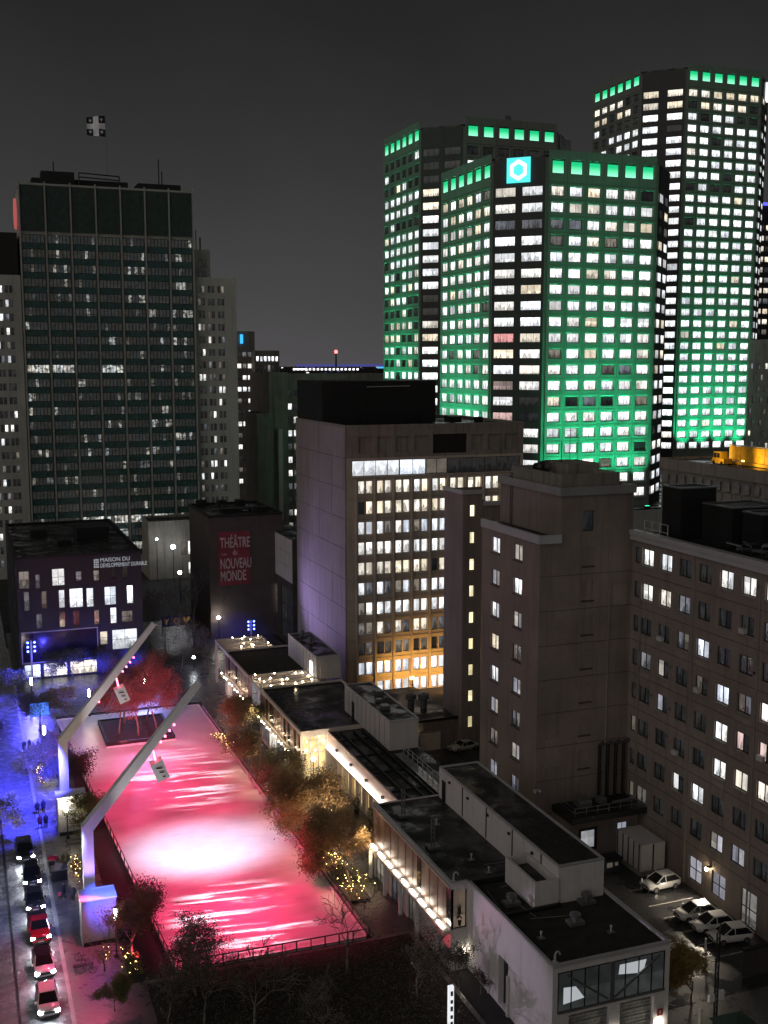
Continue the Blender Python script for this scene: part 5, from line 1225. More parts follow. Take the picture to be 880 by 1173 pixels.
# ------------------------------------------------------------------ leaning light masts over the rink
arm_m = mat('white_steel_mast', (.80, .80, .81), .4, var=.06)
kiosk_m = mat('kiosk_cladding', (.34, .34, .36), .45, var=.12)
proj_glow = emit('pink_projector_glow', (1, .12, .22), 10)
def light_mast(label, klabel, y, kiosk_y):
    T = thing('leaning_light_mast', label, 'light mast', (9.75, y, 0), group='leaning masts beside the rink')
    zb, ze, xe = 10.4, 23.7, 20.9; xb = 9.7
    mb = MB(); mb.loft([[(xb + a * .52, y + b2 * .52, z) for a, b2 in ((-1, -1), (1, -1), (1, 1), (-1, 1))] for z in (0, zb - .35)] + [[(xb - .52, y - .52, zb + .42), (xb + .52, y - .52, zb - .1), (xb + .52, y + .52, zb - .1), (xb - .52, y + .52, zb + .42)]]); mb.build('post', arm_m, T)
    def ring(f_, s_): 
        c = Vector((xb, y, zb)).lerp(Vector((xe, y, ze)), f_); n = Vector((-(ze - zb), 0, xe - xb)).normalized()
        return [c + n * (s_ * a) + Vector((0, s_ * b2, 0)) for a, b2 in ((-1, -1), (-1, 1), (1, 1), (1, -1))]
    mb = MB(); mb.loft([ring(0.0, .52), ring(.5, .42), ring(1.0, .28)]); mb.build('arm', arm_m, T)
    mb = MB()
    for f_ in (.36, .62, .66, .70, .74):
        c = Vector((xb, y, zb)).lerp(Vector((xe, y, ze)), f_) + Vector((.35, 0, -.55)); mb.box(c.x - .09, c.x + .09, c.y - .09, c.y + .09, c.z - .09, c.z + .09)
    mb.build('spotlight', proj_glow, T)
    c = Vector((xb, y, zb)).lerp(Vector((xe, y, ze)), .52) + Vector((.9, 0, -1.0))
    mb = MB(); mb.tube(c + Vector((-.2, 0, 1.0)), c + Vector((0, 0, 0)), .10, n=6); mb.build('hanger', proj_glow, T)
    mb = MB(); a = Vector((.35, 0, -.94)).normalized(); s1 = Vector((.94, 0, .35)); s2 = Vector((0, 1, 0)); p0 = c + a * .1; p1 = c + a * 2.0
    mb.loft([[p + s1 * (u * .62) + s2 * (v * .62) for u, v in ((-1, -1), (1, -1), (1, 1), (-1, 1))] for p in (p0, p1)]); mb.build('projector_case', arm_m, T)
    mb = MB()
    for k in range(3):
        q = p0.lerp(p1, .3 + .25 * k); mb.box(q.x - .3 + .15 * k, q.x + .3, q.y - .66, q.y - .625, q.z - .05, q.z + .05)
    mb.build('case_slot', dark_metal, T)
    K = thing('mast_kiosk', klabel, 'kiosk', (10.2, kiosk_y + 2, 0), group='kiosks at the foot of the masts'); mb = MB(); mb.box(8.6, 11.8, kiosk_y, kiosk_y + 2.3, .1, 4.6); mb.build('wall', kiosk_m, K); mb = MB(); mb.ringwall(8.5, 11.9, kiosk_y - .1, kiosk_y + 2.4, 4.6, 4.75, .12); mb.box(8.63, 11.77, kiosk_y + .03, kiosk_y + 2.27, 4.6, 4.66); mb.build('roof', white_paint, K)
    for k in range(3): MB().box(8.65 + k * 1.05, 9.65 + k * 1.05, kiosk_y - .04, kiosk_y - .003, .6, 4.4).build('panel', kiosk_m, K)
    spot('mast_fill_light', (11.6, y - 3.2, 4.95), (17.0, y, 19), 5200, (.96, .93, 1), 42, .9, .2)  # fill added to brighten the arm, without a fixture
    mb = MB(); mb.box(8.7, 11.7, kiosk_y - .06, kiosk_y - .005, .1, .5); mb.build('plinth', dark_metal, K)
    return c
m1c = light_mast('nearer leaning white light mast with violet-lit post over the rink', 'tall white kiosk with blue-lit top before the nearer mast', 106.5, 103.0)
m2c = light_mast('farther leaning white light mast rising toward the dark house', 'grey kiosk before the farther leaning mast', 133.5, 129.8)

# ------------------------------------------------------------------ street lamps with glowing tube heads
lamp_head_e = emit('lamp_tube_glow', (1, .88, .66), 110)
def street_lamp(label, p, h=4.6, em=None, r=.13):
    T = thing('street_lamp', label, 'street lamp', (p.x, p.y, .1), group='tube-headed street lamps'); mb = MB(); mb.tube((p.x, p.y, .1), (p.x, p.y, h - 1.2), .08, .07, 8); mb.lathe((p.x, p.y, .1), [(.2, 0), (.2, .3), (.1, .4)], 8); mb.build('post', dark_metal, T)
    MB().tube((p.x, p.y, h - 1.2), (p.x, p.y, h), r, n=8).build('lamp_head', em or lamp_head_e, T); MB().lathe((p.x, p.y, h), [(r + .05, 0), (r + .05, .06), (.02, .15)], 8).build('cap', dark_metal, T)
street_lamp('tube lamp among the shrubs beside the farther mast', G(52, 868)); street_lamp('tube lamp before the blue-lit shrubs of the dark house', G(37, 808)); street_lamp('tube lamp on the plaza behind the farther mast arm', G(103, 822))
street_lamp('tube lamp behind the red trees on the island planter', G(166, 806)); street_lamp('tube lamp by the grey kiosk and leafy shrubs', G(78, 962)); street_lamp('tube lamp in front of the blue-topped kiosk', G(134, 1098), 5.0, emit('dimmer_tube_glow', (1, .92, .8), 22))
cold_e = emit('cold_lamp_glow', (.95, .98, 1), 55)
def mast_lamp(label, p, h, e_=cold_e, r=.32):
    T = thing('street_lamp', label, 'street lamp', (p[0], p[1], 0)); MB().tube((p[0], p[1], 0), (p[0], p[1], h), .11, .08, 8).build('post', dark_metal, T); MB().ball((p[0], p[1], h), r, n=10).build('lamp_head', e_, T); return T
mast_lamp('dazzling white street lamp between dark house and theatre', (45.6, 252, 0), PY(203, 656, 252).z, r=.42); mast_lamp('dazzling white flood lamp at the foot of the glass slab', (48.8, 278, 0), PY(188, 627, 278).z, r=.55)
mast_lamp('white wall lamp left of the dazzling flood lamp', (44.9, 279, 0), PY(172, 618, 279).z, r=.25); mast_lamp('warm white lamp at the theatre corner', (46.3, 214.5, 0), PY(245, 708, 214.5).z, emit('warm_corner_lamp', (1, .9, .75), 90), .3); mast_lamp('white lamp beside the far pergola', (37.6, 196, 0), PY(231, 752, 196).z, emit('white_plaza_lamp', (.9, .95, 1), 60), .25)
gb = block('entrance_block', 'low grey entrance block at the foot of the glass slab', 'building', 43.5, 58.5, 283, 294, 14.5, concrete_dark, [('S', [(8.2, 6, 9.6, 9.5, glass_dim), (10.0, 6, 11.4, 9.5, win_white), (10.0, 1, 13, 4, win_white)], frame_dark, 1)])
# blue LED masts
blue_e = emit('blue_led', (.08, .12, 1), 14)
def led_mast(label, x, y, h):
    T = thing('led_mast', label, 'light mast', (x, y, 0), group='blue LED masts on the plaza'); MB().tube((x, y, 0), (x, y, h), .16, .14, 8).build('post', white_panel, T)
    for k in range(3):
        for s in (-1, 1): MB().ball((x + s * .55, y - .15, h - .3 - k * .75), .2, n=8).build('led', blue_e, T); MB().box(x + min(0, s * .5), x + max(0, s * .5), y - .06, y + .06, h - .35 - k * .75, h - .25 - k * .75).build('bracket', dark_metal, T)
p = G(38, 792); led_mast('blue LED mast in front of the dark house screen', p.x, p.y, PY(34, 734, p.y).z)
p = Vector((51.0, 207, 0)); led_mast('blue LED mast before the theatre', p.x, p.y, PY(289, 710, 207).z)
p = G(103, 1095)
# flag pole / tall thin post by the theatre, banner
tp = MB(); q = PY(254, 735, 212); tp.tube((q.x, 212, 0), (q.x, 212, PY(254, 683, 212).z), .08, .05, 6); tag(tp.build('thin_post', grey_metal), 'tall thin grey post in front of the theatre', 'post')
q = PY(205, 711, 222); bnr = thing('street_banner', 'dark blue banner with orange letters and gold leaf hung on the plaza', 'banner', (q.x, 222, 0)); MB().box(q.x - 3.3, q.x + 3.3, 221.9, 222, q.z - 1.0, q.z + 1.1).build('cloth', mat('blue_banner', (.02, .03, .14), .7, var=.3), bnr)
gold = emit('gold_print_glow', (1, .62, .18), .16, False)  # print on cloth, given a faint glow
for s_, dx in (('Y', -3.0), ('Q', -1.1)): me = text_mesh(s_, 1.7); me.materials.append(gold); obj('lettering', me, bnr, Vector((q.x + dx, 221.85, q.z - .6)) - wloc(bnr))
mb = MB()
for sgn in (-1, 1):
    pts = [(q.x + 1.5 + sgn * a, 221.86, q.z + b2) for a, b2 in ((0, -.8), (.45, -.1), (.75, .5), (.35, .8), (.05, .3))]; mb.face(pts)
mb.build('gold_leaf', gold, bnr)
for dx in (-3.4, 3.4): MB().tube((q.x + dx, 222, 0), (q.x + dx, 222, q.z + 1.2), .07, n=6).build('post', dark_metal, bnr)
# blue sign panel by the rink's left side
q = G(47, 842); bp_ = thing('information_panel', 'glowing blue panel among the shrubs by the street', 'panel', (q.x, q.y, 0)); MB().box(q.x - .1, q.x + .1, q.y - .1, q.y + .1, 0, 3.6).build('post', dark_metal, bp_); MB().box(q.x - 1.4, q.x + 1.3, q.y - .1, q.y + .1, 3.0, 4.9).build('panel', emit('blue_panel', (.05, .22, 1), 1.2), bp_)
# narrow white totem bottom, lifebuoy stand at rink, sign poles
q = G(516, 1195); tt = thing('totem_sign', 'narrow white light column with dark marks at the bottom edge', 'sign', (q.x, q.y, 0)); MB().box(q.x - .22, q.x + .22, q.y - .15, q.y + .15, 0, 5.0).build('column', emit('totem_light', (.95, .97, 1), .9), tt); mb = MB()
for k in range(6): mb.box(q.x - .08, q.x + .14, q.y - .17, q.y - .152, .9 + k * .66, 1.2 + k * .66 + .1 * (k % 2))
mb.build('mark', dark_metal, tt)
q = G(312, 925); gs = thing('rink_gate', 'white gate posts with a red ring at the rink edge', 'gate', (q.x, q.y, 0)); MB().box(q.x - .5, q.x - .2, q.y + 1.2, q.y + 1.5, .1, 3.0).build('post', white_paint, gs); MB().box(q.x + .0, q.x + .3, q.y - 1.4, q.y - 1.1, .1, 3.0).build('post', white_paint, gs); mb = MB()
for k in range(14):
    a0, a1 = 2 * math.pi * k / 14, 2 * math.pi * (k + 1) / 14; c = Vector((q.x - .3, q.y + .9, 2.0)); mb.tube(c + Vector((0, math.cos(a0) * .5, math.sin(a0) * .5)), c + Vector((0, math.cos(a1) * .5, math.sin(a1) * .5)), .1, n=5)
mb.build('red_ring', mat('red_plastic', (.5, .02, .03), .4), gs); MB().beam((q.x - .2, q.y + 1.2, 1.0), (q.x + .1, q.y - 1.2, 1.0), .05, .8).build('gate_leaf', grey_metal, gs)
# bottom right corner: traffic pole, patio umbrella, hedge wall, small posts
pp = PY(820, 1150, 70); tpole = thing('utility_pole', 'black lattice pole with two small white boxes at lower right', 'pole', (pp.x, 70, 0)); mb = MB()
for dx in (-.13, .13): mb.box(pp.x + dx - .05, pp.x + dx + .05, 69.95, 70.05, 0, PY(825, 1068, 70).z)
z1 = PY(825, 1068, 70).z
for k in range(int(z1 / .5)): mb.beam((pp.x - .1, 70, k * .5), (pp.x + .1, 70, k * .5 + .4), .04, .04)
mb.build('lattice', dark_metal, tpole); MB().beam((pp.x, 70, z1), (pp.x + 1.4, 71.5, z1 - .2), .1, .1).build('bracket', dark_metal, tpole); zb = PY(820, 1142, 70).z
MB().box(pp.x - .75, pp.x - .25, 69.85, 70.1, zb - .3, zb + .35).build('box', white_paint, tpole); MB().box(pp.x + .25, pp.x + .7, 69.85, 70.1, zb - .3, zb + .5).build('box', white_paint, tpole)
q = PY(845, 1173, 66); um = thing('patio_umbrella', 'dark green patio umbrella at the bottom right corner', 'umbrella', (q.x, 66, 0)); z0 = PY(845, 1159, 66).z; MB().loft([[(q.x + math.cos(a) * r, 66 + math.sin(a) * r, z) for a in [math.pi / 4 + math.pi / 2 * k for k in range(4)]] for r, z in ((2.2, z0 - 1.1), (.06, z0))]).build('canopy', mat('green_canvas', (.03, .055, .045), .8), um); MB().tube((q.x, 66, 0), (q.x, 66, z0), .05, n=6).build('pole', dark_metal, um)
hw = thing('yard_wall', 'dark yard wall with wooden panels behind the corner pole', 'wall', (66.5, 77, 0))
for k in range(4): MB().box(63.6 + k * 1.5, 65.02 + k * 1.5, 76.6, 76.75, .1, 2.6 + .03 * (k % 2)).build('panel', brick_dark, hw)
MB().box(63.5, 69.7, 76.45, 76.9, 2.65, 2.8).build('coping', dark_metal, hw)
for k, (px, py) in enumerate(((801, 1175), (808, 1092))):
    q = G(px, py); T = thing('bollard_post', ('white marker post beside the yellow tree', 'white marker post behind the yellow tree')[k], 'post', (q.x, q.y, 0)); MB().tube((q.x, q.y, 0), (q.x, q.y, 1.5), .09, n=8).build('post', white_paint, T); MB().lathe((q.x, q.y, 0), [(.2, 0), (.2, .1), (.09, .12)], 8).build('base', dark_metal, T)
for k, (px, py) in enumerate(((735, 1018), (751, 1008))):
    q = G(px, py); T = thing('bollard_post', ('pale bollard left of the first parked white car', 'pale bollard near the container')[k], 'post', (q.x, q.y, 0)); MB().tube((q.x, q.y, 0), (q.x, q.y, 1.1), .09, n=8).build('post', white_paint, T); MB().ball((q.x, q.y, 1.1), .09).build('cap', white_paint, T)
bed_leaf = mat('bed_leaf', (.10, .10, .035), .7, var=.5, vscale=2)
# planters with small yellow lights along the rink
fairy = emit('fairy_light', (1, .62, .20), 22)
def fairies(label, pts, seed, n=26, spread=1.0, sy=2.0):
    rg = random.Random(seed); mb = MB()
    for p in pts:
        for k in range(n): mb.ball((p.x + rg.gauss(0, spread * .5), p.y + rg.gauss(0, sy * .5), rg.uniform(.15, .9)), rg.uniform(.015, .04), 0, 4)
    o = tag(mb.build('fairy_lights', fairy), label, 'fairy lights', kind='stuff'); m2 = MB()
    for p in pts:
        for k in range(260):
            q = Vector((p.x + rg.gauss(0, spread * .6), p.y + rg.gauss(0, sy * .6), rg.uniform(.12, .75))); d = Vector((rg.gauss(0, 1), rg.gauss(0, 1), rg.gauss(.6, .6))).normalized() * .26; s_ = d.orthogonal().normalized() * .05; m2.face([q - s_, q + s_, q + d])
    tag(m2.build('bed_planting', bed_leaf), 'low planting ' + label.split(' lights ', 1)[-1], 'plants', kind='stuff'); return o
fairies('cluster of yellow fairy lights in the planter under the rust trees', [G(357, 948), G(366, 962)], 1, 24); fairies('yellow fairy lights at the foot of the largest rust tree', [G(380, 985), G(388, 995)], 2, 24); fairies('ring of yellow fairy lights round the nearest rust tree', [G(398, 1015), G(412, 1010), G(405, 1026)], 3, 18); fairies('yellow fairy lights under the pink-lit tree by the far rink corner', [G(252, 848), G(262, 856)], 4, 26)
fairies('warm fairy lights in the bed behind the nearer mast', [G(86, 995), G(94, 1000)], 5, 18, .8, 1.6); fairies('warm fairy lights in the bed before the nearer kiosk', [G(118, 1098), G(148, 1100), G(152, 1112)], 6, 9, .8, 1.2); fairies('cream fairy lights in the shrubs beside the farther mast', [G(46, 885), G(48, 895)], 7, 20, .5, 1.6)
for k, (pts, lb) in enumerate((((G(357, 955), G(372, 975)), 'long dark planter bed under the rust trees along the rink'), ((G(390, 1000), G(412, 1030)), 'dark planter bed of the nearest rust tree'))):
    a, b2 = pts; T = thing('planter_bed', lb, 'planter', (a.x, (a.y + b2.y) / 2, .1)); y0, y1 = min(a.y, b2.y) - 1, max(a.y, b2.y) + 1; mb = MB(); mb.ringwall(35.0, 37.2, y0, y1, .1, .5, .12); mb.build('rim', black_metal, T); MB().box(35.12, 37.08, y0 + .12, y1 - .12, .1, .42).build('soil', soil, T)
# benches / bike racks along the sidewalk
def bike(label, p, rz):
    T = thing('bicycle', label, 'bicycle', (p.x, p.y, .1), rz); tyre = dark_metal
    for s in (-.52, .52):
        mb = MB(); n = 14
        for k in range(n):
            a0, a1 = 2 * math.pi * k / n, 2 * math.pi * (k + 1) / n; mb.tube((0, s + .33 * math.cos(a0), .34 + .33 * math.sin(a0)), (0, s + .33 * math.cos(a1), .34 + .33 * math.sin(a1)), .025, n=4)
        mb.build('wheel', tyre, T, local=True)
    mb = MB(); P_ = {'b': (0, -.05, .32), 's': (0, .12, .85), 'h': (0, -.42, .9), 'r': (0, .52, .34), 'f': (0, -.52, .34)}
    for a, b2 in (('b', 's'), ('b', 'h'), ('s', 'h'), ('b', 'r'), ('s', 'r'), ('h', 'f')): mb.tube(P_[a], P_[b2], .025, n=5)
    mb.build('frame', grey_metal, T, local=True); MB().box(-.06, .06, 0, .26, .88, .94).build('saddle', dark_metal, T, local=True); MB().tube((-.25, -.42, .95), (.25, -.42, .95), .02, n=5).build('handlebar', dark_metal, T, local=True)
bike('bicycle parked on the walkway left of the round green bush', G(92, 1104), .5); bike('bicycle parked nearer the bottom edge on the walkway', G(100, 1116), 1.2)
q = G(69, 1010); bk = thing('walkway_cabinet', 'dark cabinet on the walkway behind the umbrella walker', 'cabinet', (q.x, q.y, .1)); MB().box(q.x - .8, q.x + .8, q.y - .1, q.y + 1.2, .1, 1.3).build('body', dark_metal, bk); MB().box(q.x - .85, q.x + .85, q.y - .15, q.y + 1.25, 1.3, 1.4).build('lid', grey_metal, bk)
for k in range(2): 
    q = G((96, 84)[k], (1113, 968)[k]); T = thing('bench', ('dark slatted bench beside the walkway near the bottom edge', 'dark slatted bench by the grey kiosk')[k], 'bench', (q.x, q.y, .1))
    for j in range(4): MB().box(q.x - .9, q.x + .9, q.y + j * .13, q.y + j * .13 + .1, .5, .56).build('slat', dark_metal, T)
    for dx in (-.7, .7): MB().box(q.x + dx - .05, q.x + dx + .05, q.y, q.y + .5, .1, .5).build('leg', grey_metal, T)
# ------------------------------------------------------------------ cars
car_glass = mat('car_glass', (.012, .013, .015), .06, var=.05, spec=.8)
tyre_m = mat('tyre_rubber', (.015, .015, .015), .8); rim_m = mat('alloy_rim', (.45, .45, .46), .3, metal=.8)
head_on = emit('headlight_on', (.92, .96, 1), 90); head_off = mat('headlight_off', (.6, .6, .6), .1); plate_m = mat('number_plate', (.7, .7, .7), .5)
tail_m = mat('tail_lamp', (.3, .01, .01), .2)
PAINT = {}
def paint(nm, c, rough=.22):
    if nm not in PAINT:
        m, t, b = _nodes('paint_' + nm); n = _noise(t, 3, 3); t.links.new(_mix(t, n.outputs[0], [v * .85 for v in c], c), b.inputs['Base Color']); b.inputs['Roughness'].default_value = rough; b.inputs['Coat Weight'].default_value = .6; b.inputs['Coat Roughness'].default_value = .05; PAINT[nm] = m
    return PAINT[nm]
def car(label, p, rz, pm_, L=4.4, W=1.82, H=1.55, hood=.98, kind='hatch', lights=True, roofm=None, group=None):
    """local frame: nose towards -y"""
    T = thing('parked_car' if not lights else ('pickup_truck' if kind == 'pickup' else 'car'), label, 'pickup' if kind == 'pickup' else 'car', (p[0], p[1], p[2] if len(p) > 2 else .02), rz, group)
    a = W / 2; h = L / 2; bz = .30; belt = H * .62
    def ring(y, w_, zl, zt): return [(-w_ * .88, y, zl), (-w_, y, zl + .16), (-w_, y, zt - .16), (-w_ * .86, y, zt), (w_ * .86, y, zt), (w_, y, zt - .16), (w_, y, zl + .16), (w_ * .88, y, zl)]
    st = [(-h, a * .72, bz + .12, hood - .28), (-h + .12, a * .88, bz, hood - .12), (-h + .5, a * .97, bz - .05, hood - .03), *(((-h + .85, a, bz - .06, hood + .02), (-h + 1.1, a, bz - .06, belt)) if kind == 'hatch' else ((-h + 1.15, a, bz - .06, hood + .04), (-h + 1.5, a, bz - .06, belt))), (0, a, bz - .06, belt + .02), (h - 1.0, a, bz - .06, belt + .03), (h - .35, a * .98, bz - .02, belt + (.0 if kind != 'sedan' else .02)), (h - .08, a * .9, bz + .05, belt - .08), (h, a * .8, bz + .2, belt - .22)]
    MB().loft([ring(*q) for q in st]).build('body', pm_, T, True, True)
    # greenhouse
    f0, f1 = (-h + .88, -h + 1.85) if kind == 'hatch' else (-h + 1.18, -h + 1.95); r1, r0 = (h - .75, h - .12) if kind in ('hatch', 'suv') else ((h - 1.35, h - .75) if kind == 'sedan' else (h - 2.2, h - 1.95))
    b_w, t_w = a * .93, a * .74; zb_, zt = belt - .02, H
    B4 = [(-b_w, f0, zb_), (b_w, f0, zb_), (b_w, r0, zb_), (-b_w, r0, zb_)]; T4 = [(-t_w, f1, zt - .05), (t_w, f1, zt - .05), (t_w, r1, zt - .04), (-t_w, r1, zt - .04)]
    mb = MB(); mb.face([B4[0], B4[1], T4[1], T4[0]]); mb.build('windscreen', car_glass, T, local=True)
    mb = MB(); mb.face([B4[2], B4[3], T4[3], T4[2]]); mb.build('rear_window', car_glass, T, local=True)
    for s in (0, 1):
        i, j = (0, 3) if s == 0 else (1, 2); m2 = MB(); m2.face([B4[i], T4[i], T4[j], B4[j]]); m2.build('side_window', car_glass, T, local=True)
    mb = MB()
    for i in range(4): mb.beam(Vector(B4[i]), Vector(T4[i]), .07, .07)
    for s in (-1, 1): mb.beam((s * (b_w + .0), .05, zb_), (s * (t_w + .01), .05, zt - .05), .07, .05)
    mb.build('pillar', pm_, T, local=True)
    MB().loft([[(x * k_, (y - (f1 + r1) / 2) * k_ + (f1 + r1) / 2, z + dz) for x, y, z in T4] for k_, dz in ((1.02, -.04), (1.02, .01), (.93, .05))]).build('roof', roofm or pm_, T, local=True)
    if kind == 'pickup': MB().box(-a * .85, a * .85, r0 + .15, h - .12, belt - .25, belt + .035).build('load_bed', dark_metal, T, local=True)
    for s in (-1, 1):
        for y in (-h + .85, h - .85):
            wh = MB(); wh.tube((s * (a - .2), y, .33), (s * (a + .015), y, .33), .34, n=16); w_ = wh.build('wheel', tyre_m, T, local=True); MB().tube((s * (a + .0), y, .33), (s * (a + .03), y, .33), .21, n=12).build('rim', rim_m, w_, local=True)
        MB().box(s * a * .78 - .17, s * a * .78 + .17, -h - .015, -h + .22, hood - .36, hood - .2).build('headlight', head_on if lights else head_off, T, local=True)
        MB().box(s * a * .8 - .12, s * a * .8 + .12, h - .12, h + .012, belt - .3, belt - .12).build('tail_lamp', tail_m, T, local=True)
        MB().box(s * (a + .1) - .1, s * (a + .1) + .1, f0 + .25, f0 + .4, belt + .02, belt + .16).build('wing_mirror', pm_, T, local=True)
    MB().box(-a * .5, a * .5, -h - .012, -h + .1, hood - .42, hood - .22).build('grille', dark_metal, T, local=True); MB().box(-.26, .26, -h - .02, -h + .05, bz + .12, bz + .24).build('number_plate', plate_m, T, local=True)
    MB().box(-a * .8, a * .8, -h - .005, -h + .2, bz - .02, bz + .1).build('bumper', dark_metal, T, local=True)
    return T
G_ = 'cars queueing along the wet street'
Q = [(4.6, 126.0), (5.0, 119.6), (4.9, 113.8), (4.9, 107.4), (4.85, 100.6), (4.75, 94.2)]
car('dark SUV at the back of the car queue, headlights on', (*Q[0],), .02, paint('black', (.015, .016, .018)), 4.6, 1.88, 1.72, 1.05, 'suv', group=G_)
car('dark car second from the back of the queue', (*Q[1],), -.03, paint('midnight', (.012, .014, .022)), 4.5, 1.85, 1.6, 1.0, 'suv', group=G_)
car('grey-black sedan in the middle of the queue', (*Q[2],), .0, paint('graphite', (.035, .037, .04)), 4.6, 1.82, 1.46, .95, 'sedan', group=G_)
car('red pickup truck with dark load bed in the queue', (*Q[3],), .02, paint('red', (.45, .015, .03)), 5.2, 1.9, 1.75, 1.12, 'pickup', group=G_)
car('white car with black roof, second from the front of the queue', (*Q[4],), .02, paint('white', (.75, .74, .73)), 4.3, 1.8, 1.55, .98, 'hatch', roofm=paint('black', (0, 0, 0)), group=G_)
car('all-white car at the front of the queue, bottom left', (*Q[5],), .0, paint('white', (0, 0, 0)), 4.4, 1.82, 1.6, 1.0, 'hatch', group=G_)
G2 = 'white cars in the parking lot'
for k, (px, py, lb) in enumerate(((756, 1019, 'white hatchback parked alone nearest the container'), (796, 1054, 'white hatchback parked second from the container'), (815, 1067, 'white hatchback parked third from the container'), (836, 1080, 'white hatchback half hidden behind the corner pole'))):
    q = G(px, py, 0); car(lb, (q.x + .3, q.y + .3), R(-90) + (.05, -.12, -.1, -.15)[k], paint('white', (0, 0, 0)), 4.15, 1.78, 1.62, .92, 'hatch', False, group=G2)
q = G(528, 862); car('silver sedan parked in the alley beside the brick house', (q.x + .8, q.y + .8), R(-80), paint('silver', (.45, .45, .43)), 4.5, 1.8, 1.45, .95, 'sedan', False)

# ------------------------------------------------------------------ people
skin_m = mat('skin', (.45, .28, .2), .6); hair_m = mat('dark_hair', (.015, .012, .01), .7)
def person(label, p, rz, coat, legs, stride=.22, arm=None, seed=0, skirt=False):
    """one skinned body posed walking; front towards -y"""
    V = {'pel': (0, 0, .95, .15), 'ch': (0, -.01, 1.28, .19), 'nk': (0, -.02, 1.48, .065), 'hd': (0, -.045, 1.63, .105), 'tp': (0, -.03, 1.74, .07),
         'fc': (0, -.10, 1.60, .06)}
    E_ = [('pel', 'ch'), ('ch', 'nk'), ('nk', 'hd'), ('hd', 'tp'), ('hd', 'fc')]
    for s, n in ((-1, 'l'), (1, 'r')):
        d = stride * s
        V['hip' + n] = (s * .10, 0, .88, .10); V['kn' + n] = (s * .11, -d * .75 - .03, .50, .065); V['an' + n] = (s * .11, -d + .03, .10, .045); V['to' + n] = (s * .12, -d - .13, .05, .04)
        E_ += [('pel', 'hip' + n), ('hip' + n, 'kn' + n), ('kn' + n, 'an' + n), ('an' + n, 'to' + n)]
        V['sh' + n] = (s * .19, 0, 1.40, .075)
        if arm and s == 1: V['el' + n] = (s * .27, -.12, 1.18, .05); V['ha' + n] = (s * .20, -.30, 1.36, .04)
        else: V['el' + n] = (s * .26, d * .4 + .03, 1.12, .052); V['ha' + n] = (s * .25, d * .8 - .06, .86, .038)
        E_ += [('ch', 'sh' + n), ('sh' + n, 'el' + n), ('el' + n, 'ha' + n)]
        hx, hy, hz_, _r0 = V['ha' + n]; ex, ey, ez, _ = V['el' + n]; dv = (Vector((hx, hy, hz_)) - Vector((ex, ey, ez))).normalized()
        for j in range(5):      # fingers and thumb
            o_ = (j - 1.5) * .018 if j < 4 else -.04
            q = Vector((hx, hy, hz_)) + dv * ((.085, .1, .095, .08, .05)[j]) + Vector((.008 * s, o_, 0)); V['f%s%d' % (n, j)] = (q.x, q.y, q.z, .009); E_.append(('ha' + n, 'f%s%d' % (n, j)))
    keys = list(V); me = bpy.data.meshes.new('person'); me.from_pydata([V[k][:3] for k in keys], [(keys.index(a), keys.index(b2)) for a, b2 in E_], [])
    o = bpy.data.objects.new('tmp', me); col.objects.link(o); md_ = o.modifiers.new('s', 'SKIN'); md_.use_smooth_shade = True
    for i, k in enumerate(keys): r_ = V[k][3]; me.skin_vertices[0].data[i].radius = (r_, r_ * (.8 if k in ('ch', 'pel') else 1)); me.skin_vertices[0].data[i].use_root = (k == 'pel')
    sb = o.modifiers.new('u', 'SUBSURF'); sb.levels = 1; sb.render_levels = 1
    dg = bpy.context.evaluated_depsgraph_get(); m2 = bpy.data.meshes.new_from_object(o.evaluated_get(dg)); bpy.data.objects.remove(o)
    m2.materials.clear()
    for mm in (coat, legs, skin_m, hair_m, dark_metal): m2.materials.append(mm)
    for f_ in m2.polygons:
        c = f_.center; r_ = math.hypot(c.x, 0)
        f_.material_index = 4 if c.z < .1 else (1 if c.z < .9 and abs(c.x) < .2 else (2 if (abs(c.x) > .19 and c.z < .9) or (c.z > 1.5 and c.y < -.07 and c.z < 1.68) else (3 if c.z > 1.56 else 0)))
    T = thing('person', label, 'person', (p.x, p.y, p.z), rz); obj('body', m2, T)
    mb = MB(); n = 12; mb.loft([[(w_ * math.cos(2 * math.pi * k / n), d_ * math.sin(2 * math.pi * k / n) - .01, z) for k in range(n)] for w_, d_, z in ((.235, .20, .62), (.215, .17, .92), (.225, .165, 1.2), (.235, .15, 1.38), (.10, .09, 1.50))]); mb.build('coat', coat, T, True, True)
    return T
cd_, cg, cn, cr = mat('black_coat', (.015, .015, .017), .8), mat('grey_coat', (.06, .06, .065), .8), mat('navy_coat', (.012, .016, .04), .8), mat('maroon_coat', (.09, .015, .02), .8); lg = mat('dark_trousers', (.018, .018, .022), .8)
def walk(px, py, z=.11): v = G(px, py, z); return v
person('person in black coat walking under a red umbrella', walk(60, 1001), 0, cd_, lg, arm=True, seed=1)
q = walk(60, 1001); ub = thing('umbrella', 'red umbrella held by the walker on the walkway', 'umbrella', (q.x + .2, q.y - .3, 1.3)); MB().tube((q.x + .2, q.y - .3, 1.28), (q.x + .12, q.y - .2, 2.2), .015, n=5).build('shaft', dark_metal, ub); red_u = mat('red_nylon', (.5, .02, .05), .5); mb = MB(); c = Vector((q.x + .1, q.y - .18, 2.25)); mb.loft([[c + Vector((r * math.cos(2 * math.pi * k / 10), r * math.sin(2 * math.pi * k / 10), z)) for k in range(10)] for r, z in ((.62, -.28), (.45, -.12), (.25, -.03), (.02, .0))], caps=False); mb.build('canopy', red_u, ub)
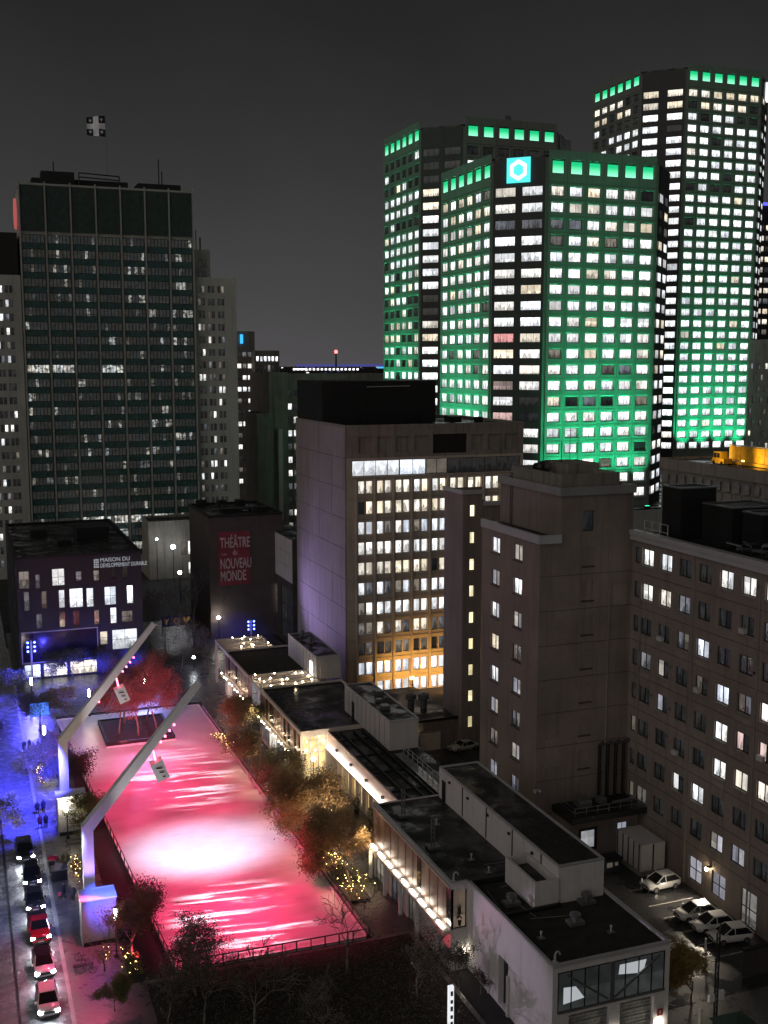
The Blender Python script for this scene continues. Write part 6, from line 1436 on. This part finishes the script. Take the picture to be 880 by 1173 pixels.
person('person in dark coat carrying a pink bag on the walkway', walk(73, 1029), .3, cd_, lg, seed=2); q = walk(72, 1029); bg_ = thing('shopping_bag', 'pink bag carried by the walker beside the nearer kiosk', 'bag', (q.x - .32, q.y - .1, .6)); MB().box(q.x - .45, q.x - .15, q.y - .18, q.y - .06, .5, .86).build('bag', mat('pink_bag', (.6, .1, .18), .6), bg_); MB().tube((q.x - .3, q.y - .12, .86), (q.x - .27, q.y - .1, .98), .01, n=4).build('handle', dark_metal, bg_)
person('person in grey coat standing beside the pink bag walker', walk(84, 1032), -.4, cg, lg, .08, seed=3)
for k, (px, py, cc, lb, rz) in enumerate(((43, 933, cd_, 'left one of the two farther walkers on the blue-lit street', 3.1), (50, 931, cn, 'right one of the two farther walkers on the blue-lit street', 3.1), (46, 949, cr, 'walker in maroon coat nearest in the group of four', 3.2), (53, 948, cd_, 'walker in black coat right of the maroon one', 3.1), (28, 861, cd_, 'lone dark walker on the blue street by the shrubs', .1), (34, 859, cn, 'second walker close behind the lone dark one', .2), (2, 838, cg, 'walker in grey at the left edge of the blue street', 1.2))): person(lb, walk(px, py, .11 if px > 30 else .01), rz, cc, lg, .2, seed=10 + k)
person('person in black before the glazed end of the pavilion', Vector((40.2, 131.6, .1)), .4, cd_, lg, .06, seed=31); person('person in navy beside the globe lamp on the terrace', Vector((41.9, 131.3, .1)), -.3, cn, lg, .06, seed=32)
# ------------------------------------------------------------------ trees and shrubs
bark = mat('bark', (.17, .145, .125), .9, var=.3, vscale=4, bump=.5, bscale=18)
def leafmat(name, c, c2): 
    m, t, b = _nodes(name); n = _noise(t, 1.6, 3); n2 = _noise(t, 9, 2); f = _math(t, 'ADD', _math(t, 'MULTIPLY', n.outputs[0], .6), _math(t, 'MULTIPLY', n2.outputs[0], .4)); t.links.new(_mix(t, _mapr(t, f, .38, .62, 0, 1), c, c2), b.inputs['Base Color']); b.inputs['Roughness'].default_value = .6
    return m
L_rust = leafmat('rust_leaves', (.16, .10, .045), (.34, .21, .09)); L_olive = leafmat('olive_leaves', (.15, .13, .065), (.29, .23, .115)); L_green = leafmat('dark_green_leaves', (.05, .065, .03), (.11, .12, .05)); L_yel = leafmat('yellow_leaves', (.16, .11, .025), (.26, .17, .04)); L_red = leafmat('dusky_red_leaves', (.16, .06, .05), (.28, .11, .09)); L_dark = leafmat('dark_brown_leaves', (.05, .045, .038), (.10, .085, .065)); L_gold = leafmat('green_gold_leaves', (.09, .095, .03), (.18, .16, .05))
def tree_meshes(seed, h, cr, leaves, lsize, base=.28, spread=1.0, twig=1.0, shape=1.0, r0=None, tmin=.012):
    rg = random.Random(seed); tr = MB(); tw = MB(); tips = []
    r0 = r0 or .035 * h * .55
    def grow(p, d, L, r, lvl):
        n = 3; q = p
        for k in range(n):
            d2 = (d + Vector((rg.gauss(0, .13), rg.gauss(0, .13), rg.gauss(.03, .08)))).normalized(); q2 = q + d2 * (L / n); ra, rb = max(tmin, r * (1 - .22 * k)), max(tmin * .8, r * (1 - .22 * (k + 1)))
            (tr if lvl < 2 else tw).tube(q, q2, ra, rb, 6 if lvl < 2 else 3); q = q2; d = d2
            if lvl >= 1: tips.append((Vector(q), lvl))
            if lvl < 4 and k > 0 or lvl == 0 and k == 2:
                for _ in range(2 if lvl else 3):
                    if lvl > 0 and rg.random() > .8: continue
                    a = rg.uniform(0, 6.283); sd = d.orthogonal().normalized(); sd = (Matrix.Rotation(a, 3, d) @ sd); nd = (d * rg.uniform(.5, .9) + sd * rg.uniform(.5, .95) * spread + Vector((0, 0, .12))).normalized(); grow(Vector(q), nd, L * rg.uniform(.58, .78), rb * .68, lvl + 1)
    if lvl0 := True: grow(Vector((0, 0, 0)), Vector((rg.gauss(0, .05), rg.gauss(0, .05), 1)).normalized(), h * (base + .12), r0, 0)
    # scale branch cloud into the wanted height and width
    zs = max(v[2] for v in tw.v + tr.v); rs = sorted(math.hypot(v[0], v[1]) for v in tw.v)[int(len(tw.v) * .95)]; sz, sr = h / zs, cr / rs
    for M in (tr, tw): M.v = [(x * (sr if z > .5 else 1), y * (sr if z > .5 else 1), z * sz) for x, y, z in M.v]
    tips = [Vector((p.x * sr, p.y * sr, p.z * sz)) for p, l in tips if l >= 2]
    lf = MB(); leaves = int(leaves * 1.7); lsize = lsize * .74
    for k in range(leaves):
        p = rg.choice(tips) + Vector((rg.gauss(0, 1), rg.gauss(0, 1), rg.gauss(0, .8))) * (.20 * cr * .55)
        d = Vector((rg.gauss(0, 1), rg.gauss(0, 1), rg.gauss(-.2, .7))).normalized() * lsize * rg.uniform(.6, 1.3); s_ = d.orthogonal().normalized() * d.length * .32
        lf.face([p, p + d * .5 + s_, p + d, p + d * .5 - s_])
    return tr, tw, lf
_tm = {}
def tree(label, p, seed, h, cr, leaves, lsize, lm_, name='tree', rz=0.0, cat='tree', group=None, **kw):
    key = (seed, h, cr, leaves, lsize, tuple(sorted(kw.items())))
    if key not in _tm: t_, w_, l_ = tree_meshes(seed, h, cr, leaves, lsize, **kw); _tm[key] = (t_.mesh('trunk', bark, True), w_.mesh('branches', bark), l_.mesh('crown', L_rust) if leaves else None)
    T = thing(name, label, cat, (p.x, p.y, p.z), rz, group); a, b2, c = _tm[key]
    obj('trunk', a, T)
    if c is not None: o = obj('crown', c, T); setmat(o, 0, lm_); obj('branches', b2, T)
    else: obj('crown', b2, T)
    return T
def P(px, py, z=.1): return G(px, py, z)
g1 = 'trees along the right side of the rink'
tree('leafy tree lit pink from below at the rink\'s far right corner', P(264, 852), 1, 7.6, 3.5, 8000, .27, L_olive, group=g1); tree('grey-olive tree second from the far rink corner', P(320, 925), 2, 7.2, 3.9, 9000, .26, L_olive, group=g1, rz=1); tree('rusty brown tree in the middle of the rink-side row', P(362, 968), 1, 7.8, 4.3, 10000, .27, L_rust, group=g1, rz=2.2); tree('largest rust-coloured tree, nearest in the rink-side row', P(402, 1018), 3, 8.6, 4.6, 12000, .27, L_rust, group=g1, rz=.4)
tree('olive tree between the pink-lit one and the grey-olive one', P(294, 892), 1, 7.2, 3.3, 7000, .26, L_olive, group=g1, rz=4.1); tree('golden tree between the grey-olive and rust ones', P(340, 945), 3, 7.2, 3.6, 8000, .26, L_rust, group=g1, rz=1.9); tree('small olive tree behind the pink-lit one', P(285, 848), 2, 6.4, 2.8, 4000, .25, L_green, group=g1, rz=2.4)
tree('small red-lit tree at the corner of the near pavilion block', P(488, 1108), 5, 5.6, 1.7, 240, .2, L_red, spread=.8)
tree('thin bare sapling against the white-lit pavilion corner', P(527, 1122), 6, 4.2, .9, 0, .2, bark, spread=.6)
g2 = 'red-lit trees in the island planter'
for k, (x, y, h, cr, lb) in enumerate(((19.8, 162, 7.4, 2.7, 'red-lit tree at the left of the island planter'), (22.4, 160.6, 7.8, 2.8, 'red-lit tree at the front middle of the island planter'), (25.4, 162.2, 7.4, 2.7, 'red-lit tree at the right of the island planter'), (21.2, 166.8, 8.4, 2.8, 'red-lit tree at the back left of the island planter'), (24.6, 167, 8.6, 2.9, 'red-lit tree at the back right of the island planter'))): tree(lb, Vector((x, y, .8)), 7 if k % 2 else 8, h * 1.22, cr + 1.2, 6500, .24, L_red, group=g2, rz=k * 1.3, spread=.75, tmin=.02)
g3 = 'small trees between street and rink'
tree('dark tree lit red behind the blue panel', P(45, 838), 9, 6.2, 3.6, 6500, .27, L_green, group=g3); tree('leafy tree lit orange at the foot of the farther mast', P(58, 886), 10, 5.6, 3.2, 5500, .27, L_olive, group=g3); tree('spiky dark tree between the farther mast and the ice', P(82, 908), 9, 5.4, 3.5, 5000, .28, L_dark, group=g3, rz=1.3); tree('leafy tree with red-lit stem at the grey kiosk', P(97, 962), 10, 5.6, 3.0, 4500, .26, L_gold, group=g3, rz=.8)
tree('red-lit bushy tree right of the blue-topped kiosk', P(150, 1100), 11, 7.6, 3.3, 5500, .22, L_red, group=g3, spread=.85); tree('bare little tree in front of the blue-topped kiosk', P(120, 1112), 12, 5.6, 1.9, 0, .2, bark, group=g3); tree('round green-gold lollipop tree at the bottom of the walkway', P(132, 1158), 13, 3.4, 1.4, 3600, .17, L_gold, group=g3, base=.35)
tree('yellow-lit shrub at the left edge of the street', P(1, 960), 10, 5.0, 2.2, 2600, .26, L_gold, group=g3, rz=2); tree('yellow-green shrub behind the nearer mast', P(72, 998), 13, 2.4, .9, 700, .16, L_gold, group=g3); tree('pale shrub beside the four walkers', P(66, 940), 13, 2.0, .9, 600, .16, L_olive, group=g3, rz=1)
g4 = 'plaza trees before the dark house'
for k, (px, py, sd, h, cr, lb) in enumerate(((18, 800, 9, 5.2, 2.2, 'leafy tree at the corner of the dark house'), (60, 778, 10, 5.0, 2.4, 'blue-lit tree left under the dark screen'), (84, 776, 9, 5.4, 2.4, 'blue-lit tree in the middle under the dark screen'), (118, 772, 10, 5.2, 2.4, 'blue-lit tree right under the dark screen'), (160, 768, 9, 6.0, 2.4, 'blue-lit tree behind the tip of the farther mast'), (75, 815, 10, 4.2, 2.2, 'blue-lit shrub tree left of the farther mast arm'))): tree(lb, P(px, py), sd, h, cr + .4, 3000, .25, L_green if k != 5 else L_olive, group=g4, rz=k)
g5 = 'bare plaza trees before the theatre'
for k, (px, py, h, cr, lb) in enumerate(((190, 752, 15, 3.6, 'tall bare tree left of the blue banner'), (222, 742, 16, 4.2, 'tall bare tree in front of the theatre corner'), (208, 770, 11, 3.0, 'bare tree behind the red island trees'), (172, 742, 12, 3.0, 'thin bare tree beside the dark house corner'), (238, 770, 9, 2.6, 'bare tree near the far pergola'))): tree(lb, P(px, py), 14 + k % 2, h, cr, 900, .2, L_dark, group=g5, rz=k * 1.1, spread=.8, tmin=.035)
g6 = 'dark trees in the near garden'
for k, (x, y, h, cr, lv, lb) in enumerate(((17.0, 91.0, 6.6, 3.2, 1300, 'dark leafy tree at the near left corner of the rink'), (16.8, 86.5, 7.5, 3.0, 900, 'dark twiggy tree left of the rink fence'), (20.5, 84.5, 7.0, 3.2, 500, 'dark twiggy tree below the left end of the rink fence'), (30.6, 90.0, 8.4, 3.0, 0, 'bare tree overlapping the right end of the rink fence'), (25.5, 81, 5.5, 2.6, 300, 'low dark tree in the middle of the near garden'), (35.0, 84.0, 6.0, 2.6, 200, 'dark tree beside the narrow white column'), (14.0, 88.0, 5.0, 2.0, 500, 'dark shrub tree beside the walkway in the near garden'), (38.6, 83.2, 4.6, 2.0, 500, 'silvery twiggy shrub below the blank pavilion wall'))): tree(lb, Vector((x, y, .15)), 16 + k % 3, h, cr + .5, lv * 4, .17, L_dark, group=g6, rz=k * 1.7, tmin=.026)
tree('yellow-leaved tree at the near right corner of the pavilion', Vector((56.6, 74.5, .1)), 19, 5.8, 2.7, 4500, .26, L_yel); tree('ivy-dark bush at the door of the blank pavilion wall', Vector((40.3, 82.5, .1)), 13, 2.4, .9, 600, .16, L_dark, rz=2)
# low shrubs as ground cover in the near garden
rg = random.Random(91); mb = MB()
for k in range(9000):
    x, y = rg.uniform(13.6, 38), rg.uniform(75, 94)
    hgt = .5 + .45 * math.sin(x * 1.3) * math.cos(y * .9); z = rg.uniform(.12, max(.25, hgt)); d = Vector((rg.gauss(0, 1), rg.gauss(0, 1), rg.gauss(.4, .6))).normalized() * rg.uniform(.12, .28); s_ = d.orthogonal().normalized() * .05; p = Vector((x, y, z)); mb.face([p - s_, p + s_, p + d])
o = mb.build('ground_cover', L_dark); tag(o, 'dark low planting covering the near garden', 'plants', kind='stuff')
# ------------------------------------------------------------------ rink projectors, plaza and street floods, with some added fills
PINK = (1.0, .032, .14)
for (x, y, tx, ty, e_) in ((20.0, 105.2, 21.5, 101.5, 19000), (20.0, 105.2, 28, 102.0, 19000), (20.0, 105.2, 18.5, 111, 17000), (20, 105.2, 28.5, 112, 19000), (20, 132.2, 18.5, 124, 17000), (20, 132.2, 28, 124, 19000), (20, 132.2, 28, 137, 19000), (20, 132.2, 17.5, 137, 17000), (20, 132.2, 25, 148, 21000), (20, 132.2, 18.5, 150, 17000), (20, 134.5, 27, 157, 22000)):
    spot('pink_projector', (x, y, 18.0), (tx, ty, .2), e_ * 1.25, PINK, 56, 1.0, .3)
spot('lilac_projector', (20, 134.8, 18), (22, 161, .2), 24000, (1, .48, .72), 62, 1.0, .3)
# white pattern projector on the nearer mast: an oval and bands of streaks thrown on the ice
def pattern_projector(p, aim, energy, ang, build):
    o = spot('pattern_projector', p, aim, energy, (1, 1, 1), ang, .15, .02); l = o.data; l.use_nodes = True; t = l.node_tree; em = [n for n in t.nodes if n.type == 'EMISSION'][0]
    g = t.nodes.new('ShaderNodeNewGeometry'); sp = t.nodes.new('ShaderNodeSeparateXYZ'); t.links.new(g.outputs['Incoming'], sp.inputs[0])
    k = _math(t, 'DIVIDE', .2 - p[2], sp.outputs['Z']); X_ = _math(t, 'ADD', _math(t, 'MULTIPLY', sp.outputs['X'], k), p[0]); Y_ = _math(t, 'ADD', _math(t, 'MULTIPLY', sp.outputs['Y'], k), p[1])
    c, s_ = build(t, X_, Y_); t.links.new(s_, em.inputs['Strength']); em.inputs['Color'].default_value = (*c, 1)
def oval(cx, cy, rx, ry, soft):
    def f(t, X_, Y_):
        a = _math(t, 'DIVIDE', _math(t, 'SUBTRACT', X_, cx), rx); b2 = _math(t, 'DIVIDE', _math(t, 'SUBTRACT', Y_, cy), ry); d = _math(t, 'SQRT', _math(t, 'ADD', _math(t, 'MULTIPLY', a, a), _math(t, 'MULTIPLY', b2, b2)))
        n = t.nodes.new('ShaderNodeMapRange'); n.interpolation_type = 'SMOOTHERSTEP'; n.inputs[1].default_value = 1 + soft; n.inputs[2].default_value = 1 - soft; n.inputs[3].default_value = 0; n.inputs[4].default_value = 1; t.links.new(d, n.inputs[0]); return n.outputs[0]
    return f
def oval_build(t, X_, Y_): return (.60, .78, 1), oval(24.0, 121.2, 8.0, 6.8, .6)(t, X_, Y_)
def streak_build(cx, cy, rx, ry, seed, tilt):
    def f(t, X_, Y_):
        cbn = t.nodes.new('ShaderNodeCombineXYZ'); t.links.new(_math(t, 'MULTIPLY', X_, .085), cbn.inputs[0]); t.links.new(_math(t, 'MULTIPLY', _math(t, 'ADD', Y_, _math(t, 'MULTIPLY', X_, tilt)), 1.05), cbn.inputs[1]); cbn.inputs[2].default_value = seed
        n = _noise(t, 1.0, 4, cbn.outputs[0], .6); cj = t.nodes.new('ShaderNodeCombineXYZ'); t.links.new(X_, cj.inputs[0]); t.links.new(Y_, cj.inputs[1]); nj = _noise(t, 1.6, 4, cj.outputs[0], .7); v = _mapr(t, _math(t, 'ADD', n.outputs[0], _math(t, 'MULTIPLY', nj.outputs[0], .16)), .622, .655, 0, 1); return (.95, .93, 1), _math(t, 'MULTIPLY', v, oval(cx, cy, rx, ry, .35)(t, X_, Y_))
    return f
pattern_projector((19.2, 107.9, 18.2), (23.8, 118, 0), 62000, 80, oval_build)
pattern_projector((19.0, 105.0, 18.0), (25, 103, 0), 40000, 90, streak_build(24.2, 103.8, 6.4, 7.6, 3.1, .12)); pattern_projector((19.5, 135.0, 18.4), (25, 144, 0), 34000, 90, streak_build(25.5, 145, 6.6, 12, 7.7, .10))
BLUE = (.06, .06, 1.0)
spot('blue_flood', (9.9, 103.2, 5.2), (9.7, 106.4, 8.4), 900, (.34, .20, 1), 80, .8)      # on the kiosk roof, lighting the post
spot('blue_flood', (10.6, 99.6, 8.2), (10.6, 103.2, 4.5), 9000, (.06, .10, 1), 40, .5); spot('blue_flood', (8.6, 131, 11), (3.0, 138, 0), 60000, BLUE, 95, .9); spot('blue_flood', (8.2, 134, 11), (2.0, 152, 0), 110000, BLUE, 70, .9)
p = G(38, 792); spot('blue_flood', (p.x, p.y - .5, 8), (3, 182, 0), 40000, BLUE, 95, .9); spot('blue_flood', (p.x, p.y - .6, 7), (18, 190, 0), 14000, BLUE, 120, .9); spot('blue_flood', (p.x + 9, p.y - 4, .6), (p.x + 10, 197, 2), 1800, BLUE, 140, .9); spot('blue_flood', (51, 209, 5), (50, 213, 0), 1800, BLUE, 120, .9); spot('blue_flood', (28, 190, 8), (22, 184, 0), 16000, (.25, .28, 1), 120, .9)
spot('violet_flood', (45, 196, 9), (58, 184, 16), 9000, (.58, .42, 1), 100, .9, .5); spot('violet_flood', (10.6, 105.3, 9.8), (41.2, 79.5, 4.5), 15000, (.92, .72, 1), 20, .6, .3)  # second beam added on the mast to tint the pavilion wall
spot('pink_fill', (9.0, 100, 9), (4.5, 92, 0), 5000, (1, .12, .25), 80, .9); spot('pink_fill', (9.0, 102.5, 9), (8.0, 101, 0), 5000, (1, .10, .28), 70, .8); spot('red_flood', (38.0, 88.9, .4), (37.6, 88.1, 3), 520, (1, .05, .09), 110, .8)  # pink pair added on the mast to tint street and walkway
for x, y in ((20, 159.2), (25, 159.2), (22.4, 164)): spot('red_flood', (x, y, 1.1), (x + .4, y + 2, 6), 650, (1, .16, .16), 130, .9)
spot('red_flood', (35.2, 155.4, .5), (35.6, 155, 4), 420, (1, .14, .12), 120, .8); spot('red_flood', (13.2, 98.6, .5), (12.8, 100.5, 4), 1300, (1, .06, .1), 120, .8); spot('red_flood', (8.5, 165, .6), (8.8, 167, 4), 300, (1, .15, .08), 120, .8); spot('red_flood', (9.6, 149, .6), (9.8, 150.5, 3), 300, (1, .3, .1), 120, .8)
for (x, y) in ((36.0, 118.0), (36.2, 107.5), (35.8, 131)): spot('amber_flood', (x + 1.6, y - 1.6, .7), (x, y, 5), 4200, (1, .74, .42), 130, .9)
for k, q in enumerate(Q): 
    L_ = (4.6, 4.5, 4.6, 5.2, 4.3, 4.4)[k] / 2; spot('headlight_beam', (q[0], q[1] - L_ - .1, .75), (q[0] - .6, q[1] - L_ - 3.2, 0), 1300, (.90, .95, 1), 140, .9, .3)
p = G(4, 968); spot('amber_flood', (p.x + .8, p.y - 1.5, .5), (p.x, p.y + .5, 3.5), 900, (1, .8, .4), 120, .9)
for (px, py) in ((60, 780), (84, 778), (118, 774), (158, 770), (76, 818)): p = G(px, py); spot('blue_flood', (p.x - .3, p.y - 3.4, .5), (p.x, p.y, 2.2), 2600, BLUE, 70, .8)
spot('blue_flood', (8.9, 104.5, 11), (2.5, 114, 0), 5000, (.25, .3, 1), 80, .9); spot('pink_fill', (8.9, 104.0, 10.6), (1.0, 103, 0), 3000, (1, .2, .35), 60, .9)  # extra blue and pink added to colour the wet street
for (x, y, tx) in ((39.0, 103.5, 36.2), (39.0, 106.5, 36.4), (42.7, 111.5, 36.3), (42.7, 116.5, 36), (42.7, 121.5, 35.8), (42.7, 127, 35.4), (39.0, 136, 35.2), (39.0, 142, 35), (39.0, 152, 35.2)):
    spot('tree_fill_spot', (x - .3, y, 7.4), (tx + .6, y - .5, 1.6), 2300, (1, .74, .44), 58, .9, .15)  # warm fill added to brighten the rink-side trees
for (x, y) in ((20, 156.8), (25, 156.8)): spot('red_flood', (x, y, .6), (x, 163, 6), 1100, (1, .14, .18), 80, .9)
